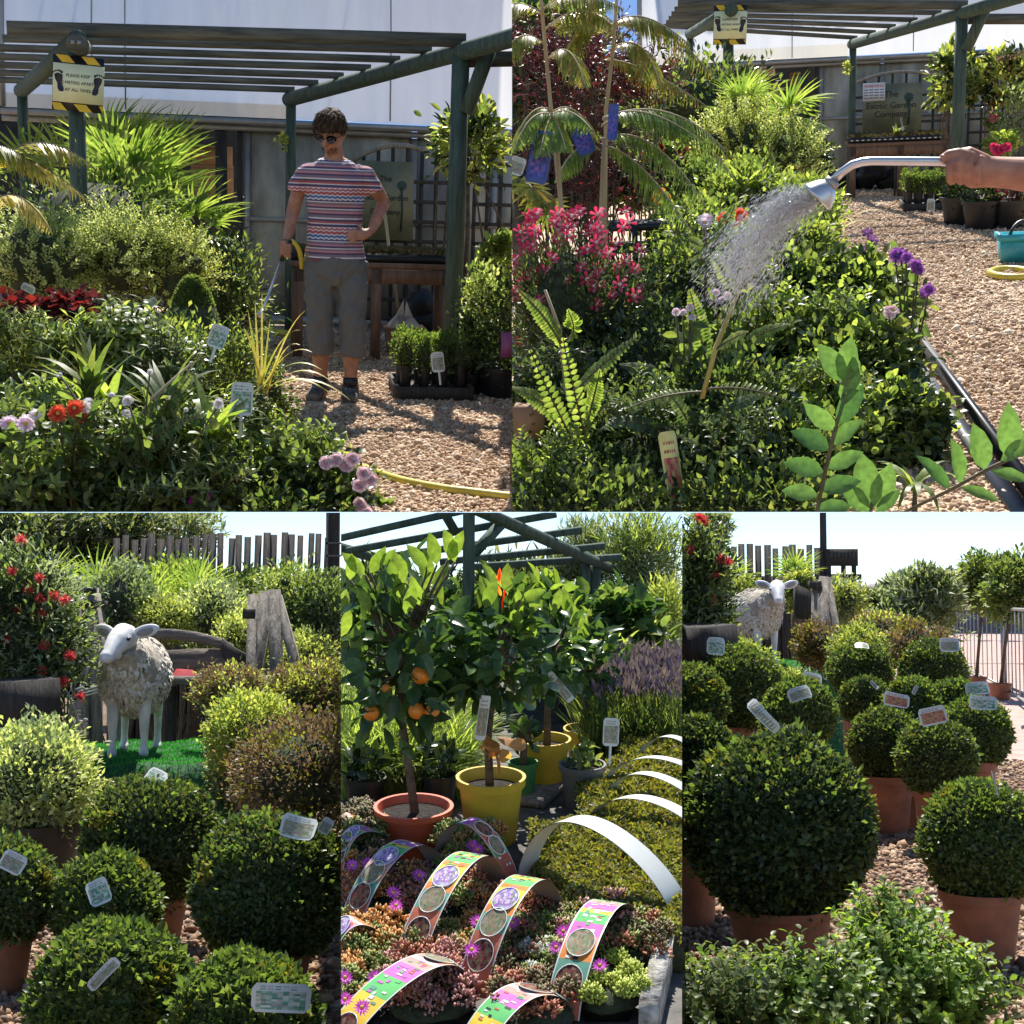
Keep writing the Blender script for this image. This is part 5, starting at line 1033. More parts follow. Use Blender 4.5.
cane_palm('feather palm on a pale cane at the left edge above the red flowers', [(561, 205), (553, 130), (541, 0), (538, -30)], 7.6, [((545, 30), (580, -5), (612, 25)), ((543, 10), (570, -20), (622, 8)), ((545, 45), (520, 20), (500, 60)), ((545, 15), (510, -10), (490, 20)), ((548, 60), (570, 30), (585, 85)), ((553, 112), (530, 95), (512, 150), .8), ((553, 112), (575, 95), (596, 140), .8)])
cane_palm('taller feather palm in the middle with fronds arching right over the sign', [(605, 210), (606, 110), (613, 50), (618, -20)], 7.9, [((612, 30), (650, -5), (716, 80)), ((612, 25), (640, 0), (690, 45)), ((612, 35), (580, 5), (560, 70)), ((610, 50), (645, 25), (660, 85)), ((612, 22), (590, 0), (556, 30)), ((608, 60), (640, 60), (705, 105))])
cane_palm('green feather palm with long fronds sweeping down to the bed', [(601, 220), (603, 160), (604, 140)], 7.3, [((603, 125), (670, 80), (738, 185)), ((602, 140), (650, 115), (705, 205)), ((603, 120), (640, 95), (700, 140)), ((602, 145), (640, 150), (690, 230)), ((600, 150), (580, 130), (556, 180), .8), ((603, 118), (670, 90), (725, 150))], 'palm')
cane_palm('broad leaved palm shoot drooping over the blue label', [(561, 205), (556, 130), (552, 112)], 7.0, [((552, 115), (530, 105), (514, 150), .9), ((552, 115), (570, 102), (592, 130), .9), ((552, 115), (545, 125), (540, 155), .8), ((552, 115), (560, 125), (566, 150), .8)], 'palm', .14, .024, 16)
fan_palm('dull fan palm hanging at the left edge under the blue label', 520, 190, 7.4, [(520, 180, 0, 250), (532, 188, -.1, 300), (512, 190, 0, 220), (545, 205, -.1, 280)], .17, 18, 'palmolive', W=.05)
fan_palm('tall spiky fan palm beyond the bed straight under the striped sign', 745, 130, 13.5, [(742, 96, 0, 80), (752, 95, 0, 55), (734, 98, 0, 120), (760, 100, .2, 30), (725, 112, .1, 160), (746, 92, .3, 75)], .28, 18)
fan_palm('bright fan palm in front of the shed opening beyond the bed', 788, 130, 13.0, [(790, 108, 0, 75), (797, 105, 0, 20), (780, 115, .1, 130), (800, 120, 0, -20), (792, 128, 0, -60)], .36, 20)
G = 'purple leaved shrubs behind the canes'
for (x, y, D, rx, ry, lb) in ((590, 62, 9.2, 40, 34, 'purple cut leaved shrub high behind the middle cane'), (535, 70, 9.0, 34, 38, 'purple cut leaved shrub at the left edge behind the pale cane'), (640, 88, 9.3, 30, 22, 'purple leaf sprays arching right of the middle cane'), (575, 120, 8.9, 45, 34, 'purple foliage hanging around the blue labels'), (610, 180, 8.6, 42, 22, 'dark purple foliage low above the flower bed')):
    bush('purple_shrub', lb, 'shrub', x, y, D, rx, ry, ['purple', 'purple', 'redleaf'] if y > 80 else 'purple', 1500, .06, .012, 'spray', 75, tpl=T_B1, group=G, stem='bark', sl=.28, per=13, lower=-1)
bush('green_backdrop_shrub', 'dark green tree crown behind the purple shrubs at the top left corner', 'shrub', 545, 60, 10.5, 60, 60, ['green', 'dark', 'blue'], 3000, .09, .04, 'crown', 50, tpl=T_OVAL, stem='bark', core=True)
M['bluep'] = leafmat('blue_print', [(.03, .06, .3), (.06, .1, .42), (.3, .12, .4)], .4, 0)
def hanging_label(px, py, D, wpx, hpx, roll, label, cardcol='bluecard'):
    t = tag(px, py, D, wpx, hpx, roll, label, 'bluep', stake=False)
    for ch in [x for x in col.objects if x.parent is t and x.name.startswith('card')]: ch.data.materials[0] = M[cardcol]
M['bluecard'] = plain('blue_card', (.05, .09, .32), .4, var=.1)
hanging_label(540, 157, 6.85, 22, 52, 12, 'large blue picture label hanging under the broad leaves at the left')
hanging_label(583, 140, 7.05, 18, 30, -20, 'dark blue label half hidden behind the palm leaflets')
hanging_label(613, 122, 7.2, 10, 36, 4, 'narrow blue label tied to the middle cane')
tag(517, 166, 6.8, 16, 18, 20, 'cream blank label at the left edge beside the blue one', 'print_grey', stake=False)
# ---------------------------------------------------------------- bed behind the spray
bush('variegated_shrub', 'cream variegated shrub beyond the bed between palm and fern fronds', 'shrub', 745, 150, 11.5, 52, 42, ['vari', 'gold'], 3000, .045, .018, 'spray', 330, sl=.22, per=18, lower=-1, core=True)
bush('variegated_shrub', 'fine leaved variegated shrub left of the far gravel', 'shrub', 790, 160, 11.2, 34, 34, ['vari', 'green'], 2200, .045, .018, 'spray', 200, sl=.2, per=18, lower=-1, core=True)
bush('dark_shrub', 'deep green shrub filling the shed opening past the palms', 'shrub', 700, 110, 14.5, 75, 40, ['green', 'dark'], 3000, .09, .04, 'crown', 50, core=True)
bush('dark_shrub', 'dark shrub at the greenhouse foot beside the spiky palm', 'shrub', 800, 150, 14.2, 26, 40, 'dark', 1300, .09, .04, 'crown', 30, core=True)
G = 'bedding plants behind the spray'
for (x, y, D, rx, ry, mt, lb) in ((690, 190, 10.2, 40, 26, ['green', 'blue'], 'small leaved green bedding plant right of the orange flower'), (745, 195, 9.8, 45, 30, ['green', 'bright'], 'bright leafy bedding plant behind the start of the spray'), (800, 215, 9.6, 34, 34, ['bright', 'green'], 'fresh green plant under the lance rose'), (700, 235, 8.6, 46, 32, ['green', 'bright'], 'leafy green plant with white buds left of the spray'), (790, 255, 8.2, 45, 34, ['bright', 'green'], 'bright leafy plant catching the falling water')):
    bush('bedding_plant', lb, 'bedding plant', x, y, D, rx, ry, mt, 3600, .05, .026, 'crown', 55, group=G, core=True)
rosette('striped_flax', 'yellow strap leaved plant beside the gravel under the lance', 'ornamental grass', 838, 235, 10.2, 26, .4, .02, 'yellow_leaf', spread=.7, tpls=(T_B2, T_B3), up=.8)
rosette('lance_leaf_plant', 'bright upright leaves behind the spray', 'bedding plant', 745, 200, 9.6, 18, .3, .05, 'bright')
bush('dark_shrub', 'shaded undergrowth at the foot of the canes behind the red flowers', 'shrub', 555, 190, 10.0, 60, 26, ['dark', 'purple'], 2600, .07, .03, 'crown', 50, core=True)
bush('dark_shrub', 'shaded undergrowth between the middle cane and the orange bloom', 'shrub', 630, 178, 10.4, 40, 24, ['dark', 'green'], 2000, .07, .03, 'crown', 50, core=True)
b = MB()
c = at(637, 225, 8.4); g = thing('plastic_crate', 'black plastic crate between the cane pots and the red flowers', 'crate', (c.x, 8.4, 0)); W = .42; z = c.z
for zz in (z, z - .12, z - .24): b.box((0, 0, zz), (W, .3, .035))
for x in (-W / 2, 0, W / 2): b.box((x, -.155, z - .15), (.03, .02, .34))
b.box((0, 0, (z - .3) / 2), (W * .9, .28, z - .3)); b.build('crate_body', M['blackpot'], g)
bush('red_bedding', 'rusty red flowering plant between the palm fronds and the shed', 'bedding plant', 672, 165, 10.4, 24, 16, ['redleaf', 'green'], 700, .06, .04, 'crown', 24, tpl=T_OVAL)
petal('orangepet', [(.7, .2, .02), (.8, .3, .03)])
flower_plant('single orange bloom above the small leaved plants', 9.0, [(661, 198)], 'orangepet', .055, .05, 9, 3)
flower_plant('coral red double flowers left of the spray', 6.6, [(724, 219), (733, 222), (740, 216)], 'redpetal', .034, .018, 12, 3)
flower_plant('pale pink flower beside the coral red ones', 6.6, [(704, 223), (706, 219)], 'lilacpetal', .03, .018, 10, 2)
# red daisy like shrub
t, cc, RR = bush('red_flowering_shrub', 'shrub covered in crimson pink open flowers at the left', 'shrub', 572, 305, 6.6, 72, 62, ['green', 'dark'], 9000, .04, .008, 'crown', 90, tpl=T_B0, potr=.17, core=True, up=.6); O = at(572, 305, 6.6); O = Vector((O.x, O.y, 0))
tinted('whitetip', (.7, .55, .5), .7)
petal('crimson2', [(.42, .012, .05), (.55, .03, .09), (.62, .16, .2)], .35)
cl = [(rng.uniform(512, 640), 212 + rng.random() ** 1.3 * 95) for _ in range(84)] + [(601, 214), (563, 215), (598, 228), (528, 275), (590, 292), (612, 296), (553, 258), (549, 332), (594, 365), (520, 340), (575, 362), (617, 350), (598, 318)]
for h in cl:
    p = at(h[0], h[1], 6.35 + rng.uniform(-.05, .3)) - O; flower(t, p, (rng.uniform(-.6, .6), -.7, rng.uniform(.2, .9)), 'crimson2', rng.uniform(.028, .042), .016, 6, 'whitetip', .3, 1)
# dark bed mass behind the near ferns
G = 'low leafy plants in the near bed'
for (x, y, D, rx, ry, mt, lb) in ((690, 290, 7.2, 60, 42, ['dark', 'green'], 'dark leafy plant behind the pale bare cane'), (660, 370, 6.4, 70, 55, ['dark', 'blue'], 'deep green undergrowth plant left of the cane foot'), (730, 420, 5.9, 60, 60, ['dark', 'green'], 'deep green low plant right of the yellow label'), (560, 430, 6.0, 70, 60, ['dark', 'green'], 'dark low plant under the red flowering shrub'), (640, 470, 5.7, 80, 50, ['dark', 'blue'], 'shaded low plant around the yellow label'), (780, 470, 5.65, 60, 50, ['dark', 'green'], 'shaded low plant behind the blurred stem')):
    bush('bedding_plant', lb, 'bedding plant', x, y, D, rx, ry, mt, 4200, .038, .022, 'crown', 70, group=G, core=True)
# rose bed on the right
G = 'glossy rose bushes along the bed edge'
for (x, y, D, rx, ry, n_, lb) in ((790, 300, 7.6, 45, 38, 3000, 'glossy rose bush just behind the cane tip'), (860, 300, 7.4, 48, 36, 3000, 'glossy rose bush beside the purple flowers'), (780, 365, 6.8, 52, 42, 3400, 'glossy rose bush in the middle of the bed'), (855, 375, 6.6, 58, 48, 3800, 'glossy rose bush against the black bed edge'), (905, 430, 6.1, 40, 40, 2600, 'glossy rose bush leaning over the black edge near the blurred branch'), (840, 455, 5.9, 55, 45, 3400, 'glossy rose bush nearest the tall blurred stem')):
    bush('rose_bush', lb, 'rose', x, y, D, rx, ry, ['green', 'dark', 'bright'], n_, .048, .032, 'crown', 60, tpl=T_OVAL, group=G, core=True)
flower_plant('lilac and blue small blooms in the middle of the bed', 5.9, [(683, 313), (690, 308), (692, 318), (676, 312)], 'lilacpetal', .019, .013, 8, 2)
flower_plant('tiny pale pink blooms behind the lilac ones', 6.2, [(716, 293), (722, 300), (728, 296)], 'lilacpetal', .019, .013, 8, 2)
petal('violet', [(.14, .04, .2), (.25, .1, .32)])
flower_plant('purple blooms at the gravel edge of the bed', 6.9, [(895, 256), (901, 255), (906, 258), (915, 266), (918, 270), (925, 293), (929, 290)], 'violet', .034, .018, 9, 2, None)
flower_plant('single pale rose bloom at the gravel edge', 6.5, [(889, 313), (893, 311)], 'pinkpetal', .035, .028, 8, 2)
flower_plant('dark spiky shoot with purple tips standing at the bed corner', 7.5, [(868, 233), (872, 240), (866, 250)], 'violet', .03, .02, 6, 1, None)
p0, p1 = gr(898, 322), gr(1040, 520); g = thing('bed_edging', 'black plastic edging between rose bed and gravel', 'edging', p0); b = MB(); b.beam(Vector((0, 0, .06)), p1 - p0 + Vector((0, 0, .045)), .03, .09); b.build('edging_board', M['blackpot'], g)
b = MB(); b.beam(Vector((-.09, 0, .02)), p1 - p0 + Vector((-.06, 0, .015)), .07, .03); b.build('liner_flap', tinted('blue_grey_liner', (.08, .09, .11), .5), g)
# ferny sophora shoots
M['yellowstem'] = plain('yellow_green_stem', (.4, .36, .1), .6)
sophora('ferny shrub with upright pale shoots in front of the red flowers', 5.6, [((598, 485), (575, 400), (563, 338)), ((563, 350), (552, 320), (518, 290)), ((568, 400), (592, 370), (640, 335)), ((566, 340), (580, 335), (568, 310)), ((575, 440), (545, 395), (512, 388)), ((590, 470), (560, 420), (530, 350)), ((597, 480), (560, 470), (512, 460)), ((585, 430), (595, 395), (600, 370))], n=22, L=.042, W=.022, mat='bright', cane=[(598, 490), (566, 390), (560, 330), (545, 290)])
sophora('ferny shrub with arching fronds around the bare cane foot', 6.0, [((700, 395), (735, 380), (775, 405)), ((690, 410), (650, 405), (590, 425)), ((700, 400), (670, 440), (620, 480)), ((705, 395), (740, 430), (760, 470)), ((695, 400), (660, 370), (620, 365)), ((710, 380), (700, 330), (690, 290)), ((700, 260), (720, 240), (735, 205))], n=26, L=.05, W=.024, mat='green', cane=[(700, 395), (716, 345), (735, 300), (755, 240)])
sophora('ferny shrub low along the bottom edge left of the label', 5.35, [((600, 530), (570, 490), (530, 500)), ((590, 530), (600, 480), (640, 465)), ((560, 530), (540, 470), (510, 440)), ((620, 530), (640, 495), (665, 490)), ((700, 530), (730, 490), (790, 500)), ((580, 535), (550, 505), (515, 508))], n=18, L=.06, W=.032, mat='bright')
b_ = bush('seedling_pot', 'brown card carton tucked under the leaves at the left edge', 'carton', 530, 420, 5.7, 3, 3, 'dark', 20, .02, .01)[0]
b = MB(); c = at(527, 420, 5.72); b.box((0, 0, 0), (.12, .1, .13)); b.build('carton', M['cardboard'], b_); 
for ch in [x for x in col.objects if x.parent is b_ and x.name.startswith('carton')]: ch.location = (0, 0, c.z)
# yellow label at the bottom
t = tag(675, 478, 5.2, 20, 95, 0, 'tall yellow and white pointed plant label standing at the bottom edge', 'print_red', yaw=35, stake=False)
for ch in [x for x in col.objects if x.parent is t and x.name.startswith('card')]: ch.data.materials[0] = tinted('yellow_card', (.72, .7, .25), .4)
# large near leaves
def big_shoot(label, D, stem_px, leafs, L, W, mat='green', r=.006):
    c = at(*stem_px[0], D); t = thing('large_leaf_shoot', label, 'shrub', (c.x, c.y, 0), 0, 'large leaves close to the viewer'); O = Vector((c.x, c.y, 0)); b = MB(); b.tube([Vector((0, 0, 0))] + [at(*q, D) - O for q in stem_px], [r * 1.5] + [r] * len(stem_px), 8); b.build('stem', M['stem'], t)
    f = MB()
    for (x0, y0, x1, y1, k) in leafs:
        p, q = at(x0, y0, D) - O, at(x1, y1, D - .03) - O; d = q - p; f.leaves(T_OVAL, np.array([V3(p)]), np.array([V3(d)]), np.array([(rng.uniform(-.5, .5), -1, .5)]), d.length, d.length * W * k)
    f.build('foliage', M[mat], t); return t
M['near'] = leafmat('broad_near_leaf', [(.035, .085, .035), (.06, .12, .045), (.08, .15, .055)], .4, .25)
big_shoot('tall soft green shoot with paired broad leaves at the bottom right of the bed', 4.6, [(815, 520), (830, 450), (842, 400), (845, 380)], [(845, 382, 820, 345, 1), (846, 384, 850, 338, 1), (846, 390, 857, 355, .9), (842, 402, 858, 368, 1), (838, 425, 862, 385, .9), (836, 430, 805, 405, .9), (832, 445, 860, 420, .9), (830, 450, 793, 430, 1), (826, 468, 862, 452, .9), (824, 472, 785, 462, 1), (820, 490, 860, 480, 1), (818, 495, 783, 490, 1), (816, 510, 850, 505, 1)], .14, .5, 'near')
big_shoot('woody shoot with broad leaves crossing the bottom right corner', 4.5, [(905, 512), (950, 490), (990, 468), (1040, 445)], [(985, 470, 975, 425, 1), (1008, 458, 1010, 405, 1), (960, 485, 955, 440, .8), (990, 470, 1030, 480, .8), (950, 490, 920, 455, .7), (1000, 462, 1045, 430, .8), (960, 487, 1000, 500, .7)], .13, .45, 'near')
big_shoot('broad leaves rising beside the tall soft shoot', 4.7, [(870, 520), (872, 500)], [(872, 510, 862, 455, 1), (874, 508, 892, 465, 1), (870, 512, 840, 480, .8), (876, 512, 900, 490, .8)], .15, .5, 'near')
rosette('lance_leaf_plant', 'yellow green lily like shoot near the bottom right corner', 'bedding plant', 915, 490, 5.2, 12, .26, .035, 'bright', spread=1.1, tpls=(T_B2, T_B3), up=.9)

bush('bedding_plant', 'dark foliage along the very bottom of the bed left of the label', 'bedding plant', 590, 515, 5.2, 95, 30, ['dark', 'green'], 3600, .04, .024, 'crown', 80, core=True, depth=.22)
bush('bedding_plant', 'dark foliage along the very bottom of the bed between label and blurred stem', 'bedding plant', 760, 515, 5.2, 90, 30, ['dark', 'green'], 3600, .04, .024, 'crown', 80, core=True, depth=.22)
pebbles('pale loose gravel beside the rose bed', [(780, 560), (1120, 560), (1100, 185), (800, 185)], 60000, .0125, M['peb1'])

G = 'loose mixed plants in the flower bed'
for (x, y, D, rx, ry, mt, L, W, tp, lb) in (
    (690, 255, 8.0, 36, 30, ['bright', 'green'], .08, .022, T_B1, 'light narrow leaved plant left of the spray'),
    (735, 300, 7.4, 34, 30, ['green', 'bright'], .07, .02, T_OVAL, 'loose leafy shoots under the falling water'),
    (800, 235, 8.6, 32, 26, ['bright', 'green'], .08, .024, T_B2, 'bright drooping shoots right below the lance rose'),
    (640, 330, 6.9, 40, 36, ['green', 'blue'], .06, .014, T_B1, 'fine leaved shoots between red flowers and bare cane'),
    (770, 335, 6.8, 40, 32, ['bright', 'green'], .06, .034, T_OVAL, 'young rose shoots in the middle of the bed'),
    (850, 335, 6.8, 36, 30, ['green', 'bright'], .06, .034, T_OVAL, 'young rose shoots near the purple blooms'),
    (820, 410, 6.1, 44, 34, ['green', 'bright'], .055, .032, T_OVAL, 'young rose shoots above the tall soft stem'),
    (545, 385, 6.0, 34, 34, ['blue', 'green'], .05, .012, T_B1, 'fine ferny shoots under the red flowers'),
    (640, 420, 5.7, 44, 34, ['green', 'blue'], .045, .02, T_OVAL, 'small leaved shoots above the yellow label'),
    (730, 455, 5.5, 44, 34, ['green', 'blue'], .045, .02, T_OVAL, 'small leaved shoots right of the yellow label'),
    (545, 480, 5.35, 40, 26, ['bright', 'green'], .045, .02, T_OVAL, 'pale shoots in the bottom left of the bed')):
    bush('mixed_plant', lb, 'bedding plant', x, y, D, rx, ry, mt, 500, L, W, 'spray', 60, group=G, sl=.18, per=11, lower=-.6, tpl=tp, droop=.25)
sophora('third ferny shrub with dark arching fronds in the middle foreground', 5.6, [((690, 470), (650, 400), (600, 430)), ((695, 470), (700, 420), (660, 385)), ((700, 470), (740, 430), (790, 440)), ((690, 480), (650, 450), (590, 470)), ((705, 475), (760, 460), (800, 480)), ((698, 460), (720, 400), (765, 395))], n=26, L=.042, W=.02, mat='blue')
sophora('bright ferny shoots catching the sun by the bare cane', 6.3, [((715, 380), (690, 330), (660, 335)), ((720, 370), (750, 330), (790, 325)), ((712, 385), (680, 370), (645, 385)), ((720, 365), (730, 310), (765, 285))], n=24, L=.045, W=.02, mat='bright')

sophora('tall leaning pale yellow stem crossing in front of the spray', 5.05, [((716, 350), (730, 338), (748, 332)), ((740, 290), (752, 262), (786, 250)), ((752, 262), (775, 235), (800, 205)), ((735, 300), (722, 262), (705, 248)), ((704, 390), (745, 382), (790, 402)), ((704, 392), (665, 392), (628, 408))], n=16, L=.032, W=.014, mat='bright', cane=[(702, 398), (716, 348), (738, 292), (768, 228)], canemat='yellowstem')
# ================================================================ LOWER GROUND: box balls and the sheep (two gardens on one level)
use(ST3)
def lower_ground():
    b = MB(); b.add([(-900, 1.5, 0), (900, 1.5, 0), (900, 1800, 0), (-900, 1800, 0)], np.array([(0, 1, 2, 3)]))
    o = single(b, 'gravel_ground', None, None, M['gravel3'], kind='structure'); STAGE_OF.pop(o.name); return o
lower_ground()
def ball(label, px, py, D, rpx, n=7000, mat=('box',), L=.024, W=.016, potc='terra', potk=.62, squash=1.0, name='box_ball', cat='topiary', group='clipped box balls in pots', sink=.16, core='core', tpl=T_DIA, amp=.06, base=None, hi=1.06):
    c = at(px, py, D); r = mm(px, py, D, rpx); t = thing(name, label, cat, (c.x, c.y, 0), rng.uniform(-.2, .2), group); f = MB()
    n = int(n * 1.75)
    for i, m_ in enumerate(mat): ball_leaves(f, (0, 0, c.z), r, n // len(mat), L, W, tpl, squash, mi=i, amp=amp, hi=hi)
    ball_leaves(f, (0, 0, c.z), r, 420, L * 1.2, W, tpl, squash, 1.3, len(mat), 1.0, 1.14)
    for _ in range(9):      # tufts of paler new growth and a few browned patches
        d = unit(1)[0]; d[2] = abs(d[2]); P = V3((0, 0, c.z)) + nrm(d + unit(60) * .13) * r * rng.uniform(.98, 1.07, 60)[:, None]; f.leaves(tpl, P, nrm(d + unit(60) * .6), unit(60), L * 1.1, W * 1.1, len(mat) + int(rng.random() < .3))
    f.build('foliage', [M[m_] for m_ in mat] + [M['boxlit'], M['olive']], t); b = MB(); b.ell((0, 0, c.z), (r * .9, r * .9, r * .9 * squash), nu=24, nv=16); b.build('shade_core', M[core], t, smooth=True)
    ph = c.z - r * squash * (1 - sink)
    if ph > .05: 
        pot(t, r * potk, ph, M[potc])
        s_ = MB(); twigs(s_, (0, 0, ph * .82), [(x * r * .4, y * r * .4, ph + .1) for x, y in ((1, 0), (-.5, .8), (-.5, -.8), (.2, .1))], .008); s_.build('stems', M['bark'], t)
    return t
M['peb3b'] = M['peb3']
pebbles('brown loose gravel between the box balls of the sheep garden', [(-60, 1100), (420, 1100), (400, 760), (-40, 760)], 15000, .016, M['peb3'])
ball('large dark box ball in a terracotta pot below the sheep, label on its top', 150, 842, 6.2, 62, 9000)
ball('biggest dark box ball at the right of the sheep garden with a white label', 269, 888, 5.45, 71, 11000)
ball('small bright box ball with a tilted green label between the larger ones', 106, 907, 5.55, 50, 6500, ('box', 'boxlit'), sink=.1)
ball('box ball cut by the left edge with a faded label', 2, 893, 5.5, 50, 6500, sink=.2)
ball('lighter box ball at the bottom with a curled grey label', 112, 1002, 4.9, 72, 9500, ('boxlit', 'box'), .034, .022)
ball('pale box ball at the bottom edge holding a red striped label', 243, 1030, 4.75, 68, 8500, ('boxlit', 'boxlit', 'box'), .034, .022)
tag(155, 777, 6.15, 22, 20, 25, 'green picture label lying on top of the large dark box ball', pitch=45, stake=False)
tag(99, 892, 5.2, 22, 26, -25, 'green picture label tilted on the small bright box ball', pitch=20, stake=False)
tag(299, 828, 5.2, 36, 24, 12, 'white label with faint green print on the biggest box ball', 'print_grey', pitch=30, stake=False)
tag(326, 826, 5.4, 12, 16, 30, 'small white label edge behind the biggest box ball', 'print_grey', stake=False)
tag(12, 862, 5.2, 26, 20, 25, 'faded grey label on the box ball at the left edge', 'print_grey', pitch=20, stake=False)
tag(280, 998, 4.4, 60, 28, 2, 'white card with a red stripe and dark leaf picture at the bottom', 'print_green', pitch=15, stake=False)
tag(103, 974, 4.5, 38, 12, -40, 'curled grey plant label leaning out of the lighter box ball', 'print_grey', yaw=30, pitch=10, stake=False)
# larger shrubs
def mound(name, label, px, py, D, rx, ry, mats, n, L, W, group=None, potr=0, **k):
    return bush(name, label, 'shrub', px, py, D, rx, ry, mats, n, L, W, 'crown', k.pop('K', 90), group=group, core=True, clump=k.pop('clump', .12), shell=.75, potr=potr, **k)
mound('variegated_shrub', 'large cream variegated shrub in a dark pot at the left of the sheep', 36, 782, 7.4, 62, 56, ['vari', 'vari', 'grey'], 7000, .038, .018, potr=.22)
b = MB(); c = gr(76, 832); t = thing('terracotta_pot', 'empty looking terracotta pot in the shade under the variegated shrub', 'pot', c); pot(t, .11, .14, M['terra'])
mound('golden_shrub', 'bright golden green shrub right of the green carpet', 250, 735, 8.6, 44, 42, ['gold', 'gold', 'bright'], 6500, .034, .017)
mound('golden_shrub', 'shaded lower green shrub beside the golden one', 236, 768, 8.8, 26, 34, ['green', 'grey'], 2600, .034, .017)
G = 'bronze tinted shrubs'
mound('bronze_shrub', 'large bronze tinted shrub at the right edge above the biggest box ball', 305, 775, 7.6, 72, 56, ['bronze', 'olive', 'bronze'], 9000, .03, .015, G)
mound('bronze_shrub', 'rusty shrub top behind the golden shrub and below the plank', 231, 692, 9.6, 38, 26, ['bronze', 'bronze', 'gold'], 3800, .034, .016, G)
mound('bronze_shrub', 'bronze shrub at the right edge below the leaning wooden boards', 313, 697, 9.5, 46, 34, ['bronze', 'olive', 'gold'], 5000, .034, .016, G)
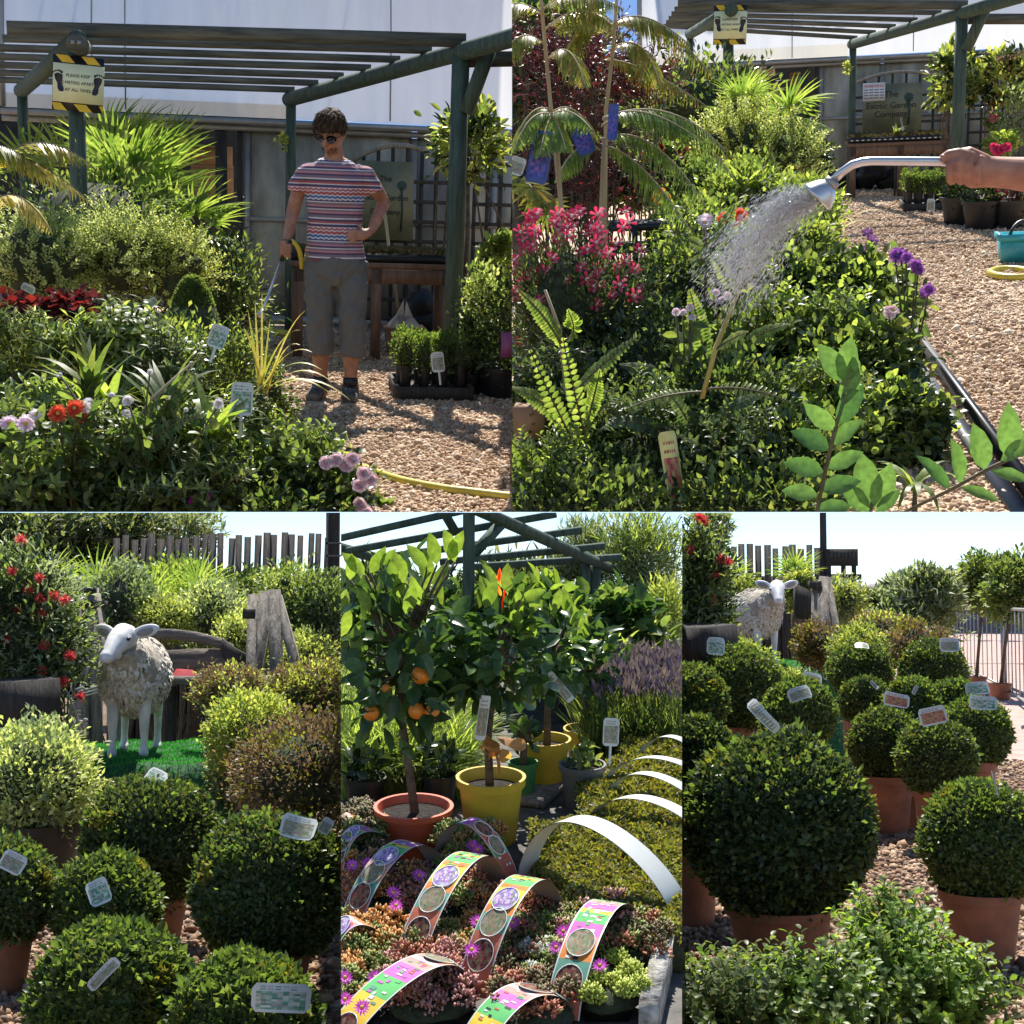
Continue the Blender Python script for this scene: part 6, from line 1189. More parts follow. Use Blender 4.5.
# ---------------------------------------------------------------- sheep statue
M['fleece'] = leafmat('grey_cream_fleece', [(.5, .44, .35), (.66, .6, .5), (.76, .71, .62)], .9, 0); M['sheepskin'] = plain('white_painted_resin', (.78, .78, .77), .45, var=.08, scale=7, c2=(.5, .5, .5))
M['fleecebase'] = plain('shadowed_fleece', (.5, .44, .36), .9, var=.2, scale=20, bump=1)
M['innerear'] = plain('grey_inner_ear', (.3, .27, .26), .7)
T_CURL = (np.array([(-.5, 0, 0), (.5, 0, 0), (.6, .45, .18), (.35, .9, .12), (-.1, 1.05, 0), (-.5, .7, .14), (0, .5, .3)]), [np.array([(0, 1, 6), (1, 2, 6), (2, 3, 6), (3, 4, 6), (4, 5, 6), (5, 0, 6)])])
def sheep(label, loc, rz, head_turn, head_dip=0.0, sc=1.0):
    t = thing('sheep_statue', label, 'statue', loc, rz); t.scale = t.scale * sc; B = MB()
    # body axis along +Y (rump), head towards -Y
    B.tube([(0, -.3, .62), (0, -.22, .63), (0, 0, .62), (0, .25, .63), (0, .42, .63), (0, .5, .6)], [(.11, .13), (.2, .22), (.235, .24), (.24, .245), (.2, .21), (.1, .12)], 18)
    B.tube([(0, -.2, .66), (0, -.32, .74), (0, -.38, .81)], [.17, .14, .11], 14)
    B.tube([(0, .47, .7), (0, .53, .6), (0, .53, .46)], [.04, .035, .03], 8)
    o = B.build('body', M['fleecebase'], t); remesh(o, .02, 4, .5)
    F = MB(); n = 4200; d = unit(n); yy = rng.uniform(0, 1, n)
    P = np.stack([d[:, 0] * .25, .1 + d[:, 1] * .43, .59 + d[:, 2] * .29], 1); O_ = nrm(d * np.array((1, .55, 1)))
    m2 = 900; d2 = unit(m2); P2 = np.stack([d2[:, 0] * .145, -.29 + d2[:, 1] * .12, .72 + d2[:, 2] * .17], 1); k = ~((P2[:, 1] < -.36) & (P2[:, 2] > .79)); P2 = P2[k]; P = np.vstack([P, P2]); O_ = np.vstack([O_, nrm(d2[k])])
    n = len(P); D_ = nrm(np.array((0, .25, -1)) + unit(n) * .55); F.leaves(T_CURL, P - O_ * .004, D_, O_ + unit(n) * .25, rng.uniform(.032, .055, n), rng.uniform(.02, .034, n))
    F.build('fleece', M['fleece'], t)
    for i, (x, y) in enumerate(((-.11, -.16), (.11, -.14), (-.12, .36), (.12, .38))):
        L_ = MB(); h = y > 0
        if h: L_.tube([(x, y, .5), (x, y - .02, .4), (x, y + .07, .26), (x, y + .05, .12), (x, y + .04, .05)], [.08, .055, .032, .026, .03], 12)
        else: L_.tube([(x, y, .5), (x, y, .38), (x, y - .01, .24), (x, y, .12), (x, y, .05)], [.065, .048, .036, .027, .03], 12)
        yf = y + (.04 if h else 0); L_.tube([(x, yf + .02, .05), (x, yf - .015, .035), (x, yf - .05, .02)], [.032, .036, .028], 10)
        o = L_.build('leg', M['sheepskin'], t); remesh(o, .009, 4, .5)
        hf = MB(); hf.tube([(x - .012, yf + .02, .014), (x - .014, yf - .06, .012)], [.017, .014], 8); hf.tube([(x + .012, yf + .02, .014), (x + .014, yf - .06, .012)], [.017, .014], 8); hf.build('hoof', M['innerear'], o)
    hm = Matrix.Rotation(head_turn, 4, 'Z') @ Matrix.Rotation(head_dip, 4, 'X'); hc = Vector((0, -.41, .84))
    def H2(x, y, z): return hc + hm @ Vector((x, y, z))
    B = MB(); B.tube([H2(0, .08, .02), H2(0, .0, .03), H2(0, -.1, 0), H2(0, -.2, -.055), H2(0, -.265, -.095), H2(0, -.29, -.11)], [(.075, .085), (.092, .098), (.075, .085), (.055, .06), (.05, .045), (.03, .025)], 18)
    B.ell(H2(0, .03, .06), (.075, .07, .055), hm); B.ell(H2(0, -.16, -.09), (.045, .1, .035), hm)
    for s in (-1, 1): B.ell(H2(.062 * s, -.065, .025), (.026, .03, .022), hm)
    o = B.build('head', M['sheepskin'], t); remesh(o, .009, 5, .5)
    for s in (-1, 1):
        e = MB(); e.ell(H2(.079 * s, -.085, .022), (.013, .019, .014), hm); e.build('eye', M['signblack'], o)
        e = MB(); rot = hm @ Matrix.Rotation(R(-16) * s, 4, 'Y') @ Matrix.Rotation(R(18) * s, 4, 'Z'); c_ = H2(.15 * s, .03, .065); e.ell(c_, (.098, .02, .046), rot, 18, 12); er = e.build('ear', M['sheepskin'], t, smooth=True)
        e = MB(); e.ell(c_ + (hm @ Vector((.004 * s, -.014, -.002))), (.062, .011, .028), rot, 16, 10); e.build('inner_ear', M['innerear'], er, smooth=True)
        e = MB(); e.tube([H2(.018 * s, -.285, -.092), H2(.024 * s, -.283, -.085)], .007, 6); e.build('nostril', M['innerear'], o)
    e = MB(); e.tube([H2(-.05, -.2, -.105), H2(-.035, -.25, -.122), H2(0, -.292, -.122), H2(.035, -.25, -.122), H2(.05, -.2, -.105)], .0045, 6); e.build('mouth', M['innerear'], o)
    return t
M['sprout'] = leafmat('sprouting_box_leaf', [(.06, .105, .02), (.1, .155, .035), (.15, .2, .05)], .45, .34)
M['turf'] = leafmat('artificial_turf', [(.018, .1, .025), (.025, .15, .035), (.04, .2, .055)], .5, .25)
M['turfbase'] = plain('turf_backing', (.015, .11, .03), .8, var=.3, scale=30, bump=.8)
def turf_platform(label, c, W, Dp, H, drape=.25, npile=26000):
    t = thing('turf_covered_stand', label, 'artificial grass', c); b = MB(); n = 36; V = []; P = []; Nn = []
    def h(u, v):      # draped sheet over a block
        ex = max(abs(u) - W / 2, 0); ey = max(abs(v) - Dp / 2, 0); e = math.hypot(ex, ey); wob = .012 * math.sin(u * 14 + v * 9) + .01 * math.sin(v * 23 - u * 5)
        return max(H - 2.4 * max(e - .03, 0) + wob * (1 + 4 * min(e, .2)), .015)
    U = W / 2 + H * .45 + .03; Vv = Dp / 2 + H * .45 + .03
    for i in range(n + 1):
        for j in range(n + 1):
            u = -U + 2 * U * i / n + .03 * math.sin(j * .7); v = -Vv + 2 * Vv * j / n + .03 * math.sin(i * .8); V.append((u, v, h(u, v)))
    b.add(V, np.array([(i * (n + 1) + j, (i + 1) * (n + 1) + j, (i + 1) * (n + 1) + j + 1, i * (n + 1) + j + 1) for i in range(n) for j in range(n)])); b.build('carpet', M['turfbase'], t, smooth=True)
    f = MB(); u = rng.uniform(-U, U, npile); v = rng.uniform(-Vv, Vv, npile); z = np.array([h(a, b_) for a, b_ in zip(u, v)]); Pn = np.stack([u, v, z - .002], 1); f.leaves(T_B0, Pn, nrm(np.array((0, 0, 1)) + unit(npile) * .5), unit(npile), rng.uniform(.015, .026, npile), .005)
    f.build('pile', M['turf'], t); b = MB(); b.box((0, 0, H / 2 - .03), (W * .96, Dp * .96, H - .08)); b.build('block', M['darkwood'], t); return t
Ds = 9.4
c = at(138, 756, Ds); cx = c.x; Hs = c.z; base = Vector((cx, Ds, 0))
turf_platform('block draped in bright green artificial turf under the turned sheep', Vector((cx + .05, Ds + .2, 0)), 1.15, 1.3, Hs)
sheep('life size cream sheep statue with its head turned, standing on artificial turf', Vector((cx - .04, Ds + .0, Hs)), R(5), R(-17), R(4), .86)
# ---------------------------------------------------------------- timber bench cart with curved planks and boards
M['plankgrey'] = wood('weathered_grey_plank', (.24, .21, .18), (.1, .085, .07), 6, (.6, 5, 5), .85, .9)
def plank(b, pts, w, th, D):     # plank following picked points, th = thickness in depth
    P = [at(*p, D) for p in pts]; n = len(P); V = []
    for p in P: V += [p + Vector((0, 0, w / 2)), p - Vector((0, 0, w / 2)), p + Vector((0, th, -w / 2)), p + Vector((0, th, w / 2))]
    F = [(4 * i + a, 4 * i + 4 + a, 4 * i + 4 + (a + 1) % 4, 4 * i + (a + 1) % 4) for i in range(n - 1) for a in range(4)] + [(0, 1, 2, 3), (4 * n - 1, 4 * n - 2, 4 * n - 3, 4 * n - 4)]
    b.add(V, np.array(F))
Dw = 11.2; c = gr(200, 602 + 1500 * 1.4 / Dw); t = thing('rustic_seat', 'rustic grey timber seat with curved back planks behind the turned sheep', 'bench', c)
b = MB(); plank(b, [(132, 634), (170, 634), (195, 637), (218, 643), (232, 650)], .075, .06, Dw); b.build('back_plank', M['plankgrey'], t, c)
b = MB(); plank(b, [(165, 662), (200, 660), (225, 661), (243, 668)], .17, .06, Dw + .05); b.build('back_plank', M['plankgrey'], t, c)
b = MB(); plank(b, [(222, 648), (235, 658), (246, 664)], .14, .05, Dw - .03); b.build('bracket', M['darkwood'], t, c)
b = MB(); s0 = at(190, 679, Dw - .3); b.box(s0, (.42, .5, .05)); b.build('seat', M['plankgrey'], t, c)
b = MB(); b.box((at(205, 690, Dw - .2).x, Dw - .2, s0.z / 2 - .03), (.07, .07, s0.z - .06)); b.build('leg', M['darkwood'], t, c); b = MB(); b.box((at(172, 690, Dw - .2).x, Dw - .2, s0.z / 2 - .03), (.07, .07, s0.z - .06)); b.build('leg', M['darkwood'], t, c)
def board_group(label, D, boards, stub, ground_y=None):
    mx = sum(q[0][0] for q in boards) / len(boards); c = at(mx, 700, D); c = Vector((c.x, D, 0)); t = thing('board_stack', label, 'timber posts', c)
    for (p0, p1, w0, w1) in boards:
        a, e = at(*p0, D), at(*p1, D + .1); a = a + (a - e) * .0; d = (a - e); low = a + d * (a.z / max(-d.z, .01)) if d.z < 0 else a
        b = MB(); b.beam(low, e, w0, .05, up=(0, 1, 0), w2=w1); b.build('board', M['greywood'], t, c)
    for p, w, h in stub: b = MB(); q = at(*p, D + .06); b.box((q.x, q.y, q.z), (w, .1, h)); b.build('board', M['darkwood'], t, c)
    return t
board_group('leaning silvered timber boards tied at the top right of the curved seat', 10.8, [((253, 675), (268, 592), .11, .11), ((277, 680), (274, 590), .1, .09), ((298, 672), (277, 596), .08, .07), ((252, 640), (253, 595), .07, .07)], [((250, 614), .09, .07)])
board_group('weathered timber post group left of the turned sheep', 10.6, [((82, 670), (86, 600), .2, .06), ((95, 680), (93, 588), .09, .07), ((104, 640), (96, 594), .05, .05)], [((92, 604), .2, .045), ((90, 590), .09, .04)])
b = MB(); c = at(183, 673, Dw - .35); b.add(np.array([(-.1, 0, 0), (.1, 0, 0), (.13, .1, .0), (-.08, .1, 0), (-.07, .03, .06), (.06, .03, .05), (.07, .07, .05), (-.05, .07, .06)]) * .8, np.array([(0, 1, 5, 4), (1, 2, 6, 5), (2, 3, 7, 6), (3, 0, 4, 7), (4, 5, 6, 7)])); single(b, 'red_cloth', 'red folded cloth lying on the timber seat behind the sheep', 'cloth', tinted('red_fabric', (.4, .04, .05), .9), c + Vector((0, 0, -.02)), local=True)
# black crates beside the platform
for (px, py, W, H_, D, lb) in ((92, 735, .42, .36, 10.0, 'stack of black plastic crates in the shade left of the sheep'), (170, 725, .2, .3, 10.4, 'black ribbed crate seen behind the sheep\'s rear legs')):
    c = gr(px, 602 + 1500 * 1.4 / D); t = thing('plastic_crate', lb, 'crate', c); b = MB(); k = 5; b.box((0, 0, H_ * .5), (W * .94, .3, H_ - .02))
    for i in range(k): b.box((0, 0, H_ * (i + .5) / k), (W, .34, H_ / k * .4))
    b.build('crate_body', M['blackpot'], t)
b = MB(); c = at(92, 688, 9.8)
for k in range(4): b.tube([at(75, 689 + k * 3.2, 9.9), at(103, 681 + k * 3.2, 9.9)], .005, 6)
single(b, 'wire_rack', 'white wire rack lying on the crates left of the sheep', 'rack', M['white'], c)
b = MB(); b.beam(at(-20, 706, 8.4), at(52, 700, 8.6), .4, .26); c = at(15, 705, 8.4); single(b, 'water_trough', 'dark trough along the left edge behind the variegated shrub', 'trough', M['darkwood'], (c.x, 8.4, c.z))
# ---------------------------------------------------------------- red bottlebrush shrub
petal('redbrush', [(.4, .02, .03), (.6, .05, .06), (.68, .1, .1)], .3)
def bottlebrush(label, px, py, D, rx, ry, heads, n, st=None):
    t, c, r = bush('red_flowered_shrub', label, 'shrub', px, py, D, rx, ry, ['dark', 'green', 'grey'], n, .06, .018, 'crown', 110, tpl=T_OVAL, stem='bark', r0=.014, core=True, clump=.16)
    q = at(px, py, D); O = Vector((q.x, q.y, 0))
    for h in heads:
        p = at(h[0], h[1], D - r[1] * .75) - O; b = MB(); k = 90; d = unit(k) + np.array((0, -.3, .2)); b.leaves(T_B0, np.tile(V3(p), (k, 1)), d, unit(k), .045, .004); b.ell(p, (.012,) * 3, nu=6, nv=4); b.build('flower', M['redbrush'], t)
    return t
bottlebrush('tall dark shrub dotted with red brush flowers at the left edge by the sheep', 22, 640, 9.0, 58, 95, [(21, 540), (12, 572), (40, 578), (53, 596), (41, 599), (65, 600), (17, 610), (41, 614), (44, 646), (70, 656), (42, 672), (64, 682), (40, 688), (80, 697), (28, 590), (8, 640)], 8500)
b = MB(); c = at(82, 715, 8.8); P0 = at(66, 690, 8.8); b.tube([P0, at(76, 712, 8.8), at(83, 735, 8.8)], .006, 6)
for k in range(10): q = at(83 + rng.uniform(-6, 6), 728 + rng.uniform(-8, 8), 8.8); b.ell(q, (.016, .01, .012), nu=6, nv=4)
single(b, 'pale_blossom_stem', 'thin stem with pale dried blossom hanging below the red flowered shrub', 'twig', tinted('pale_blossom', (.55, .5, .5), .8), c)
# ---------------------------------------------------------------- background of the sheep garden
M['fencewood'] = wood('grey_brown_fence_timber', (.085, .072, .062), (.04, .034, .03), 7, (5, 5, .6), .85, .6)
def paling_fence(label, x0, x1, D, ytop, ybase, wpx, seed, mat='darkwood', rail=True, tilt=.0, y1=None):
    a, e = at(x0, ytop, D), at(x1, y1 or ytop, D); c = Vector(((a.x + e.x) / 2, D, 0)); t = thing('paling_fence', label, 'fence', c); r2 = random.Random(seed); W = mm(x0, ytop, D, wpx); n = int((x1 - x0) / (wpx * 1.3))
    for i in range(n):
        x = a.x + (e.x - a.x) * (i + .5) / n; h = a.z + (e.z - a.z) * i / n + r2.uniform(-.03, .05); b = MB(); lean = r2.uniform(-.008, .008) + tilt * i / n
        b.beam((x - c.x, 0, 0), (x - c.x + lean * h, 0, h), W * r2.uniform(.85, 1.1), .025, up=(0, 1, 0)); b.build('pale', M[mat], t)
    z0 = at(x0, ybase, D).z; b = MB(); b.box((0, .05, z0 / 2), (e.x - a.x + W, .04, z0)); b.build('lower_boarding', M[mat], t); return t
paling_fence('dark pale fence against the sky behind the curved timber seat', 112, 326, 15, 537, 572, 6.4, 3, 'fencewood', tilt=.03)
c = at(333, 620, 14.4); t = thing('timber_post', 'tall grey timber post with a small ladder at the edge of the sheep garden', 'post', (c.x, 14.4, 0)); b = MB(); h = at(333, 505, 14.4).z; b.box((0, 0, h / 2), (.11, .11, h)); b.build('post', M['darkwood'], t)
b = MB()
for x in (-.05, .1): b.box((x, -.1, 1.0), (.02, .02, 2 * at(333, 562, 14.4).z - 2.0 + 1.6))
for k in range(9): b.box((.025, -.1, 1.0 + .12 * k), (.17, .02, .018))
b.build('ladder', M['plankgrey'], t)
def far_tree(name, label, px, py, D, rx, ry, mats, n, L, W, K=60, tpl=T_B1, tr=.05, group=None, clump=.16, shell=.4, willow=False):
    c = at(px, py, D); Rx = mm(px, py, D, rx); Rz = mm(px, py, D, ry); t = thing(name, label, 'tree', (c.x, D, 0), 0, group); f = MB(); cc = None
    for i, m_ in enumerate(mats):
        q = crown(f, (0, 0, c.z), (Rx, Rx * .8, Rz), K, n // len(mats), L, W, tpl, clump, shell, -.1 if willow else .6, i); cc = q if cc is None else np.vstack([cc, q])
    f.build('crown', [M[m_] for m_ in mats], t); s_ = MB(); s_.tube([(0, 0, 0), (.02, 0, c.z * .5), (0, 0, c.z)], [tr * 1.3, tr, tr * .6], 8)
    for q in cc[rng.permutation(len(cc))[:26]]: s_.tube([(0, 0, max(c.z * rng.uniform(.3, .8), .1)), np.array(q) * .5 + np.array((0, 0, c.z * .35)), q], [tr * .45, tr * .3, tr * .1], 5, False)
    s_.build('trunk', M['bark'], t); return t
M['treedark'] = leafmat('distant_willow_leaf', [(.05, .07, .04), (.09, .11, .06), (.14, .15, .09)], .5, .35)
G = 'trees behind the sheep garden'
far_tree('grey_green_tree', 'dense grey green tree at the top left corner behind the red flowered shrub', 28, 530, 17, 60, 52, ['treedark', 'dark'], 5200, .17, .035, 90, group=G)
far_tree('grey_green_tree', 'grey green tree in the middle of the row above the palms', 100, 528, 17.5, 56, 50, ['treedark', 'dark'], 5200, .17, .035, 90, group=G)
far_tree('grey_green_tree', 'airy grey green tree ending the row before the open sky', 175, 528, 18, 42, 36, ['treedark', 'grey'], 2400, .17, .03, 60, group=G)
G = 'fan palms behind the sheep'
for (x, y, D, L, lb) in ((45, 582, 12.8, .62, 'fan palm behind the top of the red flowered shrub'), (95, 585, 12.6, .6, 'fan palm above the timber post group'), (150, 592, 12.8, .5, 'fan palm above the sheep\'s head'), (195, 585, 12.9, .5, 'fan palm below the middle of the pale fence'), (290, 582, 12.6, .4, 'small fan palm in front of the fence above the leaning boards')):
    fan_palm(lb, x, y + 20, D, [(x, y + 4, 0, 90), (x - 12, y + 6, .1, 120), (x + 12, y + 4, .1, 60), (x - 18, y + 14, -.1, 160), (x + 18, y + 12, -.1, 25), (x + 3, y - 3, .2, 80)], L * .62, 18, 'palm', W=.02, group=G)
G = 'mixed shrubs behind the curved seat'
for (x, y, D, rx, ry, mt, L, lb) in ((122, 600, 12.0, 34, 34, ['grey', 'blue'], .05, 'silvery green shrub rising behind the sheep\'s head'), (165, 620, 11.9, 30, 22, ['gold', 'vari'], .04, 'golden shrub behind the curved plank'), (215, 612, 12.0, 36, 30, ['grey', 'vari'], .045, 'pale grey green shrub between seat and leaning boards'), (240, 640, 11.6, 24, 26, ['vari', 'gold'], .04, 'cream green shrub just left of the leaning boards'), (285, 610, 12.0, 30, 44, ['vari', 'green'], .045, 'yellow flecked shrub behind the leaning boards'), (325, 620, 11.8, 32, 46, ['green', 'blue'], .06, 'leafy green shrub at the right edge of the sheep garden'), (305, 660, 11.4, 30, 26, ['vari', 'gold'], .04, 'pale shrub at the foot of the leaning boards'), (70, 640, 11.5, 26, 40, ['green', 'dark'], .05, 'dark shrub in the shade behind the timber post group'), (180, 590, 13.6, 44, 24, ['green', 'bright'], .07, 'bright green shrub under the left end of the fence'), (245, 600, 13.4, 40, 24, ['green', 'dark'], .06, 'dark green shrub under the middle of the fence'), (225, 660, 12.4, 40, 40, ['grey', 'green'], .05, 'dull shrub seen under the seat planks')):
    bush('garden_shrub', lb, 'shrub', x, y, D, rx, ry, mt, 3400, L, L * .42, 'crown', 70, clump=.17, shell=.65, group=G, core=True)

# ================================================================ second view of the sheep garden, looking along the fence
use(ST5)
pebbles('brown loose gravel between the pots of the long box ball row', [(660, 1120), (1100, 1120), (1080, 760), (680, 760)], 22000, .016, M['peb3'])
ball('huge dark box ball in the middle front of the row with a pointed label', 779, 825, 5.8, 87, 15000, ('box', 'box', 'dark'), .032, .02, potk=.6, sink=.1)
ball('bright topped box ball in a terracotta pot at the right foreground', 980, 842, 5.9, 56, 8000, ('box', 'box', 'boxlit'), potk=.7)
ball('dark box ball with pot right of the huge one', 886, 745, 9.2, 35, 5000, potk=.75)
ball('dark box ball cut by its neighbour, second along the right of the huge one', 936, 758, 8.6, 37, 5500, potk=.6)
ball('dark box ball behind the pair, its label raised at the right', 975, 733, 9.2, 33, 5000, ('box', 'boxlit'), potk=.6)
ball('small box ball on a tall terracotta pot behind the huge one', 865, 702, 10.6, 23, 3000, potk=.75)
ball('small box ball between the twin bronze shrubs and the pots', 912, 703, 9.4, 24, 3000, ('box', 'boxlit'))
ball('small box ball low in front of the two standard pots', 955, 703, 9.8, 22, 3000, ('box', 'boxlit'))
ball('round dark box ball beside the railing planters', 933, 672, 10.6, 31, 4500, potk=.6)
ball('large dark box ball left of the centre with golden shrub behind', 737, 690, 8.8, 42, 6000, ('box', 'box', 'boxlit'))
ball('dark box ball carrying a bright glint behind the small potted one', 860, 672, 11.0, 30, 4500, ('box', 'green'))
ball('low box ball with a pale label before the turf stand', 799, 715, 8.0, 34, 4000, ('box', 'boxlit'))
ball('dark box ball cut by the left edge of the long row', 690, 702, 7.0, 34, 4500)
ball('darkest box ball at the left edge beside the huge one', 694, 760, 6.6, 40, 5500, ('box', 'dark'))
tag(762, 715, 5.5, 42, 12, 42, 'long pale label pointing out of the huge box ball', 'print_grey', yaw=-30, pitch=10, stake=False)
tag(716, 646, 8.3, 18, 18, 5, 'pale green label on the large box ball left of centre', 'print_green', stake=False)
tag(800, 693, 7.6, 24, 14, -18, 'blank pale label on the low box ball before the turf', 'print_grey', pitch=25, stake=False)
tag(812, 678, 8.0, 20, 12, 10, 'pale green label beside the turf edge', 'print_grey', pitch=30, stake=False)
tag(896, 700, 8.0, 26, 14, 12, 'curled label with pinkish print on the dark box ball', 'print_red', pitch=15, stake=False)
tag(932, 716, 7.7, 28, 18, -12, 'rounded label with red print on the second dark box ball', 'print_red', pitch=10, stake=False)
tag(982, 703, 8.6, 28, 14, 4, 'label with green print on the ball nearest the railing', 'print_green', pitch=15, stake=False)
tag(978, 688, 9.5, 24, 13, -5, 'label raised behind the small low box ball', 'print_green', pitch=15, stake=False)
tag(949, 645, 10.3, 20, 14, 2, 'pale label on the round ball beside the planters', 'print_grey', stake=False)
tag(874, 685, 9.3, 10, 4, 50, 'thin label edge on the small potted ball', 'print_grey', stake=False)
tag(915, 690, 9.1, 10, 4, -60, 'thin white label standing between two small balls', 'print_grey', stake=False)
tag(862, 645, 10.6, 14, 10, 8, 'glossy white label catching the sun on the golden shrub', 'print_grey', pitch=60, stake=False)
tag(994, 783, 5.5, 5, 24, 6, 'narrow grey label stuck in the bright topped ball', 'print_grey', yaw=60, stake=False)
G = 'bronze tinted shrubs along the row'
bush('bronze_shrub', 'dark bronze shrub right of the front facing sheep', 'shrub', 818, 645, 12.4, 23, 24, ['bronze', 'olive'], 3000, .04, .018, 'crown', 70, group=G, core=True, clump=.12, shell=.75)
bush('golden_shrub', 'golden shrub with a glint in the middle of the row', 'shrub', 858, 652, 12.0, 28, 24, ['gold', 'green'], 3400, .04, .018, 'crown', 70, core=True, clump=.12, shell=.75)
bush('bronze_shrub', 'wide bronze shrub behind the round ball by the planters', 'shrub', 917, 648, 12.2, 32, 26, ['bronze', 'olive'], 3800, .04, .018, 'crown', 80, group=G, core=True, clump=.12, shell=.75)
bush('bronze_shrub', 'far bronze shrub between sheep side and grey green trees', 'shrub', 880, 628, 15.5, 28, 14, ['bronze', 'gold'], 2600, .05, .02, 'crown', 60, group=G, core=True, clump=.12, shell=.75)
bush('golden_shrub', 'golden green shrub behind the large ball left of centre', 'shrub', 742, 672, 10.0, 36, 30, ['gold', 'bright'], 3600, .036, .017, 'crown', 80, core=True, clump=.12, shell=.75)
bush('golden_shrub', 'small pale shrub against the turf edge under the sheep', 'shrub', 792, 690, 9.8, 18, 18, ['gold', 'green'], 1500, .036, .017, 'crown', 40, core=True)
# front hedge plants
def hedge_sprigs(label, px, py, D, rx, ry, K, mats, group):
    return bush('young_box_plant', label, 'box plant', px, py, D, rx, ry, mats, K * 24, .046, .026, 'spray', int(K * 1.1), sl=.2, per=15, lower=-.4, group=group, droop=.05, tpl=T_OVAL, core=True, up=1)
G = 'bushy young box plants at the front'
hedge_sprigs('sprouting box plant right of the middle at the bottom edge', 900, 1006, 4.8, 50, 46, 150, ['sprout', 'sprout', 'green'], G)
hedge_sprigs('sprouting box plant reaching up beside the huge ball\'s pot', 890, 955, 5.0, 20, 26, 50, ['sprout', 'green'], G)
hedge_sprigs('sprouting box plant in shade at the bottom left of the row', 745, 1032, 4.7, 70, 38, 130, ['green', 'box'], G)
hedge_sprigs('sprouting box plant at the bottom between the shaded and sunny ones', 820, 1030, 4.65, 52, 44, 110, ['sprout', 'green'], G)
hedge_sprigs('low sprouting box plant towards the right bottom', 950, 1022, 4.7, 36, 30, 70, ['sprout', 'green'], G)
# sheep facing the viewer
Ds = 14.6; c = at(757, 664, Ds); 
turf_platform('low stand draped in green artificial turf under the facing sheep', Vector((c.x + .15, Ds - .1, 0)), .7, 1.3, c.z, npile=14000)
sheep('cream sheep statue facing the viewer, small, in front of the pale fence', Vector((c.x, Ds - .15, c.z)), R(20), R(-26), R(6), .84)
board_group('dark leaning timber boards right of the facing sheep', 15.4, [((822, 625), (825, 577), .14, .11), ((835, 626), (827, 580), .1, .08), ((815, 622), (816, 582), .08, .07)], [((815, 585), .12, .08)])
b = MB(); plank(b, [(795, 600), (808, 606), (818, 612)], .35, .08, 15.8); c = at(806, 606, 15.8); single(b, 'curved_boarding', 'dark curved timber panel just right of the facing sheep', 'panel', M['darkwood'], c)
paling_fence('dark pale fence behind the facing sheep', 730, 822, 19, 547, 576, 6.4, 9, 'fencewood')
c = at(824, 600, 18.6); h = at(824, 495, 18.6).z; t = thing('timber_post', 'tall dark pole rising above the fence into the sky', 'post', (c.x, 18.6, 0)); b = MB(); b.tube([(0, 0, 0), (0, 0, h / 2), (0, 0, h)], [.05, .045, .04], 10); b.build('pole', M['darkwood'], t)
c = at(842, 590, 18.5); t = thing('garden_sign', 'dark open timber sign frame with faded lettering beside the tall pole', 'sign', (c.x, 18.5, 0)); zt, zb = at(842, 549, 18.5).z, at(842, 566, 18.5).z
b = MB(); b.box((0, 0, (zt + zb) / 2), (mm(842, 560, 18.5, 32), .05, zt - zb)); b.build('board', M['darkwood'], t); b = MB(); [b.box((-.13 + .045 * k, -.028, (zt + zb) / 2 + .03), (.028, .006, .07)) for k in range(7)]; b.build('faded_lettering', tinted('faded_letter_paint', (.07, .065, .06), .8), t)
b = MB()
for x in (-.16, .02, .15): b.box((x, 0, zb / 2), (.05, .05, zb))
b.box((0, -.04, at(842, 577, 18.5).z), (.46, .04, .07)); b.build('frame', M['darkwood'], t)
bottlebrush('dark shrub with red brush flowers at the left edge above the box balls', 694, 600, 9.5, 34, 74, [(699, 517), (704, 521), (720, 559), (728, 562), (715, 575), (690, 550), (706, 630), (712, 600)], 6500)
b = MB(); b.beam(at(680, 645, 8.9), at(712, 640, 9.1), .4, .2); c = at(690, 640, 9); single(b, 'water_trough', 'dark trough below the red flowered shrub at the left edge', 'trough', M['darkwood'], (c.x, 9, c.z))
G = 'fan palms behind the facing sheep'
for (x, y, D, L, lb) in ((728, 572, 17.2, .5, 'fan palm between red flowered shrub and facing sheep'), (795, 566, 17.4, .5, 'fan palm under the fence right of the sheep\'s ear')):
    fan_palm(lb, x, y + 14, D, [(x, y, 0, 90), (x - 8, y + 3, .1, 120), (x + 8, y + 3, .1, 60), (x - 12, y + 9, -.1, 160), (x + 12, y + 8, -.1, 25)], L * .6, 16, 'palm', W=.03, group=G)
for (x, y, D, rx, ry, mt, lb) in ((735, 598, 15.8, 22, 24, ['gold', 'green'], 'golden shrub left of the facing sheep'), (800, 592, 16.2, 14, 20, ['green', 'gold'], 'green shrub between sheep and leaning boards'), (845, 600, 16.5, 18, 22, ['grey', 'gold'], 'pale shrub under the open sign frame'), (715, 620, 12.0, 16, 26, ['green', 'dark'], 'dark shrub behind the trough')):
    bush('garden_shrub', lb, 'shrub', x, y, D, rx, ry, mt, 2200, .06, .025, 'crown', 60, clump=.17, shell=.65, group='shrubs around the facing sheep', core=True)
G = 'grey green trees in the distance'
far_tree('olive_tree', 'rounded grey green tree in the distance right of the house roof', 928, 597, 18, 34, 27, ['grey', 'treedark'], 4200, .13, .035, 90, group=G)
far_tree('olive_tree', 'taller grey green tree left of the rounded one', 899, 600, 18.5, 20, 24, ['grey', 'treedark'], 3000, .13, .035, 70, group=G)
far_tree('olive_tree', 'low grey green tree before the house roof', 876, 608, 18.2, 18, 14, ['grey', 'treedark'], 2000, .13, .035, 60, group=G)
